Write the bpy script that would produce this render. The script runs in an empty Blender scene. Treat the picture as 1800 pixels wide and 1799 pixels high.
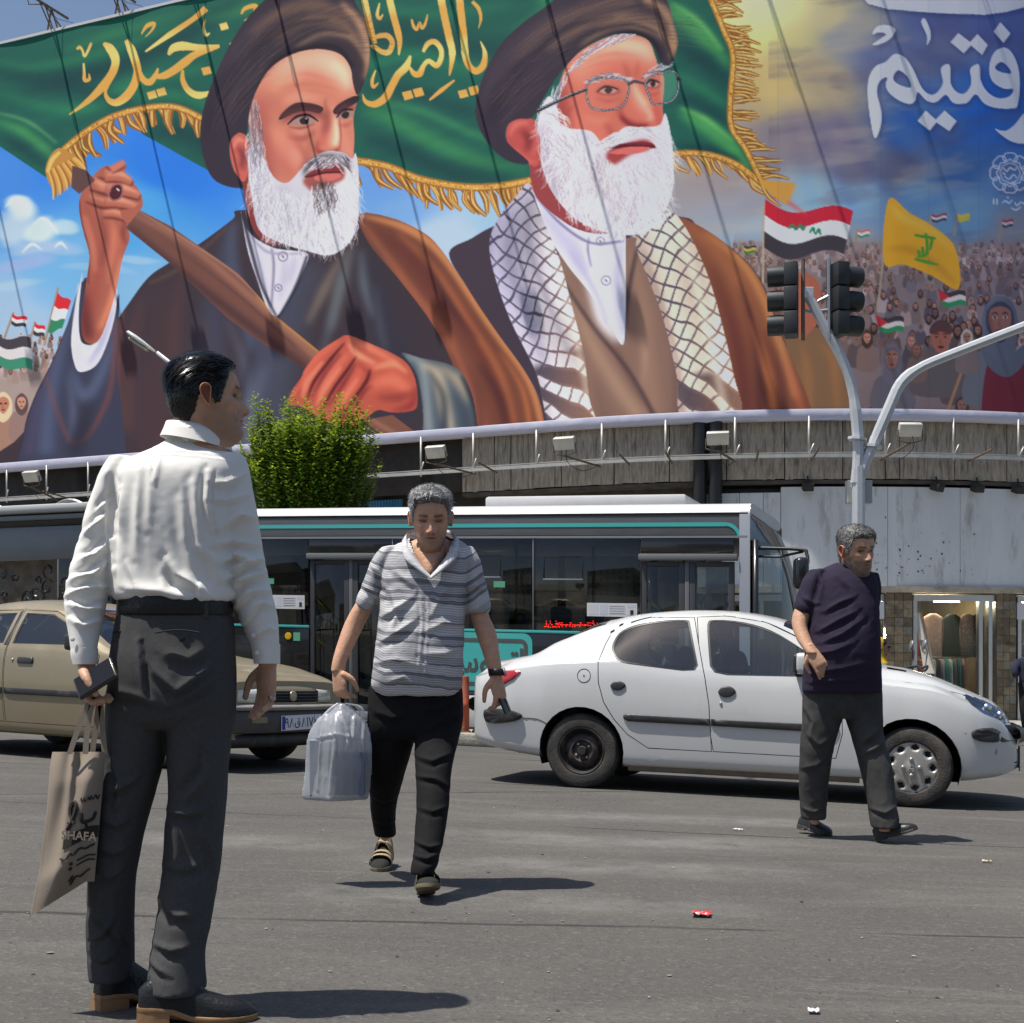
import bpy,bmesh,math,random
import numpy as np
from mathutils import Vector,Matrix
R=math.radians
random.seed(7)
RNG=np.random.default_rng(11)
scene=bpy.context.scene
COL=scene.collection

# ------------------------------------------------------------------ camera
F,YH,HC=2400.0,1172.0,0.95 # focal length, horizon row (1800 px frame), eye height
cam_data=bpy.data.cameras.new('camera')
cam=bpy.data.objects.new('camera',cam_data)
COL.objects.link(cam)
cam.location=(0,0,HC)
cam.rotation_euler=(R(90),0,0)
cam_data.sensor_width=36.0
cam_data.lens=36.0*F/1800.0
cam_data.shift_y=(YH-899.5)/1800.0
cam_data.clip_start=0.1
cam_data.clip_end=3000
scene.camera=cam

# ------------------------------------------------------------------ sky and sun
SUN_EL,SUN_AZ=R(69.5),R(19) # light travels towards +x and a little towards +y
world=bpy.data.worlds.new('World')
scene.world=world
world.use_nodes=True
wn=world.node_tree
bg=wn.nodes['Background']
sky=wn.nodes.new('ShaderNodeTexSky')
sky.sky_type='NISHITA'
sky.sun_disc=False
sky.sun_elevation=SUN_EL
sky.air_density=1.0
sky.dust_density=1.5
sky.ozone_density=1.2
LDIR=Vector((math.cos(SUN_EL)*math.cos(SUN_AZ),math.cos(SUN_EL)*math.sin(SUN_AZ),-math.sin(SUN_EL)))
sky.sun_rotation=math.atan2(-LDIR.x,-LDIR.y)
wn.links.new(sky.outputs[0],bg.inputs[0])
bg.inputs[1].default_value=0.095
sun_data=bpy.data.lights.new('sun','SUN')
sun_data.energy=5.0
sun_data.angle=R(0.53)
sun_data.color=(1.0,0.955,0.88)
sun=bpy.data.objects.new('sun',sun_data)
COL.objects.link(sun)
sun.rotation_euler=LDIR.to_track_quat('-Z','Y').to_euler()
sun.location=(-20,-8,40)
scene.view_settings.view_transform='Standard'
scene.view_settings.look='None'
scene.view_settings.exposure=0.27
scene.view_settings.gamma=1.0
scene.cycles.max_bounces=8
scene.cycles.transparent_max_bounces=16
scene.cycles.use_denoising=True

# ------------------------------------------------------------------ helpers
def P(px,py,d):
    return Vector(((px-900.0)/F*d,d,HC+(YH-py)/F*d))
SLOPE=0.032 # the street falls gently to the right
def gz(x):return -SLOPE*x
def gd(px,py,h=0.0):
    """depth of a point that stands h above the sloping road"""
    return F*(HC-h)/((py-YH)-SLOPE*(px-900.0))
def shear(o):
    """lay an object that was built on level ground onto the sloping road"""
    me=o.data;n=len(me.vertices);c=np.empty(n*3,np.float32);me.vertices.foreach_get('co',c);c=c.reshape(-1,3)
    c[:,2]-=SLOPE*(c[:,0]+o.location.x);me.vertices.foreach_set('co',c.ravel());me.update();return o
def XW(px,d):return (px-900.0)/F*d
def ZW(py,d):return HC+(YH-py)/F*d
def s2l(c):
    c=np.asarray(c,float)/255.0
    return np.where(c<=0.04045,c/12.92,((c+0.055)/1.055)**2.4)
def rgb(r,g,b):
    v=s2l((r,g,b));return (float(v[0]),float(v[1]),float(v[2]))
def smooth(t):
    t=np.clip(t,0,1);return t*t*(3-2*t)

def _h(ix,iy,iz,seed):
    n=(ix.astype(np.int64)*374761393+iy.astype(np.int64)*668265263+iz.astype(np.int64)*2147483647+seed*1274126177)&0x7fffffff
    n=((n ^ (n >> 13))*1103515245)&0x7fffffff
    n=((n ^ (n >> 11))*12345677)&0x7fffffff
    return ((n ^ (n >> 15))&0xffff)/65535.0
def vnoise(x,y,z=None,seed=0):
    x=np.asarray(x,float);y=np.asarray(y,float)
    z=np.zeros_like(x) if z is None else np.asarray(z,float)
    ix,iy,iz=np.floor(x),np.floor(y),np.floor(z)
    fx,fy,fz=x-ix,y-iy,z-iz
    ux,uy,uz=fx*fx*(3-2*fx),fy*fy*(3-2*fy),fz*fz*(3-2*fz)
    def c(a,b,e):return _h(ix+a,iy+b,iz+e,seed)
    v=0
    for a in (0,1):
        for b in (0,1):
            for e in (0,1):
                w=(ux if a else 1-ux)*(uy if b else 1-uy)*(uz if e else 1-uz)
                v=v+w*c(a,b,e)
    return v*2-1
def fbm(x,y,z=None,seed=0,o=4):
    v=0;a=1.0;t=0;s=1.0
    for i in range(o):
        v=v+a*vnoise(np.asarray(x)*s,np.asarray(y)*s,None if z is None else np.asarray(z)*s,seed+i*17)
        t+=a;a*=0.5;s*=2.03
    return v/t
def catmull(pts,n=8,closed=False):
    p=np.asarray(pts,float);m=len(p);out=[]
    rng=range(m) if closed else range(m-1)
    for i in rng:
        if closed:
            a,b,c,d=p[(i-1)%m],p[i],p[(i+1)%m],p[(i+2)%m]
        else:
            a,b,c,d=p[max(i-1,0)],p[i],p[i+1],p[min(i+2,m-1)]
        for k in range(n):
            t=k/n
            out.append(0.5*((2*b)+(-a+c)*t+(2*a-5*b+4*c-d)*t*t+(-a+3*b-3*c+d)*t**3))
    if not closed:out.append(p[-1])
    return np.array(out)
def interp(xs,pts):
    """smooth monotone-ish interpolation of table pts [(x, v...)]"""
    a=np.asarray(pts,float)
    return np.stack([np.interp(xs,a[:,0],a[:,k]) for k in range(1,a.shape[1])],-1)

# ---- materials
MATS={}
def mat(name,base=(0.5,0.5,0.5),rough=0.6,metal=0.0,var=0.0,vscale=4.0,bump=0.0,bscale=60.0,coat=0.0,
        spec=0.5,attr=None,sss=0.0,emit=None,estr=1.0,dirt=None,dscale=2.0,dlo=0.5,dhi=0.7,stretch=(1,1,1),
        sheen=0.0,alpha=None,trans=0.0,ior=1.45,rvar=0.0,bdist=0.02):
    if name in MATS:return MATS[name]
    m=bpy.data.materials.new(name);m.use_nodes=True
    nt=m.node_tree;N=nt.nodes;L=nt.links
    b=N['Principled BSDF']
    b.inputs['Roughness'].default_value=rough
    b.inputs['Metallic'].default_value=metal
    b.inputs['Specular IOR Level'].default_value=spec
    b.inputs['Coat Weight'].default_value=coat
    b.inputs['Coat Roughness'].default_value=0.06
    b.inputs['IOR'].default_value=ior
    if sheen:b.inputs['Sheen Weight'].default_value=sheen
    if trans:b.inputs['Transmission Weight'].default_value=trans
    if alpha is not None:b.inputs['Alpha'].default_value=alpha
    if sss:
        b.inputs['Subsurface Weight'].default_value=sss
        b.inputs['Subsurface Radius'].default_value=(0.012,0.005,0.003)
        b.inputs['Subsurface Scale'].default_value=0.5
    tc=N.new('ShaderNodeTexCoord')
    mp=N.new('ShaderNodeMapping');mp.inputs['Scale'].default_value=stretch
    L.new(tc.outputs['Object'],mp.inputs['Vector'])
    col=None
    if attr:
        a=N.new('ShaderNodeAttribute');a.attribute_name=attr
        col=a.outputs['Color']
    else:
        r=N.new('ShaderNodeRGB');r.outputs[0].default_value=(*base,1);col=r.outputs[0]
    if var:
        n=N.new('ShaderNodeTexNoise');n.inputs['Scale'].default_value=vscale;n.inputs['Detail'].default_value=8
        n.inputs['Roughness'].default_value=0.6
        L.new(mp.outputs[0],n.inputs['Vector'])
        mr=N.new('ShaderNodeMapRange');mr.inputs[1].default_value=0.25;mr.inputs[2].default_value=0.75
        mr.inputs[3].default_value=1-var;mr.inputs[4].default_value=1+var
        L.new(n.outputs[0],mr.inputs[0])
        h=N.new('ShaderNodeMix');h.data_type='RGBA';h.blend_type='MULTIPLY';h.inputs[0].default_value=1
        L.new(col,h.inputs[6]);L.new(mr.outputs[0],h.inputs[7]);col=h.outputs[2]
    if dirt:
        n2=N.new('ShaderNodeTexNoise');n2.inputs['Scale'].default_value=dscale;n2.inputs['Detail'].default_value=9
        n2.inputs['Roughness'].default_value=0.7
        L.new(mp.outputs[0],n2.inputs['Vector'])
        m2=N.new('ShaderNodeMapRange');m2.inputs[1].default_value=dlo;m2.inputs[2].default_value=dhi
        L.new(n2.outputs[0],m2.inputs[0])
        mx=N.new('ShaderNodeMix');mx.data_type='RGBA'
        L.new(m2.outputs[0],mx.inputs[0]);L.new(col,mx.inputs[6]);mx.inputs[7].default_value=(*dirt,1)
        col=mx.outputs[2]
        if rvar:
            m3=N.new('ShaderNodeMapRange');m3.inputs[3].default_value=rough;m3.inputs[4].default_value=min(1,rough+rvar)
            L.new(m2.outputs[0],m3.inputs[0]);L.new(m3.outputs[0],b.inputs['Roughness'])
    L.new(col,b.inputs['Base Color'])
    if bump:
        n3=N.new('ShaderNodeTexNoise');n3.inputs['Scale'].default_value=bscale;n3.inputs['Detail'].default_value=5
        L.new(mp.outputs[0],n3.inputs['Vector'])
        bp=N.new('ShaderNodeBump');bp.inputs['Strength'].default_value=bump;bp.inputs['Distance'].default_value=bdist
        L.new(n3.outputs[0],bp.inputs['Height']);L.new(bp.outputs[0],b.inputs['Normal'])
    if emit:
        b.inputs['Emission Color'].default_value=(*emit,1);b.inputs['Emission Strength'].default_value=estr
    MATS[name]=m
    return m

# ---- mesh collection
class MB:
    def __init__(s):s.v=[];s.f=[];s.c=[]
    def add(s,verts,faces,col=None):
        o=len(s.v)
        s.v+=[tuple(map(float,v)) for v in verts]
        s.f+=[tuple(i+o for i in f) for f in faces]
        if col is not None:s.c+=[col]*len(verts)
        return s
    def quad(s,a,b,c,d,col=None):return s.add([a,b,c,d],[(0,1,2,3)],col)
    def poly(s,pts,col=None):return s.add(pts,[tuple(range(len(pts)))],col)
    def box(s,lo,hi,M=None,col=None):
        x0,y0,z0=lo;x1,y1,z1=hi
        v=[Vector(p) for p in ((x0,y0,z0),(x1,y0,z0),(x1,y1,z0),(x0,y1,z0),(x0,y0,z1),(x1,y0,z1),(x1,y1,z1),(x0,y1,z1))]
        if M is not None:v=[M@p for p in v]
        return s.add(v,[(3,2,1,0),(4,5,6,7),(0,1,5,4),(1,2,6,5),(2,3,7,6),(3,0,4,7)],col)
    def bbox(s,lo,hi,r=0.01,M=None,col=None,seg=2):
        """box with rounded edges"""
        bm=bmesh.new();bmesh.ops.create_cube(bm,size=1)
        c=[(lo[i]+hi[i])/2 for i in range(3)];d=[hi[i]-lo[i] for i in range(3)]
        for v in bm.verts:v.co=Vector((c[0]+v.co.x*d[0],c[1]+v.co.y*d[1],c[2]+v.co.z*d[2]))
        bmesh.ops.bevel(bm,geom=bm.edges[:],offset=min(r,min(d)*0.45),segments=seg,profile=0.5,affect='EDGES')
        return s.bm(bm,M,col)
    def bm(s,bm,M=None,col=None):
        bm.verts.index_update()
        v=[(M@q.co) if M is not None else q.co.copy() for q in bm.verts]
        f=[[q.index for q in g.verts] for g in bm.faces];bm.free()
        return s.add(v,f,col)
    def rings(s,rings,cap=True,closed=True,col=None):
        o=len(s.v);n=len(rings[0]);m=len(rings)
        for r in rings:s.v+=[tuple(map(float,p)) for p in r]
        if col is not None:s.c+=[col]*(n*m)
        for i in range(m-1):
            for j in range(n if closed else n-1):
                a,b=o+i*n+j,o+i*n+(j+1)%n
                s.f.append((a,b,b+n,a+n))
        if cap and closed:
            s.f.append(tuple(o+j for j in range(n))[::-1]);s.f.append(tuple(o+(m-1)*n+j for j in range(n)))
        return s
    def tube(s,pts,r,n=10,cap=True,col=None,up=None):
        pts=[Vector(p) for p in pts];m=len(pts)
        rr=r if hasattr(r,'__len__') else [r]*m
        rings=[];u=None
        for i in range(m):
            t=(pts[min(i+1,m-1)]-pts[max(i-1,0)]).normalized()
            if u is None:
                u=t.orthogonal().normalized() if up is None else Vector(up)
            u=(u-t*u.dot(t));u=u.normalized() if u.length>1e-6 else t.orthogonal().normalized()
            w=t.cross(u)
            rings.append([pts[i]+(u*math.cos(2*math.pi*k/n)+w*math.sin(2*math.pi*k/n))*rr[i] for k in range(n)])
        return s.rings(rings,cap,True,col)
    def lathe(s,prof,M=None,n=24,col=None,ang=2*math.pi):
        """profile [(r, h)] turned round local z"""
        rings=[]
        for r,h in prof:
            rg=[Vector((max(r,1e-5)*math.cos(ang*k/n),max(r,1e-5)*math.sin(ang*k/n),h)) for k in range(n)]
            rings.append([M@p for p in rg] if M is not None else rg)
        return s.rings(rings,True,True,col)
    def prism(s,poly,a,b,col=None):
        """extrude a list of 3-D points by vector b-a"""
        n=len(poly);o=len(s.v);dv=Vector(b)-Vector(a)
        s.v+=[tuple(Vector(p)) for p in poly]+[tuple(Vector(p)+dv) for p in poly]
        if col is not None:s.c+=[col]*(2*n)
        s.f.append(tuple(o+k for k in range(n))[::-1]);s.f.append(tuple(o+n+k for k in range(n)))
        for k in range(n):
            s.f.append((o+k,o+(k+1)%n,o+n+(k+1)%n,o+n+k))
        return s
    def build(s,name,m,parent=None,smooth_=False,angle=None,fixn=True):
        me=bpy.data.meshes.new(name)
        me.from_pydata(s.v,[],s.f)
        if fixn:
            bm=bmesh.new();bm.from_mesh(me);bmesh.ops.recalc_face_normals(bm,faces=bm.faces[:]);bm.to_mesh(me);bm.free()
        if s.c and len(s.c)==len(s.v):
            at=me.color_attributes.new('Col','FLOAT_COLOR','POINT')
            at.data.foreach_set('color',np.array([(c[0],c[1],c[2],1.0) for c in s.c],np.float32).ravel())
        return link(name,me,m,parent,smooth_,angle)

def link(name,me,m,parent=None,smooth_=False,angle=None):
    o=bpy.data.objects.new(name,me)
    COL.objects.link(o)
    if m is not None:
        for q in (m if isinstance(m,(list,tuple)) else [m]):me.materials.append(q)
    if smooth_:
        me.polygons.foreach_set('use_smooth',[True]*len(me.polygons))
        if angle is not None:me.set_sharp_from_angle(angle=R(angle))
    if parent is not None:
        o.parent=parent
        o.matrix_parent_inverse=parent.matrix_basis.inverted()
    return o
def np_mesh(name,V,Fq,m,parent=None,col=None,smooth_=True,attrs=None):
    me=bpy.data.meshes.new(name)
    V=np.asarray(V,np.float32);Fq=np.asarray(Fq,np.int32)
    me.vertices.add(len(V));me.vertices.foreach_set('co',V.ravel())
    k=Fq.shape[1]
    me.loops.add(Fq.size);me.loops.foreach_set('vertex_index',Fq.ravel())
    me.polygons.add(len(Fq));me.polygons.foreach_set('loop_start',np.arange(0,Fq.size,k,dtype=np.int32))
    me.update(calc_edges=True)
    if col is not None:
        at=me.color_attributes.new('Col','FLOAT_COLOR','POINT')
        c4=np.ones((len(V),4),np.float32);c4[:,:3]=col
        at.data.foreach_set('color',c4.ravel())
    for nm,arr in (attrs or {}).items():
        a=me.attributes.new(nm,'FLOAT','POINT');a.data.foreach_set('value',np.asarray(arr,np.float32))
    return link(name,me,m,parent,smooth_)
def grid_faces(nu,nv,wrap=False):
    i,j=np.meshgrid(np.arange(nu-1),np.arange(nv if wrap else nv-1),indexing='ij')
    a=i*nv+j;b=i*nv+(j+1)%nv
    return np.stack([a,b,b+nv,a+nv],-1).reshape(-1,4)
def thing(name,label,cat,loc=(0,0,0),rz=0.0,group=None):
    o=bpy.data.objects.new(name,None);COL.objects.link(o)
    o.location=loc;o.rotation_euler=(0,0,rz);o.empty_display_size=0.2
    o['label']=label;o['category']=cat
    if group:o['group']=group
    bpy.context.view_layer.update()
    return o
def tag(o,label,cat,group=None):
    o['label']=label;o['category']=cat
    if group:o['group']=group
    return o
def struct(o,kind='structure'):
    o['kind']=kind;return o
# ------------------------------------------------------------------ ground
def asphalt_material():
    m=bpy.data.materials.new('asphalt');m.use_nodes=True
    nt=m.node_tree;N=nt.nodes;L=nt.links;b=N['Principled BSDF']
    tc=N.new('ShaderNodeTexCoord')
    def noise(scale,detail=6,rough=0.6,st=(1,1,1),rot=0.0,dist=0.0):
        mp=N.new('ShaderNodeMapping');mp.inputs['Scale'].default_value=st;mp.inputs['Rotation'].default_value=(0,0,rot)
        L.new(tc.outputs['Object'],mp.inputs[0])
        n=N.new('ShaderNodeTexNoise');n.inputs['Scale'].default_value=scale;n.inputs['Detail'].default_value=detail
        n.inputs['Roughness'].default_value=rough;n.inputs['Distortion'].default_value=dist
        L.new(mp.outputs[0],n.inputs['Vector']);return n.outputs[0]
    def mr(x,a,b_,c,d):
        q=N.new('ShaderNodeMapRange');q.inputs[1].default_value=a;q.inputs[2].default_value=b_
        q.inputs[3].default_value=c;q.inputs[4].default_value=d;L.new(x,q.inputs[0]);return q.outputs[0]
    def mix(fac,a,c,mode='MIX'):
        q=N.new('ShaderNodeMix');q.data_type='RGBA';q.blend_type=mode
        for s,v in ((0,fac),(6,a),(7,c)):
            if isinstance(v,(tuple,float,int)):
                q.inputs[s].default_value=v if s==0 else (*v,1)
            else:L.new(v,q.inputs[s])
        return q.outputs[2]
    col=mix(mr(noise(0.55,5),0.3,0.7,0,1),(0.073,0.070,0.066),(0.096,0.090,0.081))
    # pale dusty wear running along the traffic direction
    w1=mr(noise(1.0,7,0.65,(0.5,1.6,1),R(14),1.2),0.50,0.78,0,1)
    col=mix(w1,col,(0.125,0.118,0.107))
    w2=mr(noise(1.7,8,0.7,(0.3,1.9,1),R(8),1.0),0.58,0.80,0,0.8)
    col=mix(w2,col,(0.175,0.166,0.15))
    # dark polished tyre bands
    w3=mr(noise(1.2,5,0.55,(0.12,1.5,1),R(9)),0.58,0.75,0,0.5)
    col=mix(w3,col,(0.05,0.05,0.052))
    # aggregate: pale and dark stones
    vo=N.new('ShaderNodeTexVoronoi');vo.inputs['Scale'].default_value=75;L.new(tc.outputs['Object'],vo.inputs['Vector'])
    sep=N.new('ShaderNodeSeparateColor');L.new(vo.outputs['Color'],sep.inputs[0])
    col=mix(mr(sep.outputs[0],0.80,1.0,0,0.30),col,(0.21,0.197,0.178))
    col=mix(mr(sep.outputs[1],0.72,1.0,0,0.35),col,(0.035,0.035,0.036))
    fine=noise(210,3,0.7)
    col=mix(1.0,col,mix(mr(fine,0.3,0.7,0,1),(0.80,0.80,0.80),(1.19,1.185,1.18)),'MULTIPLY')
    # hairline cracks
    mp=N.new('ShaderNodeMapping');mp.inputs['Scale'].default_value=(0.32,0.95,1);mp.inputs['Rotation'].default_value=(0,0,R(-8))
    L.new(tc.outputs['Object'],mp.inputs[0])
    dn=N.new('ShaderNodeTexNoise');dn.inputs['Scale'].default_value=3;dn.inputs['Detail'].default_value=8;L.new(mp.outputs[0],dn.inputs['Vector'])
    va=N.new('ShaderNodeMix');va.data_type='VECTOR';va.inputs[0].default_value=0.14
    L.new(mp.outputs[0],va.inputs[4]);L.new(dn.outputs[1],va.inputs[5])
    cr=N.new('ShaderNodeTexVoronoi');cr.feature='DISTANCE_TO_EDGE';cr.inputs['Scale'].default_value=0.42
    L.new(va.outputs[1],cr.inputs['Vector'])
    ck=mr(cr.outputs['Distance'],0.0,0.0075,1,0)
    cm=N.new('ShaderNodeMath');cm.operation='MULTIPLY';L.new(ck,cm.inputs[0]);L.new(mr(noise(0.7,3),0.36,0.5,0,0.95),cm.inputs[1])
    col=mix(cm.outputs[0],col,(0.02,0.02,0.021))
    # last traces of a painted crossing
    sp=N.new('ShaderNodeSeparateXYZ');L.new(tc.outputs['Object'],sp.inputs[0])
    wear=mr(noise(2.6,9,0.75,(1,1,1)),0.36,0.70,0,0.5)
    def mul(a,b_):
        q=N.new('ShaderNodeMath');q.operation='MULTIPLY';L.new(a,q.inputs[0]);L.new(b_,q.inputs[1]);return q.outputs[0]
    for (x0,x1,y0,y1) in ((-0.3,1.5,7.35,7.8),(-0.6,1.15,6.35,6.75),(0.1,1.9,8.6,9.0),(-2.2,-0.9,6.9,7.25),(-0.9,0.8,5.4,5.7)):
        k=mul(mul(mr(sp.outputs[0],x0-.3,x0+.2,0,1),mr(sp.outputs[0],x1-.2,x1+.4,1,0)),mul(mr(sp.outputs[1],y0-.16,y0+.12,0,1),mr(sp.outputs[1],y1-.12,y1+.16,1,0)))
        col=mix(mul(k,wear),col,(0.26,0.255,0.24))
    # old oil stains
    st=mr(noise(3.1,6,0.6,(0.7,1,1)),0.68,0.78,0,0.55)
    col=mix(st,col,(0.03,0.029,0.028))
    L.new(col,b.inputs['Base Color'])
    L.new(mr(w3,0,0.6,0.86,0.55),b.inputs['Roughness'])
    b.inputs['Specular IOR Level'].default_value=0.35
    bp=N.new('ShaderNodeBump');bp.inputs['Strength'].default_value=0.5;bp.inputs['Distance'].default_value=0.006
    ad=N.new('ShaderNodeMath');ad.operation='ADD';L.new(fine,ad.inputs[0]);L.new(vo.outputs['Distance'],ad.inputs[1])
    L.new(ad.outputs[0],bp.inputs['Height']);L.new(bp.outputs[0],b.inputs['Normal'])
    return m
ground=MB().quad((-600,-300,gz(-600)),(600,-300,gz(600)),(600,900,gz(600)),(-600,900,gz(-600))).build('road',asphalt_material())
struct(ground)

M_kerb=mat('kerb_stone',(0.34,0.32,0.27),0.85,var=0.22,vscale=5,bump=0.4,bscale=40,dirt=(0.12,0.11,0.09),dscale=3)
M_pave=mat('paving',(0.33,0.32,0.29),0.85,var=0.15,vscale=3,bump=0.3,bscale=50,dirt=(0.14,0.13,0.12),dscale=1.5)
# frame of the bus lane: origin on the kerb side of the bus, e along it, n away from the street
BO=Vector((-0.53,18.0));BE=Vector((0.94,-0.3412)).normalized();BN=Vector((-BE.y,BE.x))
BM=Matrix(((BE.x,BN.x,0,BO.x),(BE.y,BN.y,0,BO.y),(0,0,1,0),(0,0,0,1)))
# raised separator strip in front of the bus lane, edged with kerb stones
med=shear(MB().box((-12,-1.62,0.002),(3.2,-0.98,0.125),BM).build('median',mat('median_soil',(0.20,0.165,0.12),0.95,var=0.3,vscale=6,bump=0.6,bscale=30)))
struct(med)
for i in range(15):
    for o_ in (-1.86,-0.98):
        M=BM@Matrix.Translation((-12+i*1.0+0.01,o_+random.uniform(-.006,.006),random.uniform(-0.006,0.006)))
        shear(MB().bbox((0,0,0.002),(0.98,0.24,0.15),0.025,M).build('kerb_stone',M_kerb,med,True,35))
# weeds on the median
def blade_clump(mb,x,y,z,n,h,spread):
    for _ in range(n):
        a=random.uniform(0,6.28);l=h*random.uniform(0.5,1.0);bx,by=x+random.gauss(0,spread),y+random.gauss(0,spread*0.5)
        dx,dy=math.cos(a)*l*0.5,math.sin(a)*l*0.5;w=0.012
        mb.add([(bx-w,by,z),(bx+w,by,z),(bx+dx*0.5+w*0.7,by+dy*0.5,z+l*0.7),(bx+dx*0.5-w*0.7,by+dy*0.5,z+l*0.7),(bx+dx,by+dy,z+l)],[(0,1,2,3),(3,2,4)])
wm=MB()
for i in range(70):
    q=BM@Vector((random.uniform(-7,1.2),random.uniform(-1.5,-1.1),0));blade_clump(wm,q.x,q.y,0.12,12,0.10,0.10)
wd=wm.build('weeds',mat('weed_leaf',(0.07,0.12,0.03),0.6,var=0.4,vscale=8));shear(wd);struct(wd,'stuff');tag(wd,'patchy green weeds growing on the raised median strip','weeds')

# ------------------------------------------------------------------ curved wall line of the corner building
WR,WC=15.5,Vector((7.5,45.8))
TH0=math.asin(6.2/WR)
W0=Vector((WC.x-WR*math.sin(TH0),WC.y-WR*math.cos(TH0)))
def wall(s,off=0.0):
    """point on the wall line at arc length s (0 where the straight part ends), off metres towards the street"""
    if s<=0:
        t=Vector((math.cos(TH0),-math.sin(TH0)));n=Vector((-math.sin(TH0),-math.cos(TH0)))
        p=W0+t*s
    else:
        a=-TH0+s/WR
        n=Vector((math.sin(a),-math.cos(a)));p=WC+n*WR
    return p+n*off
def wall_n(s):
    a=-TH0+(s/WR if s>0 else 0.0)
    return Vector((math.sin(a),-math.cos(a)))
def s_at(px,off=0.0):
    lo,hi=-40.0,22.0
    for _ in range(50):
        mid=(lo+hi)/2;p=wall(mid,off)
        if 900+F*p.x/p.y<px:lo=mid
        else:hi=mid
    return lo
def W3(s,off,z):
    p=wall(s,off);return Vector((p.x,p.y,z))
def wz(px,py,off=0.0):
    p=wall(s_at(px,off),off);return ZW(py,p.y)
def wall_block(mb,s0,s1,o0,o1,z0,z1,step=0.6,col=None):
    """curved box following the wall"""
    n=max(1,int(math.ceil((s1-s0)/step)))
    rings=[]
    for i in range(n+1):
        s=s0+(s1-s0)*i/n
        rings.append([W3(s,o0,z0),W3(s,o1,z0),W3(s,o1,z1),W3(s,o0,z1)])
    mb.rings(rings,True,True,col);return mb

bld=thing('corner_building','concrete corner building with curved white band, dark fascia and ground floor shops','building',W3(0,0,0))
def conc(name,base,st=(1,1,1),**k):return mat(name,base,0.9,var=0.35,vscale=6,bump=0.5,bscale=25,dscale=3.5,stretch=st,**k)
M_conc=conc('board_marked_concrete',(0.37,0.325,0.27),(3.5,3.5,0.5),dirt=(0.07,0.062,0.055),dlo=0.48,dhi=0.74)
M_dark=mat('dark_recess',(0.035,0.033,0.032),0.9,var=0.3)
M_dkbrown=mat('mottled_dark_brown',(0.075,0.066,0.056),0.9,var=0.5,vscale=3)  # mottled dark brown, shared by soffit, posts, cores and hidden wall
S_L,S_R=-26.0,19.0
# structural mass behind the print
wall_block(MB(),S_L,S_R,-0.45,-2.2,2.9,18.0,1.2).build('wall',M_dkbrown,bld)
wall_block(MB(),S_L,S_R,-0.42,-9.0,18.0,18.3,1.2).build('roof_slab',M_conc,bld)
# fascia: board-marked concrete panels with recessed joints
s_f0=s_at(812)
n_p=17;w_p=(S_R-s_f0)/n_p
fb=MB()
wall_block(MB(),S_L,S_R,-0.44,-0.1,5.16,6.42,0.8).build('joint_backing',M_dark,bld)
for i in range(n_p):
    a,b_=s_f0+i*w_p+0.012,s_f0+(i+1)*w_p-0.012
    n=9
    mb=MB()
    # each board of the formwork stands a little proud or back
    cuts=[a]+sorted(random.uniform(a+0.1,b_-0.1) for _ in range(7))+[b_]
    for c0,c1 in zip(cuts[:-1],cuts[1:]):
        if c1-c0>0.02:wall_block(mb,c0,c1,-0.1,random.uniform(-0.005,0.005),5.12+random.uniform(-.012,.012),6.46)
    mb.build('concrete_panel',M_conc,bld)
wall_block(MB(),s_f0,S_R,-0.45,-0.02,5.02,5.10).build('soffit',M_dkbrown,bld)
# white band: tall painted panels
M_white=mat('chalky_white_paint',(0.58,0.605,0.62),0.8,var=0.10,vscale=1.2,bump=0.15,bscale=20,dirt=(0.20,0.175,0.14),dscale=2.2,dlo=0.54,dhi=0.80,stretch=(1.6,1.6,0.35))
cutpx=[1225,1300,1342,1373,1562,1690,1830,1990]
wall_block(MB(),s_at(1225),S_R,-0.6,-0.2,2.72,4.93,0.8).build('band_backing',M_dark,bld)
for a,b_ in zip(cutpx[:-1],cutpx[1:]):
    wall_block(MB(),s_at(a)+0.006,min(s_at(b_)-0.006,S_R),-0.2,-0.06+random.uniform(-.008,.008),2.74,4.95-(0.12 if a<1373 else 0)).build('white_panel',M_white,bld)
wall_block(MB(),s_at(1225),S_R,-0.3,0.02,2.60,2.735).build('band_lip',mat('cream_trim',(0.40,0.35,0.27),0.8,var=0.2,dirt=(0.12,.1,.08)),bld)
# bullet-like pock marks and rust holes in the white band
pk=MB()
for _ in range(46):
    s=random.uniform(s_at(1540),s_at(1720));z=2.95+abs(random.gauss(0,0.5))
    if z>4.7:continue
    r=random.uniform(0.006,0.02);c=W3(s,-0.045,z);n=wall_n(s);t=Vector((-n.y,n.x,0))
    pk.poly([c+t*(r*math.cos(k))+Vector((0,0,1))*(r*random.uniform(0.8,1.6)*math.sin(k)) for k in np.linspace(0,5.6,8)])
pkb=pk.build('pock_marks',M_dark,bld);pkb['kind']='stuff'

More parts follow.
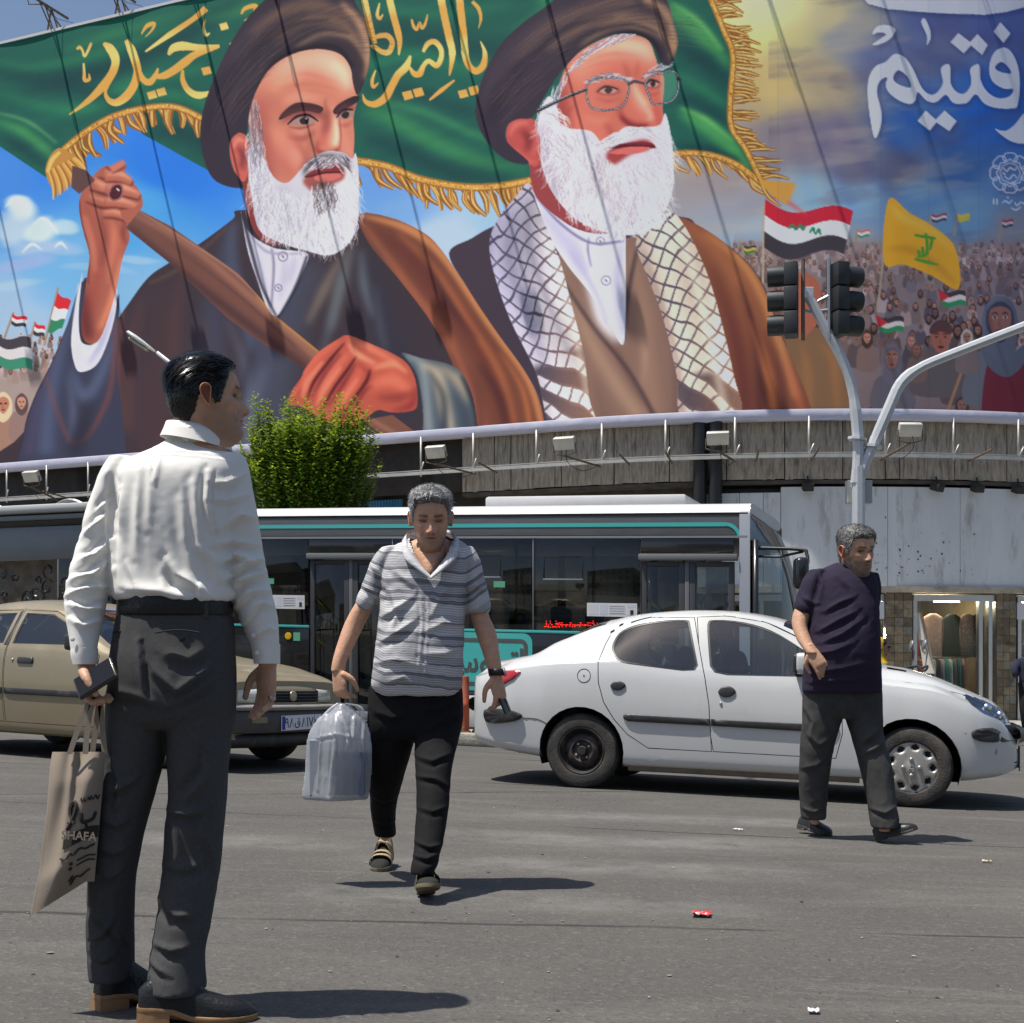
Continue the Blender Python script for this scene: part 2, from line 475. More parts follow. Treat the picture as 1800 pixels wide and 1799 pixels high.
# left part: recessed upper storey under the print with patchy wall, posts and dark sheets for openings
M_patch=mat('stained_render',(0.165,0.125,0.09),0.9,var=0.4,vscale=2,dirt=(0.03,0.028,0.026),dscale=1.1,dlo=0.45,dhi=0.62,stretch=(1.4,1.4,0.4),bump=0.4,bscale=15)
wall_block(MB(),S_L,s_f0,-0.44,-0.40,4.2,6.4,1.0).build('wall',M_patch,bld)
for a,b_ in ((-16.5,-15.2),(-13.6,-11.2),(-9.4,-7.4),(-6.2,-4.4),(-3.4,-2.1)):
    wall_block(MB(),a,b_,-0.40,-0.385,4.6,6.15).build('opening',M_dark,bld)  # flat dark sheet stands in for the shade inside an opening
for s in (-17.6,-14.5,-10.3,-6.8,-3.9):
    wall_block(MB(),s,s+0.35,-0.39,-0.1,4.2,6.4).build('post',M_dkbrown,bld)
wall_block(MB(),S_L,s_f0,-0.35,0.25,4.05,4.2).build('ledge',M_conc,bld)
wall_block(MB(),s_at(648),s_at(812),-0.3,1.0,4.32,4.42).build('awning',mat('tan_canvas',(0.42,0.30,0.18),0.85,var=0.2),bld)
# blue corrugated sheet
rr=[]
s0,s1=s_at(628),s_at(705)
for i in range(61):
    s=s0+(s1-s0)*i/60
    rr.append([W3(s,-0.1+0.025*math.sin(i*1.6),z) for z in (4.75,5.05)])
MB().rings(rr,False,False).build('corrugated_sheet',mat('blue_sheet',(0.03,0.16,0.30),0.5,var=0.2),bld)

# ------------------------------------------------------------------ ground floor: columns, shop fronts
def stone_mat(i):
    c=[(0.20,0.155,0.085),(0.155,0.12,0.075),(0.25,0.20,0.13),(0.19,0.17,0.13),(0.13,0.10,0.06)][i]
    return mat('stone_tile_%s'%'abcde'[i],c,0.45,var=0.3,vscale=9,bump=0.2,dirt=(0.06,0.045,0.03),dscale=5)
def column(px0,px1,off):
    a,b_=s_at(px0,off),s_at(px1,off)
    core=wall_block(MB(),a+0.01,b_-0.01,off-0.45,off-0.02,-0.5,2.6).build('column',M_dkbrown,bld)
    n=3;rows=15;h=2.9/rows
    for r in range(rows):
        for k in range(n):
            u0=a+(b_-a)*(k+(0.0 if r%2 else 0.0))/n;u1=a+(b_-a)*(k+1)/n
            hh=random.choice((0,0.03,-0.02))
            wall_block(MB(),u0+0.004,u1-0.004,off-0.02,off+random.uniform(0,0.008),-0.28+r*h+0.004,-0.28+(r+1)*h-0.004).build('stone_tile',stone_mat(random.randrange(5)),core)
for a,b_ in ((1556,1604),(1752,1786),(1905,1945),(1395,1432),(1240,1275)):
    column(a,b_,-0.10)
M_alu=mat('aluminium',(0.55,0.55,0.54),0.35,metal=0.8,var=0.1)
M_wood=mat('beige_frame',(0.36,0.29,0.19),0.5,var=0.15)
def glass_mat(name='shop_glass',tint=(0.9,0.95,0.95),rough=0.02,a=0.12,coat=1.0):
    if name in MATS:return MATS[name]
    m=bpy.data.materials.new(name);m.use_nodes=True
    nt=m.node_tree;N=nt.nodes;L=nt.links;N.clear()
    out=N.new('ShaderNodeOutputMaterial');t=N.new('ShaderNodeBsdfTransparent');t.inputs[0].default_value=(*tint,1)
    g=N.new('ShaderNodeBsdfGlossy');g.inputs['Roughness'].default_value=rough
    fr=N.new('ShaderNodeFresnel');fr.inputs[0].default_value=1.5
    ad=N.new('ShaderNodeMath');ad.operation='ADD';ad.inputs[1].default_value=a;L.new(fr.outputs[0],ad.inputs[0])
    mx=N.new('ShaderNodeMixShader');L.new(ad.outputs[0],mx.inputs[0]);L.new(t.outputs[0],mx.inputs[1]);L.new(g.outputs[0],mx.inputs[2])
    L.new(mx.outputs[0],out.inputs[0]);MATS[name]=m;return m
G_shop=glass_mat('shop_glass',(0.88,0.91,0.89),0.02,0.0)
def shopfront(px0,px1,frame_px):
    a,b_=s_at(px0,-0.2),s_at(px1,-0.2)
    fr=MB()
    wall_block(fr,a,b_,-0.28,-0.16,2.42,2.56)
    wall_block(fr,a,b_,-0.28,-0.16,-0.3,0.05)
    for q in frame_px:
        s=s_at(q,-0.2);wall_block(fr,s,s+0.09,-0.28,-0.15,0.05,2.42)
    f_=fr.build('window_frame',M_alu,bld)
    wall_block(MB(),a,b_,-0.225,-0.215,0.05,2.42).build('pane',G_shop,f_)
    # room behind: side walls, back wall, floor and ceiling
    rm=MB()
    wall_block(rm,a,b_,-3.6,-3.5,-0.2,2.7);wall_block(rm,a,b_,-3.5,-0.3,2.58,2.66);wall_block(rm,a,b_,-3.5,-0.3,-0.3,-0.1)
    wall_block(rm,a-0.05,a,-3.5,-0.3,-0.2,2.6);wall_block(rm,b_,b_+0.05,-3.5,-0.3,-0.2,2.6)
    rm.build('shop_room',mat('shop_room',(0.26,0.21,0.14),0.8,var=0.2),bld)
    return a,b_
a1,b1=shopfront(1605,1751,(1604,1719,1736,1748))
a2,b2=shopfront(1433,1556,(1433,1500,1551))
a3,b3=shopfront(1787,1905,(1787,1850,1900))
shopfront(1276,1394,(1276,1335,1390))
M_tube=mat('lit_tube',(0.9,0.85,0.7),0.4,emit=(1.0,0.86,0.62),estr=70)
for i,(sa,sb,off) in enumerate(((a1+0.1,a1+1.15,-0.7),(a1+1.0,b1-0.35,-1.2),(a2+.3,b2-.3,-1.0),(a3+.2,b3-.2,-1.0))):
    t_=MB().tube([W3(sa+(sb-sa)*i/6,off,2.47) for i in range(7)],0.022,8).build('tube_light',M_tube,None,True)
    tag(t_,('glowing tube light over the dark red dress in the shop','glowing tube light over the speckled dresses in the shop','glowing tube light in the shop behind the man in navy','glowing tube light in the shop past the second tiled column')[i],'light','ceiling tubes in the shops')
sg=MB().tube([P(1557,1105,30.45),P(1557,1122,30.45)],0.03,8).build('tube_light',M_tube,None,True)
sg.data.transform(Matrix.Translation((0,0.02,0)))
tag(sg,'short upright glowing tube beside the tiled column behind the yellow scarf','light')
# pale sign panels over the neighbouring shops
for (a,b_) in ((1500,1556),(1787,1850)):
    mb=MB();wall_block(mb,s_at(a,-0.1)+.02,s_at(b_,-0.1)-.02,-0.14,-0.10,2.02,2.40)
    o_=mb.build('shop_sign',mat('pale_sign',(0.55,0.56,0.58),0.6,var=0.08),bld)
# garments on hangers and rails in the window
garm=[((0.42,0.10,0.09),0.32),((0.55,0.27,0.24),0.46),((0.03,0.035,0.03),0.40),((0.09,0.08,0.10),0.44),((0.06,0.05,0.08),0.36)]
def garment(s,off,ztop,w,h,c,i,speck=False):
    n=wall_n(s);t=Vector((-n.y,n.x,0));base=W3(s,off,0)
    rings=[]
    for k,(fz,fw) in enumerate(((0.0,0.16),(0.03,0.30),(0.09,0.50),(0.16,0.47),(0.4,0.43),(0.7,0.46),(1.0,0.52))):
        ring=[]
        for j in range(20):
            a=2*math.pi*j/20
            wob=1+0.10*math.sin(5*a+i*1.7+fz*2)*fz
            p=base+t*(w*fw*1.0*math.cos(a)*wob)+Vector((n.x,n.y,0))*(0.06*math.sin(a)*wob);p.z=ztop-h*fz
            ring.append(p)
        rings.append(ring)
    g=MB().rings(rings,True)
    nm='garment_%d'%i
    c=tuple(min(.7,q*1.9) for q in c)
    m_=mat('cloth_'+'%02d%02d%02d'%tuple(int(q*99) for q in c)+('s' if speck else ''),c,0.85,var=0.3,vscale=14,dirt=(0.55,0.45,0.40) if speck else None,dscale=28,dlo=0.56,dhi=0.6)
    return g.build('dress',m_,None,True)
W1=b1-a1
dr=[(0.14,(0.36,0.06,0.06),0.30,'dark red dress hanging in the clothes shop window',False),
      (0.36,(0.50,0.24,0.21),0.48,'salmon pink tunic hanging in the middle of the shop window',False),
      (0.60,(0.022,0.026,0.022),0.44,'black dress hanging beside the pink tunic in the shop',False),
      (0.80,(0.14,0.10,0.10),0.40,'flower speckled dress hanging in the shop window',True),
      (0.93,(0.03,0.03,0.05),0.34,'navy speckled dress hanging by the shop door',True)]
for i,(u,c,w,lb,sp) in enumerate(dr):
    o_=garment(a1+u*W1,-0.75,2.16,w,1.0,c,i,sp);tag(o_,lb,'dress','dresses in the shop window')
rail=MB()
rail.tube([W3(a1+0.25,-0.6,1.16),W3(a1+0.8,-0.6,1.16),W3(b1-0.5,-0.6,1.16)],0.015,8)
for u in (0.3,b1-a1-0.55):rail.tube([W3(a1+u,-0.6,0.12),W3(a1+u,-0.6,1.16)],0.015,8)
tag(rail.build('clothes_rail',M_alu,None,True),'chrome clothes rail standing inside the shop window','clothes rail')
cols=[((0.42,0.10,.08),'red'),((0.02,0.16,0.15),'teal'),((0.10,0.05,0.11),'plum'),((0.34,0.36,0.38),'grey'),((0.03,0.03,0.035),'black'),((0.28,0.22,0.30),'lilac'),((0.02,0.20,0.17),'sea green'),((0.42,0.40,0.38),'off-white'),((0.10,0.10,0.13),'slate'),((0.03,0.13,0.13),'petrol'),((0.22,0.10,0.13),'mauve')]
for i,(c,nm) in enumerate(cols):
    c=tuple(min(.7,q*1.9) for q in c)
    s=a1+0.33+i*0.105
    n=wall_n(s);t=Vector((-n.y,n.x,0));rings=[]
    for z,dep in ((1.12,0.05),(1.08,0.17),(0.75,0.18),(0.42,0.2)):
        rings.append([W3(s,-0.6,z)+t*(0.042*math.cos(q)*(1+.25*math.sin(3*q+i)))+Vector((n.x,n.y,0))*(dep*math.sin(q)) for q in np.linspace(0,2*math.pi,13)[:-1]])
    o_=MB().rings(rings).build('trousers',mat('rail_cloth_'+nm.replace(' ','_'),c,0.85,var=0.2,vscale=12),None,True)
    tag(o_,nm+' trousers hanging on the chrome rail in the shop','trousers','clothes on the shop rail')
for i,(u,c,lb) in enumerate(((0.30,(0.30,0.12,0.14),'maroon dress hanging in the shop beside the tiled column'),(0.70,(0.3,0.25,0.2),'beige dress hanging in the shop behind the motorcyclist'))):
    tag(garment(a2+u*(b2-a2),-0.7,2.1,0.45,1.2,c,7+i),lb,'dress')
for i,(u,c,lb) in enumerate(((0.2,(0.10,0.10,0.12),'charcoal dress in the shop past the second tiled column'),(0.5,(0.25,0.18,0.10),'brown dress in the shop past the second tiled column'))):
    tag(garment(a3+u*(b3-a3),-0.7,2.1,0.45,1.2,c,9+i),lb,'dress')

# plain wall of the ground floor further along the street
wall_block(MB(),S_L,s_at(1240),-0.9,-0.5,-0.4,4.1,1.0).build('wall',M_patch,bld)
wall_block(MB(),S_R-0.2,S_R+8,-2.0,0.0,-0.8,18.0,1.0).build('wall',M_conc,bld)
# pavement with kerb and slabs
pv=MB();wall_block(pv,-26,19,-4.0,8.3,0.004,0.10,1.0);pv=struct(shear(pv.build('pavement',M_pave)))
for i in range(44):
    s=-24+i*1.0
    shear(wall_block(MB(),s+0.006,s+0.994,8.3,8.52,0.003,0.125+random.uniform(-.004,.004),0.5).build('kerb_stone',M_kerb,pv))
for i in range(9):
    for j in range(5):
        s0=7.0+i*1.0;o0=8.28-j*0.9
        shear(wall_block(MB(),s0+0.012,s0+0.988,o0-0.888,o0-0.012,0.10,0.112+random.uniform(0,.004),0.5).build('paving_slab',M_pave,pv))

# ------------------------------------------------------------------ rail, rods and floodlights under the print
M_steel=mat('galvanised_steel',(0.46,0.45,0.42),0.5,metal=0.35,var=0.2,vscale=6,dirt=(0.16,0.10,0.06),dscale=6,dlo=0.6,dhi=0.75)
M_rust=mat('rusty_steel',(0.16,0.12,0.085),0.8,metal=0.2,var=0.4,vscale=9)
OFFB=0.36
rail_o=thing('lighting_rail','pale steel rail hung on rods below the giant printed banner','rail',W3(0,OFFB,5.5))
mb=MB();wall_block(mb,S_L,S_R-0.5,OFFB-0.02,OFFB+0.05,5.54,5.615);wall_block(mb,S_L,S_R-.5,OFFB-0.01,OFFB+0.03,5.635,5.655)
mb.build('beam',M_steel,rail_o)
for q in (12,82,155,740,832,943,1058,1170,1292,1422,1556,1676,1790):
    s=s_at(q,OFFB)
    mb=MB().tube([W3(s,OFFB,5.50),W3(s,OFFB,6.45)],0.026,8)
    mb.tube([W3(s,OFFB+0.02,5.6),W3(s+0.10,OFFB+0.05,5.84)],0.018,6)
    mb.build('rod',M_steel,rail_o,True)
for q in (120,870,1105,1180,1330,1428,1706):
    s=s_at(q,OFFB);MB().tube([W3(s,OFFB-0.1,5.5),W3(s,OFFB+0.95,5.60)],0.024,6).build('bracket',M_rust,rail_o)
M_lampcase=mat('grey_lamp_case',(0.50,0.49,0.44),0.5,metal=0.2,var=0.15,dirt=(0.25,0.17,0.08),dscale=8,dlo=0.6,dhi=0.8)
def floodlight(px,py,lab,arm_from):
    # hangs on an arm that reaches out from the rail
    best=None
    for t in np.linspace(0.8,2.6,40):
        s=s_at(px,OFFB+t);p=wall(s,OFFB+t);z=ZW(py,p.y)
        e=abs(z-5.86)
        if best is None or e<best[0]:best=(e,t,s,z)
    _,t,s,z=best
    n=wall_n(s);tt=Vector((-n.y,n.x,0));n3=Vector((n.x,n.y,0));c=W3(s,OFFB+t,z)
    fl=thing('floodlight',lab,'floodlight',c)
    M=Matrix.Translation(c)@Matrix((( tt.x,n3.x,0,0),(tt.y,n3.y,0,0),(0,0,1,0),(0,0,0,1)))
    Mt=M@Matrix.Rotation(R(-28),4,'X')
    MB().bbox((-0.24,-0.10,-0.13),(0.24,0.05,0.15),0.02,Mt).build('case',M_lampcase,fl,True,40)
    MB().box((-0.20,-0.106,-0.10),(0.20,-0.101,0.12),Mt).build('glass',mat('lamp_glass',(0.5,0.52,0.5),0.1,coat=0.5),fl)
    mb=MB();mb.tube([M@Vector(v) for v in ((-0.26,0,0.02),(-0.26,-0.02,-0.2),(0,-0.02,-0.27),(0.26,-0.02,-0.2),(0.26,0,0.02))],0.014,6)
    mb.build('yoke',M_rust,fl)
    sr=s_at(arm_from,OFFB)
    MB().tube([c+Vector((0,0,-0.26)),W3(sr,OFFB-0.12,5.50)],0.027,6).build('arm',M_rust,fl)
    a_=W3(sr,OFFB,5.5);m_=(c+a_)/2+Vector((0,0,-0.35))
    MB().tube(catmull([c+Vector((0.05,0,-0.12)),c+Vector((0.06,0,-0.38)),m_,a_],6),0.008,5).build('cable',M_dark,fl)
floodlight(766,796,'grey floodlight on arm below the banner, right of the leafy tree',832)
floodlight(992,781,'grey floodlight on arm below the checked scarf of the banner',1052)
floodlight(1262,772,'rust-streaked floodlight on arm beside the corrugated black pipes',1292)
floodlight(1600,757,'grey floodlight on arm right of the traffic light post',1551)
floodlight(55,839,'grey floodlight on arm above the bus shelter roof',96)
# corrugated black pipes
for i,(q,lb) in enumerate(((1230,'corrugated black drain pipe'),(1257,'corrugated black drain pipe'))):
    s=s_at(q,0.2);prof=[]
    for k in range(90):
        z=3.2+k*0.037;prof.append((0.165 if k%2 else 0.145,z))
    o_=MB().lathe(prof,Matrix.Translation(W3(s,0.19,0)),18).build('drain_pipe',mat('black_plastic',(0.018,0.018,0.02),0.4),None,True,60)
    tag(o_,('corrugated black pipe on the fascia, the one away from the rust-streaked floodlight','corrugated black pipe on the fascia right behind the rust-streaked floodlight')[i],'pipe','twin corrugated pipes on the fascia')
# dark boxes under the fascia
for q,lb in ((1420,'dark downlight box under the fascia beside the traffic light post'),(1647,'tilted dark lamp box under the fascia right of the grey floodlight'),(1718,'dark lamp box under the fascia near the shop entrance'),(1790,'dark lamp box at the far end of the fascia')):
    s=s_at(q,0.1);n=wall_n(s);M=Matrix.Translation(W3(s,0.1,4.95))@Matrix.Rotation(math.atan2(n.x,-n.y)+(0.5 if q==1647 else 0),4,'Z')@Matrix.Rotation(R(20),4,'X')
    mb=MB().bbox((-0.12,-0.13,-0.10),(0.12,0.10,0.07),0.02,M);mb.tube([M@Vector((0,0,0.05)),M@Vector((0,0.1,0.2))],0.02,6)
    tag(mb.build('lamp_box',M_dark,None,True,40),lb,'lamp')
# air conditioner on the ledge
c=W3(s_at(78,0.0),0.0,4.2)
ac=thing('air_conditioner','white air conditioner unit on the ledge left of the man in the white shirt','air conditioner',c)
Ma=Matrix.Translation(c)@Matrix.Rotation(-TH0,4,'Z')
MB().bbox((-0.42,-0.16,0),(0.42,0.16,0.55),0.02,Ma).build('case',mat('ac_white',(0.62,0.6,0.55),0.5,var=0.1),ac,True,40)
for k in range(9):MB().box((-0.38,-0.172,0.05+k*0.052),(-0.12,-0.162,0.075+k*0.052),Ma).build('louvre',M_dark,ac)
MB().lathe([(0.2,0),(0.2,0.01),(0.02,0.012)],Ma@Matrix.Translation((0.13,-0.162,0.28))@Matrix.Rotation(R(90),4,'X'),20).build('fan_grille',M_dkbrown,ac)

# ------------------------------------------------------------------ houses across the junction, behind the viewer
for i,(x0,x1,hh,cc,lb) in enumerate(((-34,-12,13,(.34,.29,.23),'tan five-storey house across the junction'),(-11.5,8,10,(.25,.25,.25),'grey four-storey house across the junction'),(8.5,34,14,(.38,.34,.29),'cream five-storey house across the junction'))):
    hs=thing('house',lb,'building',(x0,-30,gz(x0)))
    MB().box((x0,-42,-1.5),(x1,-30,hh)).build('wall',mat('house_render_%d'%i,cc,.9,var=.15,vscale=1),hs)
    n_=int((x1-x0)/3);wp=None
    for k in range(n_):
        for f_ in range(int(hh/3.2)):
            if wp is None:wp=MB().box((0,-.06,0),(1.6,.0,1.7)).build('window',mat('house_window',(.03,.035,.04),.1),hs)
            else:wp=wp.copy();COL.objects.link(wp)
            wp.location=(x0+.8+k*3,-29.94,1.2+f_*3.1);wp.parent=hs;wp.matrix_parent_inverse=hs.matrix_basis.inverted()
# ------------------------------------------------------------------ printed banner: the artwork is painted in code and
# stored as colours on the vertices of the curved sheet
class Canvas:
    def __init__(s,w,h):
        s.w,s.h=w,h
        s.a=np.zeros((h,w,3));s.clip=None
    def mask(s,pts,ss=2):
        """anti-aliased even-odd coverage of one closed outline or a list of outlines"""
        loops=[np.asarray(p,float) for p in (pts if isinstance(pts,list) and len(np.shape(pts[0]))==2 else [pts])]
        allp=np.concatenate(loops)
        x0,y0=max(int(allp[:,0].min())-1,0),max(int(allp[:,1].min())-1,0)
        x1,y1=min(int(allp[:,0].max())+2,s.w),min(int(allp[:,1].max())+2,s.h)
        if x1<=x0 or y1<=y0:return None
        A=np.concatenate(loops);B=np.concatenate([np.roll(l,-1,0) for l in loops])
        m=np.zeros((y1-y0,x1-x0+1))
        for r in range(y1-y0):
            for q in range(ss):
                y=y0+r+(q+0.5)/ss
                hit=(A[:,1]<=y)!=(B[:,1]<=y)
                if not hit.any():continue
                a,b=A[hit],B[hit]
                xs=np.sort(a[:,0]+(y-a[:,1])/(b[:,1]-a[:,1])*(b[:,0]-a[:,0]))-x0
                for k in range(0,len(xs)-1,2):
                    l,e=max(xs[k],0),min(xs[k+1],x1-x0)
                    if e<=l:continue
                    il,ie=int(l),int(e)
                    if il==ie:m[r,il]+=e-l
                    else:
                        m[r,il]+=il+1-l;m[r,il+1:ie]+=1;m[r,min(ie,x1-x0)]+=e-ie
        return x0,y0,np.clip(m[:,:x1-x0]/ss,0,1)
    def put(s,M,col,op=1.0,blur=0,tex=None,within=None):
        if M is None:return
        x0,y0,m=M
        if blur:
            p=int(blur*2.2)+1
            xa,ya=max(x0-p,0),max(y0-p,0)
            xb,yb=min(x0+m.shape[1]+p,s.w),min(y0+m.shape[0]+p,s.h)
            z=np.zeros((yb-ya,xb-xa));z[y0-ya:y0-ya+m.shape[0],x0-xa:x0-xa+m.shape[1]]=m
            m=boxblur(z,blur);x0,y0=xa,ya
        h,w=m.shape
        if within is not None:m=m*within[y0:y0+h,x0:x0+w]
        if s.clip is not None:m=m*s.clip[y0:y0+h,x0:x0+w]
        if tex is not None:
            yy,xx=np.mgrid[y0:y0+h,x0:x0+w];m=m*tex(xx,yy)
        m=(m*op)[...,None]
        t=s.a[y0:y0+h,x0:x0+w]
        c=np.asarray(col,float)
        t[:]=t*(1-m)+(c if c.ndim==1 else c[y0:y0+h,x0:x0+w])*m
    def full(s,M):
        z=np.zeros((s.h,s.w))
        if M is not None:x0,y0,m=M;z[y0:y0+m.shape[0],x0:x0+m.shape[1]]=m
        return z
    def shape(s,pts,col,op=1,blur=0,curve=True,tex=None,within=None,n=6):
        s.put(s.mask(catmull(pts,n,True) if curve else pts),col,op,blur,tex,within)
    def stroke(s,pts,w,col,op=1,blur=0,within=None,n=8,tex=None,nib=None):
        s.put(s.mask(ribbon(pts,w,n,nib)),col,op,blur,tex,within)
    def strands(s,curves,col,op=0.6,wid=1.0,within=None):
        """many thin hair-like lines: curves (N, K, 2), col (N, 3)"""
        C=np.asarray(curves,float);n,k,_=C.shape
        t=np.linspace(0,k-1.001,46);i=t.astype(int);f=(t-i)[None,:,None]
        Pp=C[:,i]*(1-f)+C[:,np.minimum(i+1,k-1)]*f
        taper=np.sin(np.linspace(0.12,1,46)*math.pi*0.97)**0.6
        cc=np.repeat(np.asarray(col,float)[:,None],46,1)
        for dx,dy,ww in ((0,0,1.0),(0.5,0,0.55*wid),(0,0.5,0.55*wid),(-0.5,0,0.3*wid),(0,-0.5,0.3*wid)):
            x=np.round(Pp[...,0]+dx).astype(int);y=np.round(Pp[...,1]+dy).astype(int)
            ok=(x>=0)&(x<s.w)&(y>=0)&(y<s.h)
            al=np.broadcast_to((taper*op*ww)[None],x.shape)
            x,y,al,c=x[ok],y[ok],al[ok],cc[ok]
            if within is not None:al=al*within[y,x]
            s.a[y,x]=s.a[y,x]*(1-al[:,None])+c*al[:,None]
def boxblur(z,r):
    k=max(1,int(round(r)))
    for _ in range(3):
        for ax in (0,1):
            p=np.pad(z,[(k,k) if i==ax else (0,0) for i in range(2)],mode='edge')
            c=np.cumsum(p,ax);c=np.insert(c,0,0,ax)
            z=(np.take(c,range(2*k+1,c.shape[ax]),ax)-np.take(c,range(0,c.shape[ax]-2*k-1),ax))/(2*k+1)
    return z
def ribbon(pts,w,n=8,nib=None):
    p=catmull(pts,n);m=len(p)
    ww=np.interp(np.linspace(0,1,m),np.linspace(0,1,len(w)) if hasattr(w,'__len__') else [0,1],w if hasattr(w,'__len__') else [w,w])
    t=np.gradient(p,axis=0);t /= np.maximum(np.linalg.norm(t,axis=1),1e-6)[:,None]
    nr=np.stack([-t[:,1],t[:,0]],1)
    if nib is not None: # broad-nib pen: thickness depends on stroke direction
        a=R(nib);d=np.array([math.cos(a),math.sin(a)]);nr=np.broadcast_to(d,nr.shape)
    return np.concatenate([p+nr*ww[:,None]/2,(p-nr*ww[:,None]/2)[::-1]])

def paint_banner():
    cv=Canvas(1800,850);rg=np.random.default_rng(5)
    H,Wd=cv.h,cv.w
    yy,xx=np.mgrid[0:H,0:Wd].astype(float)
    # --- background sky from colour samples
    ctl=[(0,300,62,128,205),(60,270,45,118,212),(300,300,36,112,214),(230,380,70,150,222),(120,470,105,165,215),(20,560,150,180,205),(250,520,120,170,205),(0,640,172,172,176),
           (700,370,112,158,210),(780,420,168,190,212),(880,400,150,185,212),(660,330,96,146,208),
           (1330,0,246,228,128),(1350,40,236,218,130),(1400,60,188,180,122),(1380,160,196,172,110),(1450,30,186,176,132),(1440,150,168,152,122),(1500,60,132,138,146),(1400,250,128,118,128),(1460,250,104,98,128),
           (1560,100,92,104,150),(1650,60,82,98,150),(1780,60,74,92,148),(1600,230,38,88,166),(1720,190,30,92,182),(1790,220,40,96,176),(1500,300,92,92,122),(1580,300,74,80,112),(1680,290,52,90,146),(1500,340,116,162,200),(1420,345,130,168,192),(1620,340,84,130,172),(1760,330,82,124,168),(1700,380,96,138,172),(1300,360,150,150,160),(1260,320,150,140,140),(1460,430,140,150,160),(1330,400,150,172,190),(1780,420,120,128,140)]
    num=0;den=0
    wx=xx+26*fbm(xx/120,yy/70,seed=3,o=3);wy=yy+22*fbm(xx/140,yy/60,seed=9,o=3)
    for (cx,cy,r_,g_,b_) in ctl:
        w=1/(((wx-cx)**2+(wy-cy)**2*1.6)/900+0.5)**2
        num=num+w[...,None]*np.array([r_,g_,b_],float);den=den+w
    cv.a[:]=num/den[...,None]
    # painted cloud streaks
    n1=fbm(xx/150+0.4*fbm(xx/90,yy/50,seed=4),yy/34+xx/300,seed=21,o=5)
    st=smooth((n1-0.05)/0.5)[...,None]*(xx>1180)[...,None]
    cv.a[:]=cv.a*(1-0.30*st)+np.array([196,176,150])*0.30*st
    n2=smooth((-n1-0.05)/0.5)[...,None]*(xx>1350)[...,None]
    cv.a[:]=cv.a*(1-0.35*n2)+np.array([78,74,104])*0.35*n2
    for (x,y,rx,ry,c,o) in ((30,372,34,22,(214,222,236),.9),(18,400,40,26,(190,204,228),.8),(70,402,34,24,(206,216,232),.85),(110,400,26,14,(196,212,232),.7),(60,432,60,20,(170,186,218),.7),(40,462,70,18,(150,166,206),.7),(110,440,50,16,(160,180,214),.6),(20,500,70,10,(170,196,220),.5),(165,478,60,9,(150,184,214),.5),(225,455,60,10,(170,196,214),.5)):
        m=smooth(1.15-((wx-x)/rx)**2-((wy-y)/ry)**2)
        cv.a[:]=cv.a*(1-o*m[...,None])+np.array(c)*o*m[...,None]
    for q in ([(8,366),(28,350),(48,362)],[(58,398),(74,384),(92,398),(102,412)],[(38,446),(56,430),(74,440)],[(96,436),(108,428),(120,440)]):
        cv.stroke(q,[1,5,1],(236,240,246),0.8,1)
    # sun rays behind the fringe
    for a in np.linspace(0.25,1.4,8):
        e=(1335+420*math.cos(a),420*math.sin(a));cv.stroke([(1330,-10),e],[4,46],(244,226,150),0.10,8)
    cv.put((1250,0,smooth(1-np.hypot((xx[:150,1250:1500]-1335)/130,(yy[:150,1250:1500]+10)/110))),(255,246,170),0.95)

    # --- crowd
    def person_dot(x,y,h,skin,cloth,hood=None,detail=0):
        w=h*0.78
        cv.shape([(x-w*1.15,y+h*3.2),(x-w*1.1,y+h*1.35),(x-w*0.45,y+h*0.85),(x+w*0.45,y+h*0.85),(x+w*1.1,y+h*1.35),(x+w*1.15,y+h*3.2)],cloth,0.95)
        hc=hood if hood is not None else tuple(q*0.35 for q in skin)
        cv.shape([(x-w*0.62,y+h*0.75),(x-w*0.6,y-h*0.1),(x,y-h*0.55),(x+w*0.6,y-h*0.1),(x+w*0.62,y+h*0.75),(x,y+h*1.25)],hc)
        cv.shape([(x-w*0.42,y+h*0.3),(x-w*0.38,y-h*0.1),(x,y-h*0.26),(x+w*0.38,y-h*0.1),(x+w*0.42,y+h*0.3),(x,y+h*0.75)],skin)
        if h>7:
            for sx in (-1,1):cv.shape([(x+sx*w*.18-h*.09,y+h*.14),(x+sx*w*.18,y+h*.06),(x+sx*w*.18+h*.09,y+h*.14),(x+sx*w*.18,y+h*.2)],tuple(q*0.35 for q in skin),0.9)
            cv.shape([(x-h*.13,y+h*.5),(x,y+h*.46),(x+h*.13,y+h*.5),(x,y+h*.56)],tuple(q*0.5 for q in skin),0.9)
            cv.stroke([(x+h*.02,y+h*.15),(x-h*.05,y+h*.38),(x+h*.04,y+h*.4)],[1,h*.06,1],tuple(q*0.72 for q in skin),0.8)
    def crowd(xa,xb,ytop,ybot,hmin,hmax,pal,n):
        it=[]
        for _ in range(n):
            v=rg.random();y=ytop+(ybot-ytop)*v**1.2;x=rg.uniform(xa,xb)
            it.append((y+rg.normal(0,3),x,hmin+(hmax-hmin)*v))
        for y,x,h in sorted(it):
            sk=np.array([172,118,96])*rg.uniform(0.62,1.08);c=np.array(pal[rg.integers(len(pal))])*rg.uniform(0.75,1.15)
            hd=None if rg.random()<0.5 else np.array(pal[rg.integers(len(pal))])*rg.uniform(0.8,1.3)
            person_dot(x,y,h*rg.uniform(0.85,1.15),tuple(sk),tuple(c),hd)
    pal=[(112,98,98),(128,106,96),(92,84,92),(140,120,116),(104,84,78),(84,76,84),(150,134,134)]
    g=smooth((yy-400)/60)[...,None]*((xx>1290)&(yy>380))[...,None]
    cv.a[:]=cv.a*(1-0.8*g)+np.array([124,104,100])*0.8*g
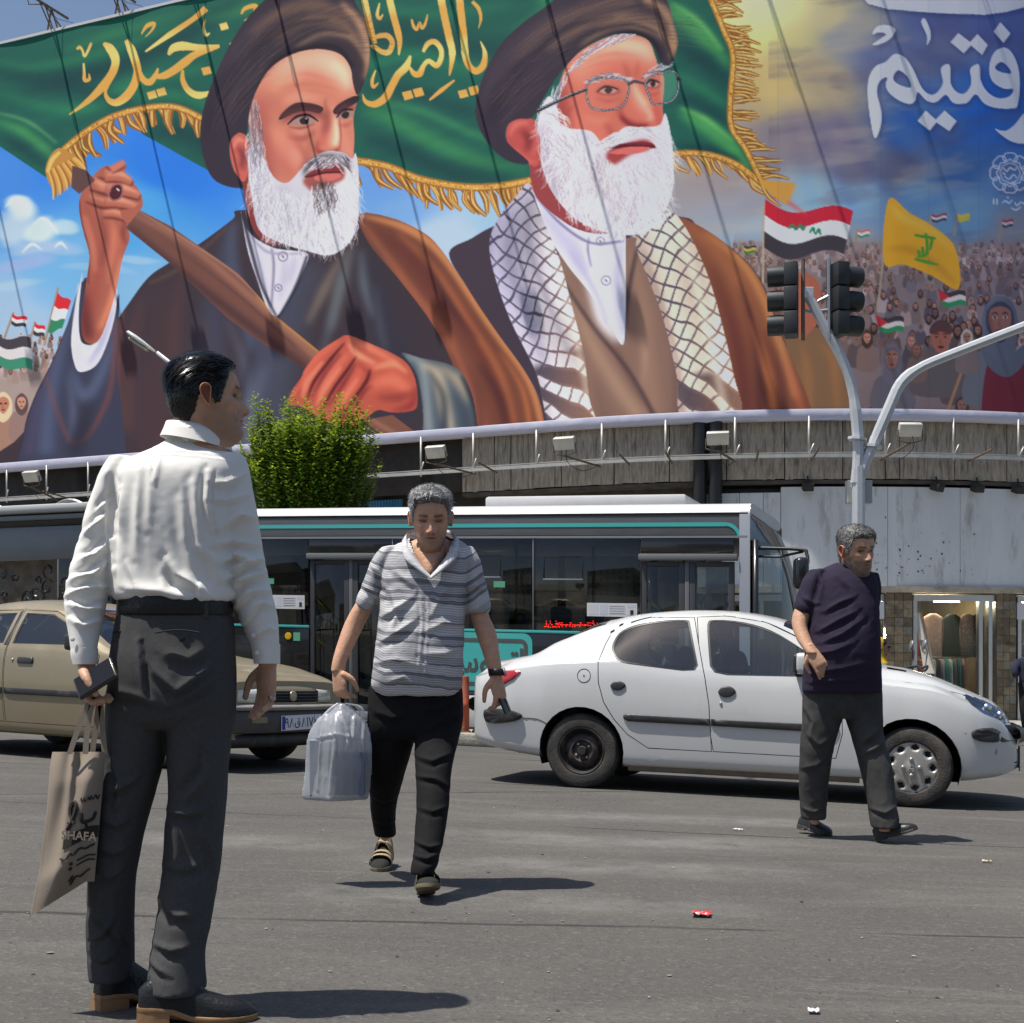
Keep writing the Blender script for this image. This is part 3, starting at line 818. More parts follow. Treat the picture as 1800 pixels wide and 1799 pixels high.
    crowd(1290,1800,428,470,4,5.5,[(176,168,172),(150,134,134),(128,112,112),(160,146,140)],330)
    crowd(1300,1800,460,600,6,13,pal,230)
    g=((xx>1290)&(yy>425))[...,None]*smooth((620-yy)/200)[...,None];cv.a[:]=cv.a*(1-.38*g)+np.array([140,118,112])*.38*g
    crowd(1490,1800,560,740,14,24,[(98,82,78),(86,74,72),(110,90,82),(80,72,76)],26)
    g=smooth((yy-560)/200)[...,None]*(xx>1330)[...,None]
    cv.a[:]=cv.a*(1-0.35*g)+np.array([104,74,62])*0.35*g
    # left crowd
    crowd(0,130,590,660,4,7,[(150,130,126),(140,118,110),(168,150,144)],60)
    cv.shape([(-5,660),(130,640),(130,840),(-5,840)],(150,128,118),0.8,6,curve=False)
    person_dot(6,706,30,(176,116,92),(150,112,92),(206,186,150))
    person_dot(38,704,22,(186,132,110),(136,108,100),(84,66,64))
    def flag(pts,bands,pole=None):
        if pole:cv.stroke(pole,4,(150,130,112),1)
        A,B,C,D=[np.array(p,float) for p in pts];n=len(bands)
        for i,c in enumerate(bands):
            t0,t1=i/n,(i+1)/n
            top=[A+(D-A)*t0+(B+(C-B)*t0-A-(D-A)*t0)*u+np.array([0,1])*0.09*np.linalg.norm(B-A)*math.sin(u*5.5) for u in np.linspace(0,1,14)]
            bot=[A+(D-A)*t1+(B+(C-B)*t1-A-(D-A)*t1)*u+np.array([0,1])*0.09*np.linalg.norm(B-A)*math.sin(u*5.5) for u in np.linspace(0,1,14)]
            cv.put(cv.mask(np.array(top+bot[::-1])),c)
    RED,WHT,BLK,GRN=(196,36,44),(226,222,222),(52,48,52),(44,122,84)
    flag([(22,552),(48,560),(45,578),(20,570)],[RED,WHT,BLK],[(24,550),(8,596)])
    flag([(62,568),(80,576),(78,594),(58,588)],[RED,WHT,BLK],[(62,566),(52,602)])
    flag([(102,515),(126,532),(110,580),(84,585)],[RED,WHT,GRN],[(103,506),(78,608)])
    flag([(-4,590),(54,598),(58,656),(-4,640)],[(62,56,62),(208,198,198),(54,128,100)])
    cv.stroke([(1343,360),(1342,500)],4,(176,156,132))
    flag([(1345,350),(1500,382),(1484,458),(1344,436)],[(190,34,50),(222,214,220),(58,52,58)])
    cv.stroke([(1350,352),(1372,348),(1420,380)],[2,10,2],(226,66,70),.7,2)
    for q in ([(1386,402),(1394,396),(1400,404),(1408,396),(1412,404),(1416,398)],[(1424,410),(1430,402),(1434,412),(1440,404),(1443,414)]):
        cv.stroke(q,[3,5,3,5,3],(30,128,88))
    for (x,y,w,bands) in ((1308,432,22,[(60,60,60),(200,170,60),(60,120,60)]),(1508,404,22,[(200,110,90),(220,215,210),(70,130,100)]),(1638,376,28,[(150,60,66),(200,196,200),(60,60,66)]),(1684,376,22,[(190,176,60),(180,170,56)]),(1762,386,20,[(160,50,60),(190,180,186),(60,56,66)])):
        flag([(x,y),(x+w,y+2),(x+w-2,y+15),(x,y+13)],bands,[(x,y),(x-6,y+40)])
    # yellow flag
    cv.stroke([(1563,352),(1543,550)],4,(160,140,120))
    cv.shape([(1562,352),(1600,376),(1640,398),(1680,436),(1686,508),(1640,486),(1590,466),(1554,462)],(214,156,34),curve=True)
    cv.stroke([(1562,360),(1590,384),(1640,408),(1676,440)],[2,16,12,4],(232,182,66),.7,4)
    cv.stroke([(1558,440),(1600,440),(1650,470),(1680,500)],[2,14,12,4],(176,118,26),.6,4)
    for q in ([(1608,414),(1646,420)],[(1628,410),(1630,446),(1612,452)],[(1640,416),(1636,440)],[(1608,456),(1650,466)],[(1614,440),(1618,450)],[(1622,434),(1624,452)]):
        cv.stroke(q,[4,6,3],(70,142,40))
    for (x,y,w,h) in ((1540,554,50,34),(1650,508,48,34)):
        flag([(x,y),(x+w,y+8),(x+w,y+h),(x+4,y+h-8)],[(58,50,50),(206,196,190),(40,130,74)])
        cv.shape([(x,y),(x+w*.42,y+h*.42),(x+4,y+h-10)],(186,40,46),curve=False)
    # bigger faces in the right foreground
    def hood_woman(x,y,h,hoodc,inner,cloth,skin=(140,92,78)):
        cv.shape([(x-h*1.25,y+h*3.4),(x-h*1.2,y+h*1.9),(x-h*.65,y+h*1.3),(x+h*.65,y+h*1.3),(x+h*1.25,y+h*1.9),(x+h*1.4,y+h*3.4)],cloth)
        cv.shape([(x-h*.62,y+h*.9),(x-h*.66,y-h*.05),(x-h*.36,y-h*.62),(x,y-h*.74),(x+h*.4,y-h*.6),(x+h*.66,y),(x+h*.62,y+h*.9),(x+h*.5,y+h*1.6),(x,y+h*1.9),(x-h*.5,y+h*1.6)],hoodc)
        cv.shape([(x-h*.5,y+h*.5),(x-h*.48,y-h*.2),(x,y-h*.55),(x+h*.48,y-h*.2),(x+h*.5,y+h*.5),(x,y+h*1.05)],inner)
        cv.shape([(x-h*.42,y+h*.25),(x-h*.38,y-h*.2),(x,y-h*.36),(x+h*.38,y-h*.2),(x+h*.42,y+h*.25),(x+h*.22,y+h*.75),(x,y+h*.86),(x-h*.22,y+h*.75)],skin)
        d=tuple(q*0.4 for q in skin)
        for sx in (-1,1):
            cv.stroke([(x+sx*h*.08,y-h*.06),(x+sx*h*.2,y-h*.12),(x+sx*h*.32,y-h*.05)],[2,h*.06,1],d)
            cv.shape([(x+sx*h*.2-h*.1,y+h*.07),(x+sx*h*.2,y+h*.01),(x+sx*h*.2+h*.1,y+h*.07),(x+sx*h*.2,y+h*.12)],(210,190,180));cv.shape([(x+sx*h*.2-h*.05,y+h*.06),(x+sx*h*.2,y+h*.01),(x+sx*h*.2+h*.05,y+h*.06),(x+sx*h*.2,y+h*.12)],(40,26,24))
        cv.stroke([(x+h*.02,y+h*.1),(x-h*.06,y+h*.36),(x+h*.07,y+h*.38)],[1,h*.05,2],tuple(q*.7 for q in skin),.9,1)
        cv.shape([(x-h*.15,y+h*.56),(x,y+h*.5),(x+h*.15,y+h*.56),(x,y+h*.68)],(104,46,44));cv.stroke([(x-h*.38,y-h*.1),(x-h*.4,y+h*.3),(x-h*.15,y+h*.8)],[2,h*.12,2],tuple(q*.75 for q in skin),.6,3,n=6)
        cv.stroke([(x-h*.56,y+h*.9),(x-h*.6,y),(x-h*.3,y-h*.58),(x+h*.2,y-h*.66)],[2,h*.08,h*.08,2],tuple(min(255,q*1.4) for q in hoodc),.6,2)
    def beanie(x,y,h):
        cv.shape([(x-h*1.3,y+h*2.8),(x-h*1.2,y+h*1.6),(x-h*.5,y+h*1.05),(x+h*.5,y+h*1.05),(x+h*1.3,y+h*1.6),(x+h*1.4,y+h*2.8)],(86,78,74))
        cv.shape([(x-h*.46,y+h*.2),(x-h*.4,y-h*.2),(x+h*.4,y-h*.2),(x+h*.44,y+h*.2),(x+h*.25,y+h*.75),(x,y+h*.88),(x-h*.25,y+h*.75)],(150,88,66))
        cv.shape([(x-h*.48,y),(x-h*.46,y-h*.4),(x,y-h*.68),(x+h*.46,y-h*.4),(x+h*.48,y),(x,y-h*.12)],(78,50,44))
        for sx in (-1,1):
            cv.stroke([(x+sx*h*.08,y+h*.02),(x+sx*h*.2,y-h*.03),(x+sx*h*.32,y+h*.03)],[2,h*.06,1],(60,34,28));cv.shape([(x+sx*h*.2-h*.08,y+h*.13),(x+sx*h*.2,y+h*.09),(x+sx*h*.2+h*.08,y+h*.13),(x+sx*h*.2,y+h*.17)],(44,26,24))
        cv.stroke([(x,y+h*.15),(x-h*.06,y+h*.4),(x+h*.06,y+h*.42)],[1,h*.05,2],(108,58,44),.9,1)
        cv.shape([(x-h*.15,y+h*.58),(x,y+h*.53),(x+h*.15,y+h*.58),(x,y+h*.68)],(70,34,32))
    hood_woman(1568,626,27,(96,92,98),(88,84,90),(92,88,92))
    beanie(1655,588,38)
    cv.stroke([(1696,640),(1664,730)],5,(150,110,76))
    hood_woman(1758,556,46,(88,92,102),(56,58,68),(96,98,102))
    cv.shape([(1736,640),(1770,652),(1800,640),(1800,760),(1730,760)],(104,34,38))
    cv.shape([(1725,610),(1760,640),(1800,606),(1800,640),(1770,664),(1738,646)],(84,90,98))
    person_dot(1700,590,20,(150,100,80),(110,96,90),(176,168,160))
    person_dot(1612,612,18,(140,88,70),(104,84,74),(90,70,62))
    # man behind the lamps, orange shoulder
    cv.shape([(1370,560),(1400,580),(1436,576),(1460,600),(1490,650),(1500,740),(1360,740)],(124,92,62));cv.shape([(1376,540),(1380,500),(1410,480),(1440,500),(1440,560),(1410,596),(1384,580)],(164,92,66))
    for q in ([(1440,600),(1466,640),(1474,735)],[(1410,600),(1420,660),(1424,735)]):cv.stroke(q,[2,14,6],(172,112,58),.6,5)

    # --- the green flag
    top=[(0,-30),(1250,-30),(1250,0),(1275,60),(1290,105),(1284,180),(1287,226),(1312,264),(1338,320)]
    bot=[(1300,293),(1262,277),(1190,272),(1060,300),(935,319),(870,331),(810,331),(740,318),(680,296),(628,285),(430,336),(380,308),(250,236),(232,200),(200,208),(150,238),(112,266),(82,313),(0,258)]
    FL=cv.mask(np.array(top+bot,float));cv.put(FL,(22,84,70));fm=cv.full(FL)
    gd,gl,gm=(12,54,58),(70,152,80),(36,118,80)
    def fs(p,w,c,o,b):cv.stroke(p,w,c,o,b,within=fm)
    for p,w,c,o,b in (
        ([(0,130),(80,140),(200,120),(330,60),(420,10)],[10,30,26,16],gd,.7,7),([(0,165),(90,190),(160,190),(230,150),(360,120)],[4,18,22,10],gm,.8,6),
        ([(0,110),(60,118),(170,96),(320,40)],[4,10,14,4],gm,.7,5),([(110,90),(200,60),(330,20)],[4,14,4],gl,.45,6),([(0,215),(40,232),(80,262),(96,280)],[6,16,14,4],gl,.75,5),([(0,200),(50,215),(100,252)],[3,6,3],(120,176,100),.6,2),
        ([(0,240),(40,262),(84,296)],[3,16,6],gd,.8,5),([(40,160),(110,150),(180,170),(240,185)],[4,26,20,6],gd,.7,8),([(230,172),(300,168),(350,178),(400,200)],[5,14,14,5],gm,.8,6),([(350,40),(420,20),(480,8)],[4,16,6],gl,.5,6),
        ([(250,230),(340,240),(430,300)],[4,40,40],gd,.8,10),
        ([(640,70),(700,60),(860,90),(900,80)],[20,50,40,10],gd,.6,14),([(640,120),(720,96),(830,120),(880,110)],[10,20,16,6],gm,.8,8),([(640,195),(690,210),(760,250),(850,286),(930,296)],[10,26,28,20,6],gl,.55,8),([(650,175),(740,195),(830,235),(880,252)],[4,10,10,3],(84,168,92),.5,5),([(640,160),(720,160),(800,190),(860,210)],[6,22,20,8],gd,.7,8),
        ([(640,240),(720,270),(800,305),(900,316)],[10,26,24,8],gd,.85,9),([(660,10),(760,26),(900,8)],[5,14,5],gm,.7,6),([(930,-8),(960,10),(900,60)],[5,12,3],gl,.5,6),
        ([(1160,10),(1200,30),(1250,80),(1282,120)],[6,30,26,8],gl,.8,7),([(1180,5),(1230,40),(1270,90)],[3,8,4],(120,196,96),.7,3),([(1190,80),(1240,110),(1284,150)],[12,34,10],gd,.85,8),([(1190,130),(1240,160),(1282,190)],[6,14,5],gm,.8,5),([(1190,170),(1240,190),(1284,222)],[8,20,8],gd,.8,6),([(1195,200),(1240,222),(1290,262),(1325,300)],[8,26,26,6],gl,.9,6),([(1195,190),(1240,210),(1290,250)],[3,8,3],(116,194,96),.8,3),([(1185,258),(1240,262),(1300,284)],[4,12,6],gd,.9,4),([(1300,250),(1330,296),(1336,316)],[3,10,4],gd,.8,4)):
        fs(p,w,c,o,b)
    cv.a[:]=cv.a*(1+0.07*fm[...,None]*fbm(xx/70+yy/30,yy/16+xx/60,seed=40)[...,None])
    # --- fringes
    def fringe(path,L,ang0,ang1,n,band=11,wob=.25,seed=1):
        p=catmull(path,12);r2=np.random.default_rng(seed)
        d=np.r_[0,np.cumsum(np.hypot(*np.diff(p,axis=0).T))]
        for i,u in enumerate(np.linspace(0,1,n)):
            q=np.array([np.interp(u*d[-1],d,p[:,0]),np.interp(u*d[-1],d,p[:,1])])
            a=ang0+(ang1-ang0)*u+r2.normal(0,wob);l=L*r2.uniform(0.72,1.08)
            bend=r2.normal(0,.25)
            e1=q+l*.5*np.array([math.cos(a+bend),math.sin(a+bend)]);e2=q+l*np.array([math.cos(a),math.sin(a)])
            wd=max(4.5,d[-1]/n*1.05)
            cv.stroke([q,e1,e2],[wd*.8,wd*1.15,wd*.5],(132,82,34),1,0,n=5)
            for k in range(3):
                o=np.array([r2.normal(0,wd*.22),0]);cv.stroke([q+o,e1+o,e2+o*.7],[1.2,2.4,.8],[(222,172,88),(190,136,62),(236,196,118)][k],.85,0,n=5)
        cv.stroke(path,band,(150,98,40),1);cv.stroke(path,band*.55,(206,156,70),.9)
        for u in np.linspace(0.01,.99,int(d[-1]/5)):
            q=np.array([np.interp(u*d[-1],d,p[:,0]),np.interp(u*d[-1],d,p[:,1])])+r2.normal(0,band*.14,2)
            cv.shape([q+(-1.5,0),q+(0,-1.5),q+(1.5,0),q+(0,1.5)],(240,206,128) if r2.random()<.6 else (112,68,26),.8,n=2)
    fringe([(112,264),(150,234),(200,205),(262,190),(312,190),(358,210)],48,1.15,1.25,24,12,.22,2)
    fringe([(622,283),(680,293),(740,316),(810,329),(870,329),(938,317)],58,0.95,1.25,34,14,.16,3)
    fringe([(1180,272),(1220,270),(1262,277),(1300,293),(1338,322)],52,.85,.75,26,12,.14,4)
    fringe([(1246,-10),(1262,28),(1275,60),(1289,100),(1284,180),(1287,226),(1312,264),(1340,322)],50,.12,.18,52,11,.12,5)
    for a in np.linspace(.1,.75,10):cv.stroke([(1338,320),(1338+30*math.cos(a),320+30*math.sin(a)),(1338+62*math.cos(a-.05),320+62*math.sin(a-.05))],[7,8,2],(200,146,62),1,n=5)
    # tassels round the pole
    cv.shape([(80,300),(92,270),(112,262),(150,290),(144,300),(104,312),(92,330)],(176,124,56))
    for i in range(16):
        u=i/15;q=np.array([86+44*u,300-22*u]);e=q+np.array([8+18*u,52-22*u]);cv.stroke([q,(q+e)/2+(4,0),e],[5,6,2],[(216,164,84),(150,98,42),(190,138,66)][i%3],1,n=5)
    cv.stroke([(84,304),(92,282),(106,268)],[5,8,5],(222,176,92))

    # --- gold calligraphy
    gold_map=(np.array([226,172,88])[None,None]+(smooth((np.sin(yy/17+xx/90)+.2)/1.2)[...,None]-.5)*np.array([36,38,36]))
    def gold(p,w,nib=None,n=8):cv.put(cv.mask(ribbon(p,[q*1.0 for q in w],n,nib)),gold_map)
    def dia(x,y,r,col=None,rot=.5):
        pts=[(x+r*math.cos(rot+k*math.pi/2),y+r*.86*math.sin(rot+k*math.pi/2)) for k in range(4)]
        cv.put(cv.mask(np.array(pts)),gold_map if col is None else col)
    gold([(182,77),(192,84),(201,98),(203,112),(197,130),(180,154),(155,179),(122,203)],[4,15,16,14,14,15,10,1])
    gold([(222,71),(231,88),(238,108),(242,126),(236,150),(222,170),(204,181),(191,176),(186,162),(196,144)],[7,15,15,14,15,16,13,9,5,1])
    gold([(236,100),(246,130),(255,143),(265,145),(274,134),(279,121)],[3,10,11,12,9,3])
    gold([(274,136),(290,134),(308,124),(326,110),(345,96),(386,82)],[6,13,14,15,12,5])
    gold([(297,98),(306,86),(322,82),(350,84),(386,81)],[4,14,16,11,4])
    gold([(322,124),(322,142),(332,160),(350,168),(378,161)],[4,9,11,13,5])
    gold([(362,15),(340,34),(300,62),(256,92)],[12,9,10,3])
    gold([(249,61),(256,50),(262,45),(272,43),(268,54),(256,66)],[2,6,8,7,4,1]);gold([(361,34),(358,48),(362,62),(369,58)],[1,4,6,2])
    gold([(136,88),(141,84),(146,90),(150,100),(160,80),(160,76)],[4,6,4,4,5,2]);gold([(148,112),(149,128),(150,142),(158,140),(157,130)],[3,5,7,6,1])
    dia(363,125,11);dia(268,168,11);dia(285,163,11);dia(394,47,10);dia(488,9,9)
    gold([(406,82),(420,74),(432,66),(440,50)],[10,12,8,4]);gold([(425,26),(432,16),(450,12),(446,26),(430,38)],[3,7,9,5,1])
    gold([(640,-6),(646,24),(653,56),(660,78)],[12,12,12,8]);gold([(684,-6),(692,28),(700,58),(703,76),(701,98)],[12,12,12,9,2])
    gold([(653,70),(668,64),(682,64),(690,76),(684,92),(672,92),(660,84),(652,82)],[4,9,10,9,10,9,8,4])
    gold([(775,-6),(782,30),(790,66),(796,96),(791,134)],[13,13,13,12,2]);gold([(808,-6),(812,30),(816,66),(819,100),(826,118),(838,126),(850,116),(853,94),(845,73)],[13,13,13,12,11,12,12,8,1])
    gold([(744,92),(752,78),(764,74),(775,86),(776,102),(768,116),(754,108),(745,116),(738,130),(728,130),(720,118)],[5,9,10,9,9,10,8,8,12,10,3])
    gold([(722,98),(714,118),(700,132),(690,150),(678,172),(660,184),(644,180),(638,166)],[3,14,13,13,14,12,8,1])
    gold([(724,34),(727,46),(733,52),(738,40),(742,50),(748,42),(752,26)],[3,6,6,3,6,5,2]);gold([(755,177),(776,160),(800,142)],[3,8,3])
    dia(717,168,12);dia(736,163,12);dia(815,166,11);dia(834,160,12);gold([(831,4),(842,16),(846,34),(842,51)],[6,7,5,1]);gold([(668,6),(664,26),(668,34),(674,26)],[2,6,6,2]);gold([(661,124),(655,142),(657,154),(666,146)],[2,6,6,2])

    # --- helper for painterly figures
    def hair(region,n,flow,L,cols,op=.5,seed=0,wav=2.0):
        """strands starting inside a polygon, flowing along flow(x, y) -> angle"""
        r3=np.random.default_rng(seed);m=cv.full(cv.mask(catmull(region,6,True)))
        ys,xs=np.nonzero(m>.5);pk=r3.integers(len(xs),size=n)
        P0=np.stack([xs[pk],ys[pk]],1).astype(float)+r3.random((n,2));out=[P0];ph=r3.uniform(0,6.28,n);Ls=L*r3.uniform(.5,1.1,n)
        for k in range(7):
            a=flow(out[-1][:,0],out[-1][:,1])+.28*wav*np.sin(ph+k*1.1)
            out.append(out[-1]+(Ls/7)[:,None]*np.stack([np.cos(a),np.sin(a)],1))
        cv.strands(np.stack(out,1),np.array(cols)[r3.integers(len(cols),size=n)],op)
    def folds(items,within=None):
        for p,w,c,o,b in items:cv.stroke(p,w,c,o,b,within=within)

    # ================= figure with the pole
    robe=[(38,850),(42,760),(60,700),(90,640),(120,570),(138,530),(150,490),(170,500),(206,520),(205,560),(222,540),(260,490),(300,462),(350,430),(410,386),(430,370),(620,380),(690,386),(745,410),(775,440),(820,505),(870,580),(920,650),(945,700),(960,760),(960,850)]
    cv.shape(robe,(52,42,48),n=5);rm=cv.full(cv.mask(catmull(robe,5,True)))
    # brown cloak on the right shoulder
    cl=[(632,378),(690,384),(745,410),(776,440),(822,506),(872,582),(922,652),(948,704),(960,760),(860,850),(842,770),(800,650),(760,570),(700,490),(650,430)]
    cv.shape(cl,(106,60,44));cm=cv.full(cv.mask(catmull(cl,5,True)))
    folds((([(640,380),(720,404),(780,452),(860,570),(930,672),(955,760)],[4,16,14,12,12,10],(190,124,76),.9,3),([(650,400),(720,450),(780,530),(850,620),(900,760)],[6,34,30,30,20],(90,42,36),.8,8),([(640,396),(700,480),(760,560),(820,650),(860,800)],[4,14,16,18,20],(156,88,60),.8,4),([(700,410),(760,470),(820,560),(880,660),(910,780)],[3,10,12,14,12],(172,98,58),.7,4),([(740,440),(780,520),(840,600)],[2,12,3],(58,30,32),.8,4),([(840,640),(880,700),(900,790)],[3,14,10],(64,32,32),.8,5),([(800,600),(840,690),(850,800)],[3,12,10],(76,40,38),.8,5),([(880,620),(920,690),(935,780)],[2,8,8],(190,110,60),.7,3)),cm)
    # dark inner robe, blue-grey lights
    folds((([(560,460),(520,520),(490,600),(470,700),(460,800)],[30,60,80,90,90],(62,66,82),.9,16),([(640,440),(660,520),(690,620),(700,740)],[20,50,60,70],(44,42,54),.9,14),([(620,430),(600,500),(580,580)],[5,20,8],(112,120,118),.7,6),([(606,440),(570,510),(540,570)],[4,18,6],(118,106,90),.75,5),([(636,440),(640,500),(656,560)],[4,16,5],(96,110,116),.7,5),([(600,480),(585,560),(560,640)],[3,14,5],(84,96,106),.6,5),([(660,500),(670,580),(680,620)],[3,12,4],(76,84,96),.6,5),
           ([(412,390),(405,450),(420,520),(450,620)],[10,26,26,20],(66,74,96),.9,6),([(396,420),(380,500),(370,600),(360,760)],[6,26,50,70],(58,60,78),.85,12),([(470,640),(440,720),(430,800)],[6,26,20],(92,100,120),.6,8),([(400,560),(430,640),(440,720)],[4,14,6],(88,98,120),.6,6),([(452,600),(420,700)],[4,10],(40,40,52),.8,5),
           ([(300,480),(290,560),(280,700),(276,820)],[10,40,60,70],(66,46,48),.8,16),([(250,520),(230,620),(220,760)],[6,20,30],(82,54,52),.7,8),([(330,460),(310,560),(312,700)],[4,16,14],(84,56,54),.6,8),([(215,540),(205,650),(205,760)],[4,12,10],(120,62,54),.75,4),([(360,560),(350,660),(345,780)],[3,12,10],(98,54,48),.6,6),([(262,500),(320,470),(400,400)],[3,6,3],(92,66,58),.8,2)),rm)
    # hanging sleeve
    sl=[(142,498),(120,570),(92,640),(62,700),(42,770),(44,850),(210,850),(206,640),(210,520),(200,560),(170,640),(150,650),(140,600),(150,520)]
    cv.shape(sl,(50,52,70));sm=cv.full(cv.mask(catmull(sl,5,True)))
    folds((([(135,520),(110,600),(90,690),(80,800)],[4,20,26,30],(74,84,112),.8,7),([(120,560),(70,700),(50,800)],[3,12,14],(70,62,88),.8,5),([(125,640),(150,700),(185,640),(204,560)],[4,18,16,4],(86,100,128),.75,6),([(120,660),(130,730),(124,780)],[4,12,4],(96,110,138),.6,5),([(204,560),(190,700),(130,780),(80,660)],[5,8,6,4],(128,66,58),.7,3),([(160,700),(150,740),(130,800)],[4,20,30],(34,32,44),.8,8)),sm)
    # white cuff
    cv.shape([(146,480),(136,530),(126,600),(134,648),(150,654),(172,640),(190,600),(204,545),(204,500),(190,540),(170,600),(150,606),(141,590),(140,540)],(206,204,222))
    folds((([(140,500),(133,560),(128,610)],[2,6,3],(240,240,248),.9,1),([(200,540),(180,600),(158,640)],[2,8,3],(150,154,180),.8,3),([(148,606),(155,622),(172,604)],[1,5,1],(246,246,252),.8,1)))
    # raised arm and fist
    skin,skd,skl=(160,88,70),(96,42,38),(224,156,120)
    arm=[(152,500),(158,450),(148,410),(140,370),(144,340),(166,308),(186,292),(204,296),(216,284),(222,296),(216,312),(238,326),(250,348),(250,366),(234,374),(224,396),(228,420),(214,460),(202,520),(176,596),(152,602),(144,570)]
    cv.shape(arm,skin);am=cv.full(cv.mask(catmull(arm,5,True)))
    folds((([(150,500),(148,560),(152,600)],[10,24,20],skd,.8,8),([(215,450),(200,520),(176,580)],[4,12,6],(238,146,104),.8,4),([(170,420),(172,480),(160,560)],[6,14,8],(146,62,54),.7,6),([(150,350),(160,400),(170,440)],[4,14,6],(146,66,54),.7,5),([(166,312),(180,330),(200,330)],[3,10,4],skl,.6,4),([(200,300),(212,310),(216,318)],[3,6,3],skl,.6,3),([(200,336),(226,342),(246,352)],[3,8,4],skl,.55,3),([(186,366),(206,372),(232,376)],[3,5,3],skd,.8,2),([(180,318),(196,328),(222,332)],[2,4,2],skd,.7,2),([(168,346),(190,350),(216,356)],[2,4,2],skd,.7,2),([(196,396),(206,420),(196,470)],[4,14,5],(196,104,80),.8,5),([(224,380),(216,410),(222,430)],[2,8,3],skd,.7,3),([(146,380),(152,420),(156,470)],[2,6,2],(214,130,104),.6,3)),am)
    K=(88,34,32)
    folds((([(172,312),(192,318),(214,316),(230,326)],[2,5,4,2],K,.9,1),([(158,334),(184,342),(216,346),(246,350)],[2,5,5,2],K,.9,1),([(152,356),(178,366),(206,372),(234,374)],[2,5,5,2],K,.9,1),([(186,294),(200,304),(214,312)],[2,5,2],K,.85,1),([(166,318),(188,326),(212,326)],[2,7,3],(232,160,126),.8,2),([(158,344),(184,352),(212,356)],[2,7,3],(224,150,118),.7,2),([(186,300),(196,308),(206,312)],[2,6,2],(238,170,134),.8,2),([(218,334),(236,340),(246,346)],[2,7,3],(236,162,126),.8,2),([(212,360),(230,364),(244,362)],[2,6,2],(226,150,116),.7,2),([(152,380),(164,430),(168,480)],[4,9,4],(214,136,106),.6,3),([(176,380),(184,420),(180,470)],[3,8,3],(112,50,44),.7,3),([(196,384),(200,420),(190,500)],[3,8,3],(206,124,94),.6,3),([(148,520),(152,560),(158,596)],[8,16,12],(88,34,34),.7,5),([(140,352),(144,390),(156,440),(156,500)],[2,3,3,2],(74,28,28),.8,1)),am)
    # pole
    cv.put(cv.mask(np.array([(128,292),(152,300),(168,318),(140,342),(126,330)],float)),(86,60,58))
    pole=np.array([(238,366),(300,398),(420,482),(490,560),(566,622),(548,656),(470,610),(400,560),(300,464),(222,402)],float)
    PM=cv.mask(pole);cv.put(PM,(104,66,56));pm=cv.full(PM)
    folds((([(234,376),(360,452),(560,632)],[6,12,14],(142,96,78),.9,3),([(226,398),(340,496),(540,650)],[8,14,16],(66,42,42),.9,4),([(238,368),(400,470),(480,548)],[2,4,4],(170,122,96),.8,1),([(450,520),(500,566),(566,622)],[2,8,6],(206,146,70),.9,3),([(300,430),(420,520),(520,610)],[1,3,2],(80,52,48),.8,1)),pm)
    for (a,b,c),w in ((((184,312),(210,310),(232,322)),20),(((186,334),(216,334),(246,346)),21),(((184,356),(212,356),(240,366)),19),(((180,376),(204,376),(226,386)),15)):
        P3=np.array([a,b,c],float);cv.stroke(P3+(1,3),[w*.7,w*1.1,w*.55],K,.9,1);cv.stroke(P3,[w*.8,w,w*.5],(170,96,76),1,1);cv.stroke(P3+(2,-w*.2),[2,w*.42,2],(230,162,128),.75,2)
    cv.stroke([(196,300),(208,292),(219,284)],[14,13,8],(190,112,88),1,1);cv.stroke([(196,306),(210,300),(222,292)],[1,3,1],K,.9,1)
    cv.shape([(212,372),(236,366),(250,352),(250,366),(238,380),(224,394)],skin);cv.shape([(192,338),(204,324),(214,330),(212,346),(200,352),(193,348)],(70,24,34));cv.stroke([(192,340),(198,328),(210,324),(216,334),(212,348),(200,353),(192,346),(192,340)],3,(150,90,88));cv.stroke([(205,332),(210,336)],3,(220,190,190))
    # lower fist
    pole2=np.array([(640,740),(690,730),(740,768),(740,800),(700,790)],float);cv.put(cv.mask(pole2),(112,72,58));cv.stroke([(656,740),(736,788)],[6,10],(146,100,78),.8,2)
    fist=[(508,712),(512,690),(530,664),(536,650),(560,620),(596,596),(612,590),(640,600),(690,622),(716,640),(730,668),(734,706),(726,722),(690,726),(664,722),(640,740),(620,752),(570,740),(530,716)]
    cv.shape(fist,(172,78,60));fi=cv.full(cv.mask(catmull(fist,5,True)))
    folds((([(540,690),(536,660),(562,624),(596,600)],[6,12,16,6],(206,96,76),.9,4),([(558,700),(580,660),(616,620)],[4,14,6],(212,104,82),.85,4),([(590,720),(620,680),(640,640)],[4,14,5],(206,96,74),.8,4),([(548,700),(570,660),(600,622)],[2,5,2],(98,28,36),.9,2),([(576,716),(604,676),(626,640)],[2,6,2],(104,30,38),.9,2),([(616,736),(640,690),(656,680)],[2,6,2],(110,34,38),.9,2),([(612,596),(650,612),(700,640)],[3,10,5],(236,140,104),.8,4),([(650,680),(690,668),(722,690)],[6,20,8],(236,128,96),.8,7),([(640,650),(670,640),(700,660)],[3,8,3],(216,104,80),.8,4),([(630,640),(650,660),(640,690)],[2,8,2],(140,48,46),.8,3),([(512,708),(520,684),(530,672)],[6,12,4],(160,54,52),.8,3),([(690,724),(724,712),(732,680)],[3,10,4],(120,34,40),.9,4)),fi)
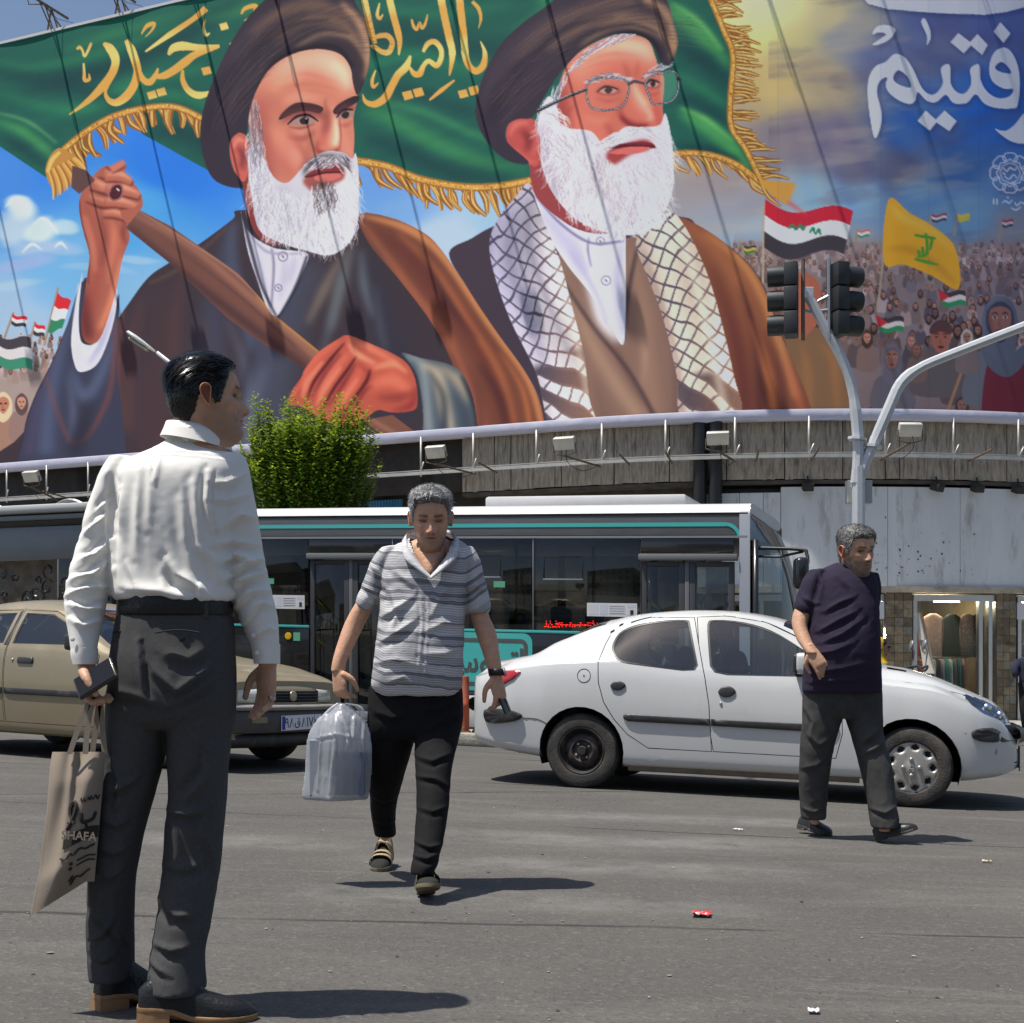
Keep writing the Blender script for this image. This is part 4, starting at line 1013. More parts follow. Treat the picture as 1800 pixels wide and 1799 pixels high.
    folds((([(540,704),(552,672),(582,632),(606,604)],[2,6,6,2],(78,22,26),.95,1),([(566,722),(586,686),(612,650),(628,626)],[2,6,6,2],(78,22,26),.95,1),([(600,740),(622,704),(644,672),(652,650)],[2,6,6,2],(78,22,26),.95,1),([(532,700),(540,672),(568,636)],[3,9,4],(232,132,98),.8,2),([(556,714),(574,680),(600,646)],[3,9,4],(230,130,98),.8,2),([(586,732),(606,700),(630,666)],[3,9,4],(226,124,92),.75,2),([(612,604),(630,624),(660,640)],[3,10,4],(244,164,124),.8,3),([(664,700),(700,700),(728,690)],[4,14,5],(120,44,40),.7,4),([(656,650),(690,640),(716,656)],[3,9,4],(240,156,116),.8,3),([(514,706),(520,688),(532,672)],[2,5,3],(220,120,92),.7,2)),fi)
    # cuff of that sleeve
    cf=[(706,622),(740,630),(786,640),(812,656),(832,700),(842,770),(842,820),(748,820),(744,730),(732,660)]
    cv.shape(cf,(72,82,92));cfm=cv.full(cv.mask(catmull(cf,5,True)))
    folds((([(712,626),(740,640),(750,700),(756,800)],[8,16,14,18],(126,136,138),.9,4),([(740,640),(768,660),(784,720),(800,790)],[4,22,20,8],(186,170,140),.85,5),([(770,644),(806,670),(822,712)],[3,20,3],(170,152,124),.8,5),([(752,650),(780,700),(780,780)],[2,10,12],(40,46,58),.9,4),([(800,690),(820,740),(820,800)],[3,18,24],(52,60,72),.9,6),([(706,624),(730,662),(742,720)],[3,6,3],(26,26,36),.9,1),([(812,660),(838,720),(846,800)],[4,10,10],(24,22,30),.9,3)),cfm)
    # white collar and shirt
    sh=[(424,372),(432,400),(450,420),(480,436),(500,440),(540,446),(536,470),(512,520),(488,556),(470,540),(452,490),(436,440)]
    cv.shape(sh,(206,202,214));cv.stroke([(478,438),(482,470),(478,540)],[3,4,3],(110,108,128),.9,1);cv.stroke([(430,400),(456,432),(480,446),(540,446)],[3,5,5,3],(156,152,176),.9,1)
    for p in ([(440,420),(456,470),(470,520)],[(500,450),(500,490),(490,530)],[(520,450),(508,500)]):cv.stroke(p,[3,10,3],(168,164,184),.7,4)
    cv.stroke([(426,376),(440,430),(460,500),(486,556)],[4,6,5,3],(38,40,54),.9,1);cv.stroke([(540,450),(520,506),(490,560)],[4,6,3],(38,40,54),.9,1)
    for (x,y,r_) in ((498,452,8),(490,507,6)):
        t=np.linspace(0,2*np.pi,14);cv.stroke(np.stack([x+r_*np.cos(t),y+r_*np.sin(t)],1),2,(120,112,140),.9,n=3);cv.stroke([(x-2,y-2),(x+2,y+2)],2,(90,84,110))
    # neck, face
    cv.shape([(428,290),(432,360),(450,410),(478,432),(500,420),(480,380),(460,320)],(122,50,48))
    faceA=[(440,240),(438,200),(448,164),(470,126),(510,98),(556,86),(596,94),(616,118),(624,152),(630,170),(626,190),(622,210),(624,240),(622,280),(618,330),(560,400),(480,380),(446,320)]
    cv.shape(faceA,(196,120,96));fa=cv.full(cv.mask(catmull(faceA,5,True)))
    folds((([(470,140),(520,110),(580,104),(612,130)],[10,34,36,16],(246,186,156),.85,12),([(560,110),(600,130),(616,160)],[10,30,14],(250,202,172),.7,10),([(452,170),(462,220),(468,270),(476,320)],[14,26,24,20],(150,66,62),.75,10),([(490,230),(500,260),(520,300)],[10,26,16],(226,132,112),.7,9),([(590,190),(592,230),(588,258)],[6,14,16],(244,184,154),.95,4),([(572,200),(568,240),(560,262)],[4,12,10],(186,90,78),.8,4),([(556,264),(572,272),(590,268),(598,260)],[4,9,8,3],(132,50,48),.9,2),([(560,250),(556,262),(566,270)],[3,6,3],(150,58,54),.85,2),([(596,200),(600,240),(598,262)],[2,4,2],(126,54,52),.8,1),([(604,230),(610,260),(616,280)],[4,16,8],(224,140,116),.7,5),([(520,250),(536,276),(530,300)],[3,8,4],(140,56,54),.75,4),([(505,240),(530,246),(552,232)],[3,7,3],(150,62,58),.7,3),
           ([(500,138),(540,130),(590,146)],[1,4,1],(190,104,88),.7,2),([(492,156),(540,148),(600,160)],[1,4,1],(184,98,82),.7,2),([(520,166),(556,160),(590,172)],[1,3,1],(184,98,82),.6,2),([(574,172),(572,186),(580,200)],[1,4,2],(150,66,60),.8,2)),fa)
    folds((([(442,230),(452,280),(470,330)],[10,22,20],(118,56,46),.7,7),([(540,224),(548,250),(540,280)],[4,12,6],(150,80,62),.6,5),([(470,220),(490,244),(500,280)],[6,16,8],(214,142,114),.5,6),([(584,110),(606,130),(612,156)],[6,14,6],(252,214,178),.6,5),([(480,160),(500,140),(530,130)],[4,14,6],(232,168,134),.6,6),([(590,214),(593,240),(590,256)],[2,6,5],(252,214,180),.8,2)),fa)
    # brows, eyes, ear, mouth
    cv.shape([(492,212),(498,198),(520,182),(546,182),(568,190),(562,200),(540,196),(518,200)],(38,28,34));cv.shape([(586,196),(596,184),(618,172),(632,170),(630,180),(610,192),(592,202)],(38,28,34))
    folds((([(496,214),(520,198),(556,198),(574,206)],[8,16,16,8],(104,44,46),.75,5),([(588,204),(606,190),(626,190)],[6,14,8],(104,44,46),.75,4),([(574,196),(576,216),(570,236)],[4,12,6],(122,54,52),.7,4)),fa)
    cv.shape([(510,219),(522,209),(540,206),(556,214),(540,220),(524,222)],(160,124,114));cv.shape([(527,212),(535,206),(543,209),(541,218),(531,219)],(40,26,30));cv.stroke([(506,220),(522,206),(542,203),(560,214)],[2,5,5,2],(34,22,28));cv.stroke([(508,224),(530,226),(554,218)],[1,2.5,1],(96,44,44),.9,1);cv.stroke([(504,228),(528,241),(556,230)],[2,6,2],(146,70,64),.8,3);cv.shape([(536,209),(539,207),(540,211)],(236,226,222),n=2)
    cv.stroke([(508,232),(530,236),(548,228)],[2,6,2],(226,150,128),.6,3)
    cv.shape([(594,208),(604,198),(620,196),(623,204),(608,211)],(154,120,110));cv.shape([(601,203),(608,197),(615,200),(612,208),(605,209)],(40,26,30));cv.stroke([(592,208),(604,195),(622,194)],[2,5,3],(34,22,28));cv.stroke([(594,218),(608,222),(622,214)],[1,4,1],(150,70,64),.8,2)
    folds((([(500,180),(530,170),(560,176)],[4,12,4],(232,160,136),.7,5),([(476,250),(498,286),(520,312)],[6,22,14],(170,84,76),.6,9),([(512,262),(524,276),(522,292)],[6,20,8],(232,156,134),.6,7),([(604,262),(612,284),(610,300)],[4,10,5],(206,128,110),.7,4),([(458,200),(476,180),(500,200)],[6,20,8],(176,88,80),.55,9)),fa)
    cv.shape([(404,268),(406,244),(422,234),(436,244),(440,270),(438,300),(430,320),(416,310),(408,290)],(184,88,76));folds((([(410,262),(418,246),(430,250)],[3,8,4],(226,140,118),.8,2),([(418,260),(428,274),(424,298)],[3,10,4],(104,40,42),.9,3),([(430,256),(434,280),(430,300)],[3,5,3],(140,60,56),.8,2)))
    # beard
    bA=[(438,262),(446,250),(456,262),(470,292),(486,316),(506,322),(528,300),(540,286),(560,272),(580,266),(606,270),(620,280),(626,270),(631,300),(632,350),(628,400),(610,432),(580,449),(540,442),(490,426),(456,404),(444,350),(437,300),(436,276)]
    cv.shape(bA,(198,196,204));bm_=cv.full(cv.mask(catmull(bA,5,True)))
    folds((([(446,250),(452,330),(470,400)],[8,24,24],(138,136,152),.8,8),([(500,330),(510,380),(520,430)],[10,24,16],(160,156,168),.7,8),([(610,300),(616,360),(600,420)],[10,24,20],(250,244,232),.9,8),([(560,360),(570,410),(576,440)],[20,40,20],(240,236,234),.8,10),([(440,200),(442,250)],[6,8],(120,120,134),.8,3)),bm_)
    # mouth with moustache
    cv.shape([(534,316),(560,296),(590,288),(606,300),(604,316),(580,326),(552,336),(540,330)],(150,70,62),.95,2)
    cv.shape([(536,312),(546,302),(566,292),(582,290),(598,296),(604,302),(590,306),(570,306),(552,312)],(122,42,44));cv.shape([(552,312),(572,306),(594,306),(600,312),(580,320),(560,320)],(196,104,94));cv.stroke([(536,312),(570,305),(604,303)],[2,3,2],(66,22,28))
    folds((([(534,310),(544,290),(566,278),(592,274)],[4,12,14,6],(92,78,82),.9,3),([(592,274),(608,280),(616,300)],[4,12,4],(110,100,104),.9,3),([(552,328),(566,326),(584,328)],[4,14,4],(78,64,66),.8,4)))
    whites=[(250,248,250),(230,228,236),(214,212,222),(178,174,186),(160,156,168),(240,234,226)]
    fA=lambda x,y:1.52+(540-x)/420+.25*np.sin(y/17+x/23)
    hair([(445,210),(456,230),(476,300),(500,330),(540,340),(590,330),(620,296),(630,320),(624,390),(580,420),(500,410),(458,380),(440,300)],900,fA,44,whites,.4,1)
    hair([(540,288),(566,274),(600,272),(614,284),(600,292),(560,292)],160,lambda x,y:np.where(x<590,2.5,.9)+(x-575)*0,18,[(220,218,224),(90,80,86),(160,156,164),(60,50,56)],.6,2,.6)
    hair([(545,326),(566,322),(590,324),(586,350),(560,352)],130,fA,34,[(70,58,62),(110,100,106),(214,210,214),(236,232,232)],.6,3)
    hair([(438,190),(450,170),(458,200),(462,260),(444,290),(438,250)],200,lambda x,y:1.5+0*x,30,[(150,146,156),(110,104,114),(190,188,196),(84,74,84)],.5,33,.8)
    hair([(466,415),(540,436),(590,440),(620,410),(600,400),(500,395)],200,fA,16,whites,.6,4)
    # turban
    tA=[(352,240),(358,190),(378,134),(408,74),(440,28),(474,-6),(500,-30),(600,-30),(628,10),(646,50),(651,100),(644,138),(630,168),(622,150),(616,118),(596,95),(556,87),(512,97),(474,124),(450,164),(438,204),(434,236),(420,234),(404,252),(406,290),(428,330),(384,322),(362,292)]
    cv.shape(tA,(46,38,48));ta=cv.full(cv.mask(catmull(tA,5,True)))
    folds((([(370,180),(400,110),(450,50),(520,10),(590,20)],[10,20,22,20,10],(60,50,60),.8,6),([(440,60),(500,20),(560,10),(620,30)],[5,16,18,10],(112,84,66),.8,5),([(480,70),(540,36),(600,40),(636,80)],[5,16,16,8],(128,96,74),.85,5),([(520,84),(570,56),(620,70),(642,110)],[4,12,14,8],(148,114,88),.85,4),([(600,6),(632,40),(648,90),(640,140)],[6,14,14,6],(194,148,108),.9,4),([(460,84),(520,44),(580,36)],[2,6,2],(30,24,34),.9,2),([(500,88),(560,54),(616,60)],[2,6,2],(30,24,34),.9,2),([(430,110),(470,70),(540,24)],[2,6,2],(28,22,32),.8,3),([(560,84),(606,74),(634,110),(632,150)],[4,8,10,6],(52,38,40),.9,3),([(452,160),(480,112),(530,88),(590,84),(622,120)],[4,8,9,8,5],(24,18,26),.9,2),([(364,250),(380,170),(420,110)],[10,30,16],(36,30,42),.8,8),([(400,210),(420,150),(460,110)],[4,10,4],(62,54,62),.7,4)),ta)
    hair([(360,230),(400,120),(470,40),(560,10),(620,40),(640,100),(600,80),(520,80),(450,140),(400,230)],260,lambda x,y:-.95+(x-400)/260,90,[(90,72,66),(36,30,40),(66,56,62),(120,94,76)],.22,6,.3)

    # ================= figure with the checked scarf
    rb=[(790,446),(830,420),(870,398),(930,380),(1180,380),(1230,400),(1290,440),(1336,490),(1366,560),(1390,630),(1424,726),(1424,850),(960,850),(960,770),(948,704),(922,652),(872,582),(822,506)]
    cv.shape(rb,(58,48,58));rbm=cv.full(cv.mask(catmull(rb,5,True)))
    ck=[(1190,384),(1240,404),(1300,450),(1340,500),(1370,580),(1400,650),(1428,730),(1428,850),(1280,850),(1300,740),(1286,640),(1260,540),(1230,450)]
    cv.shape(ck,(122,70,48));ckm=cv.full(cv.mask(catmull(ck,5,True)))
    folds((([(1200,390),(1260,440),(1310,520),(1340,620),(1370,740)],[6,24,30,26,20],(156,94,60),.9,8),([(1240,410),(1300,456),(1340,520),(1370,600),(1400,700)],[3,12,14,14,10],(216,150,88),.8,5),([(1250,470),(1290,580),(1310,700),(1310,780)],[4,18,26,30],(92,44,42),.85,7),([(1300,500),(1330,600),(1340,740)],[3,16,18],(66,34,38),.8,6),([(1340,580),(1370,660),(1380,760)],[3,14,16],(90,46,40),.8,6),([(1320,560),(1350,660),(1360,720)],[2,10,6],(206,116,70),.8,4),([(1376,620),(1400,690),(1416,740)],[2,10,8],(190,96,62),.8,4)),ckm)
    # tan inner robe
    inr=[(1100,420),(1180,420),(1250,560),(1290,740),(1290,850),(980,850),(1030,740),(1020,640),(990,540),(960,460)]
    cv.shape(inr,(128,98,84));im=cv.full(cv.mask(catmull(inr,5,True)))
    folds((([(1000,520),(1050,620),(1100,700),(1160,780)],[8,20,22,26],(168,134,110),.8,7),([(1110,440),(1130,540),(1140,640),(1150,760)],[6,24,26,30],(150,116,96),.8,7),([(1160,440),(1180,540),(1200,640),(1200,780)],[6,20,26,30],(92,70,66),.85,8),([(1040,660),(1060,720),(1070,790)],[4,20,26],(110,84,74),.7,7),([(980,480),(1040,570),(1110,660),(1170,770)],[4,6,6,6],(62,46,50),.9,2),([(1120,440),(1104,520),(1098,600)],[4,7,4],(54,42,50),.9,2),([(1080,600),(1100,650),(1150,730)],[2,8,8],(88,66,62),.7,4),([(1126,560),(1134,620),(1130,680)],[2,8,2],(178,142,118),.7,4)),im)
    # shirt front
    sf=[(936,330),(946,350),(1000,396),(1050,412),(1096,410),(1100,440),(1100,540),(1096,606),(1076,580),(1040,520),(1000,470),(960,410),(944,380)]
    cv.shape(sf,(206,206,226));folds((([(1040,420),(1040,470),(1060,560),(1090,600)],[10,26,24,8],(236,238,246),.9,6),([(950,370),(1000,430),(1040,480)],[6,22,14],(176,172,204),.8,7),([(1000,440),(1040,500),(1070,570)],[3,10,6],(160,156,190),.8,4),([(1092,430),(1086,500),(1096,590)],[4,10,6],(166,164,194),.8,4),([(940,344),(986,394),(1040,428),(1098,424)],[2,4,4,3],(98,92,128),.9,1),([(1036,418),(1034,440),(1040,470)],[2,4,2],(110,102,134),.9,1)))
    for (x,y,r_) in ((1056,425,7),(1066,494,8)):
        t=np.linspace(0,2*np.pi,14);cv.stroke(np.stack([x+r_*np.cos(t),y+r_*np.sin(t)],1),2,(130,124,156),.9,n=3);cv.stroke([(x-2,y-2),(x+2,y+2)],2,(96,92,120))
    # checked scarf, both halves: lattice drawn in a warped coordinate system
    def scarf(poly,axis,wid,tint0,tint1,seed,uend):
        M=cv.mask(catmull(poly,5,True));m=cv.full(M)
        base=np.array(tint0)+(np.array(tint1)-np.array(tint0))*np.clip((xx-min(p[0] for p in poly))/(max(p[0] for p in poly)-min(p[0] for p in poly)),0,1)[...,None]
        cv.put(M,base)
        ax=catmull(axis,30);d=np.r_[0,np.cumsum(np.hypot(*np.diff(ax,axis=0).T))]
        ys,xs=np.nonzero(m>0.01)
        D=(xs[:,None]-ax[None,:,0])**2+(ys[:,None]-ax[None,:,1])**2;k=D.argmin(1)
        t=np.gradient(ax,axis=0);t /= np.linalg.norm(t,axis=1)[:,None]
        u=d[k]+(xs-ax[k,0])*t[k,0]+(ys-ax[k,1])*t[k,1];v=(xs-ax[k,0])*-t[k,1]+(ys-ax[k,1])*t[k,0]
        fold=np.sin(v/wid*2.6+1.2*np.sin(u/90+seed));sh_=1+.10*fold+.05*np.sin(u/40+seed)
        u2=u+6*np.sin(v/13+seed)+5*fbm(u/40,v/30,seed=seed);v2=v*1.0+5*fbm(u/50,v/40,seed=seed+3)
        per=33.0
        l1=np.abs(((u2+v2*1.02)/per)%1-.5);l2=np.abs(((u2-v2*1.02)/per+.5)%1-.5)
        line=np.maximum(smooth((l1-.40)/.05),smooth((l2-.40)/.05))
        dk=np.array([62,56,74])+(np.array([150,104,82])-np.array([62,56,74]))*smooth((xs-min(p[0] for p in poly))/(max(p[0] for p in poly)-min(p[0] for p in poly))*1.25-.35)[:,None]
        endb=smooth((u-uend)/22)
        c=cv.a[ys,xs]*sh_[:,None]
        cbar=smooth((np.sin((u2+v2*1.02)/per*3.14159)+.1)/.5)*endb
        c=c*(1-(cbar*.88)[:,None])+(dk*.8)*(cbar*.88)[:,None]
        c=c*(1-(line*.9)[:,None])+dk*(line*.9)[:,None]
        al=m[ys,xs][:,None];cv.a[ys,xs]=cv.a[ys,xs]*(1-al)+np.clip(c,0,255)*al
        return m
    L1=[(930,322),(944,360),(960,400),(985,460),(1006,540),(1026,620),(1036,700),(1044,748),(970,752),(944,660),(896,560),(866,470),(862,420),(880,380),(908,345)]
    m1=scarf(L1,[(920,330),(910,420),(940,540),(1000,680),(1016,760)],50,(150,146,172),(240,232,222),3,300)
    folds((([(905,370),(896,450),(920,540),(960,640)],[4,14,16,8],(104,98,130),.5,6),([(930,350),(930,430),(960,520),(1000,620)],[3,8,8,4],(96,90,116),.5,4),([(872,430),(880,520),(930,630)],[3,8,4],(216,212,230),.5,4),([(950,400),(980,480),(1010,580),(1034,700)],[3,8,8,6],(248,238,220),.6,4)),m1)
    R1=[(1178,374),(1200,392),(1226,440),(1250,500),(1272,580),(1290,660),(1300,734),(1202,738),(1190,660),(1166,560),(1140,490),(1118,430),(1140,400)]
    m2=scarf(R1,[(1165,385),(1185,470),(1220,580),(1250,760)],46,(196,176,160),(246,232,206),8,270)
    folds((([(1190,400),(1216,470),(1240,560),(1262,660),(1276,730)],[4,12,12,12,10],(252,240,214),.6,5),([(1130,440),(1160,530),(1186,620),(1200,730)],[4,10,12,14],(110,88,88),.6,5)),m2)
    # neck + face
    cv.shape([(936,270),(936,330),(960,366),(1010,400),(1060,410),(1040,360),(990,300)],(140,58,60))
    faceB=[(980,200),(984,150),(996,118),(1020,92),(1070,66),(1110,62),(1140,72),(1152,100),(1158,118),(1168,140),(1166,176),(1166,200),(1176,240),(1170,300),(1090,340),(1000,310),(978,260)]
    cv.shape(faceB,(198,106,86));fb_=cv.full(cv.mask(catmull(faceB,5,True)))
    folds((([(1010,140),(1040,100),(1090,84),(1140,100)],[12,34,34,18],(246,166,138),.85,12),([(1086,80),(1130,84),(1152,110)],[8,26,12],(250,190,160),.8,8),([(990,140),(986,190),(992,240)],[12,24,20],(166,62,60),.8,9),([(1010,210),(1040,230),(1060,260)],[8,20,14],(226,116,98),.7,8),([(1110,150),(1124,176),(1142,196)],[10,20,22],(246,148,126),.95,5),([(1136,190),(1146,206),(1136,218)],[5,10,6],(250,178,152),.9,3),([(1090,196),(1098,212),(1126,222),(1146,214)],[5,10,9,4],(150,46,48),.85,3),([(1092,206),(1112,222),(1140,222)],[3,6,3],(104,30,36),.9,2),([(1150,170),(1156,200),(1164,230)],[5,12,8],(186,80,70),.8,4),([(1064,216),(1076,236),(1070,256)],[3,8,4],(164,60,58),.8,4),([(1010,186),(1000,196),(996,210)],[2,4,2],(160,60,58),.7,2),([(1096,110),(1104,130),(1106,146)],[2,7,3],(172,76,68),.8,3),([(1122,106),(1120,126),(1116,142)],[2,6,3],(180,84,74),.8,3),([(1030,112),(1070,96),(1120,98)],[1,4,1],(200,100,84),.7,2),([(1020,126),(1060,112),(1090,114)],[1,4,1],(200,100,84),.7,2)),fb_)
    folds((([(986,150),(990,200),(996,236)],[6,18,14],(128,54,44),.7,7),([(1112,140),(1122,166),(1136,186)],[3,8,8],(250,190,156),.8,3),([(1084,200),(1092,190),(1096,176)],[3,8,3],(168,74,60),.7,3),([(1030,206),(1050,214),(1072,210)],[3,8,3],(232,150,122),.6,4),([(1060,90),(1100,78),(1140,88)],[4,12,5],(252,204,168),.6,5)),fb_)
    # brows, eyes
    for (x,y,w) in ((1070,160,22),(1148,148,15)):
        cv.shape([(x-w,y+3),(x-w*.3,y-8),(x+w*.6,y-6),(x+w,y+3),(x,y+9)],(150,64,60),.9,2);cv.shape([(x-w*.7,y+2),(x,y-5),(x+w*.7,y+1),(x,y+6)],(176,142,132));cv.shape([(x-w*.3,y),(x,y-6),(x+w*.35,y-1),(x,y+6)],(52,30,30));cv.stroke([(x-w*.9,y+3),(x-w*.2,y-7),(x+w*.8,y-2)],[2,4,2],(50,28,32));cv.stroke([(x-w,y+12),(x,y+19),(x+w,y+12)],[1,4,1],(160,62,58),.8,2)
    hair([(1026,148),(1036,136),(1070,128),(1100,136),(1096,142),(1060,138)],120,lambda x,y:.1+0*x,18,[(210,206,214),(120,110,118),(160,152,160)],.7,12,.8);hair([(1126,138),(1140,122),(1166,112),(1172,118),(1140,134)],110,lambda x,y:-.4+0*x,16,[(210,206,214),(90,80,88),(170,160,166)],.7,13,.8)
    # ear
    cv.shape([(890,240),(894,220),(910,210),(930,208),(950,220),(958,250),(952,280),(940,294),(918,280),(898,262)],(176,74,68));folds((([(896,240),(906,220),(930,216)],[3,8,4],(220,124,106),.8,3),([(916,230),(930,244),(926,266)],[5,14,6],(112,36,42),.9,4),([(938,226),(944,250),(936,276)],[4,8,4],(196,92,82),.8,3),([(906,262),(926,282),(944,286)],[3,6,3],(206,108,92),.7,2)))
    # hair and beard
    hair([(945,200),(960,170),(990,130),(1030,90),(1090,62),(1110,66),(1040,96),(1000,130),(980,180),(960,210)],240,lambda x,y:np.where(y<130,-.55,1.9),30,[(200,196,206),(150,144,158),(228,226,232),(110,102,116)],.7,14,.7)
    bB=[(946,210),(964,170),(980,190),(984,216),(1000,226),(1040,232),(1062,256),(1080,240),(1100,224),(1130,224),(1160,220),(1170,200),(1180,240),(1184,290),(1182,340),(1164,380),(1140,406),(1112,414),(1060,408),(1010,384),(972,340),(952,290),(950,250)]
    cv.shape(bB,(206,200,206));bbm=cv.full(cv.mask(catmull(bB,5,True)))
    folds((([(956,220),(964,290),(990,350)],[8,24,20],(156,146,164),.8,8),([(1040,270),(1050,310),(1060,350)],[10,26,16],(146,130,140),.8,8),([(1150,300),(1160,350),(1130,400)],[14,30,20],(252,246,238),.9,9),([(1020,330),(1060,380),(1110,400)],[10,26,16],(240,236,240),.8,9),([(1080,330),(1090,370),(1090,400)],[8,16,8],(176,166,172),.7,6),([(1172,210),(1182,260),(1184,320)],[3,8,6],(252,246,240),.9,3)),bbm)
    cv.shape([(1066,276),(1076,262),(1100,254),(1130,246),(1146,252),(1140,264),(1110,272),(1080,290)],(150,52,52),.95,2);cv.shape([(1062,262),(1090,254),(1120,250),(1146,252),(1152,262),(1120,258),(1090,262)],(120,32,40));cv.shape([(1072,270),(1100,260),(1140,258),(1130,268),(1100,272)],(206,100,92));cv.stroke([(1062,264),(1100,257),(1150,258)],[2,4,2],(70,20,28))
    wB=[(252,250,252),(234,230,236),(216,210,218),(184,176,186),(164,154,166),(246,236,226)]
    fB=lambda x,y:1.45+(1090-x)/260+.3*np.sin(y/15+x/19)
    hair([(955,210),(975,200),(1000,230),(1050,250),(1064,280),(1120,276),(1160,250),(1176,230),(1180,300),(1166,360),(1110,390),(1040,376),(980,320),(955,260)],1000,fB,42,wB,.4,15)
    hair([(1060,256),(1080,236),(1110,226),(1124,230),(1100,246),(1070,262)],150,lambda x,y:2.75+0*x,26,wB,.7,16,.6);hair([(1124,228),(1140,224),(1164,230),(1166,244),(1140,238)],120,lambda x,y:.5+0*x,22,wB,.7,17,.6)
    hair([(950,200),(984,190),(1000,230),(1040,240),(1040,270),(980,280)],200,lambda x,y:.9+(x-990)/90,36,wB,.55,18,1.4);hair([(990,370),(1060,404),(1130,408),(1170,370),(1130,380),(1040,376)],220,fB,18,wB,.6,19)
    # glasses
    def ring(pts,w,c):cv.stroke(list(pts)+[pts[0]],w,c,1,n=8)
    g1=[(1031,154),(1042,142),(1066,138),(1092,139),(1105,148),(1104,168),(1096,186),(1080,193),(1058,195),(1040,190),(1033,174)]
    cv.shape(g1,(190,130,112),.12);ring(g1,3.6,(58,58,66));ring(g1,1.3,(168,172,180))
    g2=[(1134,148),(1146,134),(1180,126),(1192,134),(1192,160),(1180,178),(1150,184),(1142,170)]
    cv.shape([(1162,130),(1188,130),(1190,160),(1178,176),(1164,178)],(150,206,168),.28,1);ring(g2,3.6,(58,58,66));ring(g2,1.3,(168,172,180));cv.stroke([(1104,150),(1116,144),(1134,148)],[4,6,4],(66,66,74));cv.stroke([(1032,158),(990,174),(940,198)],[5,6,6],(44,42,48));cv.stroke([(1032,156),(990,172),(942,195)],[1,2,1],(150,150,156));cv.stroke([(1190,138),(1198,142)],5,(50,50,56))
    # turban
    tB=[(838,210),(838,180),(852,130),(880,80),(920,40),(968,6),(1000,-20),(1140,-30),(1172,0),(1184,40),(1192,74),(1186,100),(1176,116),(1160,108),(1150,84),(1136,68),(1110,60),(1070,64),(1030,84),(996,116),(970,150),(946,190),(934,208),(910,210),(892,222),(892,250),(930,286),(900,286),(872,268),(850,240)]
    cv.shape(tB,(48,40,52));tb=cv.full(cv.mask(catmull(tB,5,True)))
    folds((([(850,200),(870,130),(920,66),(990,20)],[10,26,24,12],(62,52,62),.8,7),([(900,110),(960,50),(1040,14),(1120,6)],[5,16,20,14],(96,74,66),.85,6),([(960,90),(1030,44),(1100,30),(1170,40)],[4,14,18,12],(128,98,78),.9,5),([(1020,80),(1080,46),(1150,52),(1186,86)],[4,12,16,10],(150,116,90),.9,4),([(1130,0),(1168,20),(1186,70),(1180,104)],[6,16,16,6],(182,138,100),.85,4),([(930,100),(1000,50),(1080,30)],[2,7,2],(28,22,32),.9,3),([(980,100),(1040,60),(1110,44),(1160,60)],[2,6,6,2],(34,26,34),.9,2),([(1000,112),(1050,76),(1110,58),(1150,76),(1164,104)],[3,8,9,8,4],(26,20,28),.9,2),([(858,220),(880,170),(930,110)],[8,24,10],(34,28,42),.85,8),([(880,236),(910,180),(960,140)],[4,14,4],(58,48,62),.7,5),([(1140,6),(1166,40),(1170,90)],[2,6,3],(60,44,42),.8,3)),tb)
    hair([(850,200),(880,110),(960,40),(1080,0),(1170,30),(1180,90),(1130,50),(1040,60),(960,120),(900,210)],260,lambda x,y:-.9+(x-860)/330,90,[(92,74,68),(36,30,42),(68,56,62),(124,96,78)],.22,20,.3)

    # ================= white lettering and emblem on the right
    z4=lambda L:[(1200+a/3.0,b/3.0) for a,b in L]
    outer=catmull(z4([(1012,732),(985,600),(975,480),(985,405),(1020,352),(1070,330),(1110,292),(1140,288),(1180,312),(1220,372),(1262,462),(1302,498),(1340,492),(1374,440),(1364,362),(1410,343),(1416,440),(1450,488),(1492,492),(1524,440),(1518,366),(1564,344),(1572,424),(1606,486),(1662,520),(1722,512),(1744,474),(1692,470),(1634,432),(1616,362),(1640,284),(1688,255),(1730,272),(1766,342),(1780,440),(1768,556),(1740,575),(1660,574),(1592,550),(1546,500),(1500,545),(1430,545),(1390,502),(1340,540),(1290,534),(1242,488),(1230,530),(1200,552),(1140,532),(1088,492),(1071,450),(1080,412),(1042,430),(1025,490),(1050,600),(1042,680)]),4,True)
    h1=catmull(z4([(1114,402),(1140,374),(1188,408),(1206,462),(1160,456),(1118,432)]),4,True);h2=catmull(z4([(1650,352),(1682,330),(1718,358),(1732,390),(1690,386),(1656,372)]),4,True)
    LW=(206,210,232)
    dims=[catmull(z4(q),4,True) for q in ([(1000,186),(1022,146),(1070,134),(1122,156),(1100,204),(1050,234),(998,242),(1052,202),(1074,184),(1036,174)],[(1278,98),(1304,148),(1311,200),(1290,240),(1290,190),(1260,120)])]
    dm=[np.array(z4(q)) for q in ([(1414,224),(1456,176),(1530,234),(1484,284)],[(1510,232),(1556,182),(1610,240),(1580,294)],[(1640,170),(1676,120),(1730,180),(1692,230)],[(1240,640),(1284,584),(1346,640),(1304,692)],[(1330,640),(1384,584),(1448,640),(1408,694)])]
    rgt=catmull(z4([(1648,684),(1700,694),(1752,660),(1800,600),(1860,560),(1860,740),(1790,760),(1720,742)]),4,True)
    tpb=np.array([(1512,-10),(1526,8),(1560,17),(1640,23),(1730,27),(1770,22),(1800,14),(1800,-10)],float)
    sh_all=[[outer,h1,h2],[dims[0]],[dims[1]]]+[[d] for d in dm]+[[rgt],[tpb]]
    for L in sh_all:cv.put(cv.mask([l+np.array([3,4]) for l in L]),(30,40,86),.55,4)
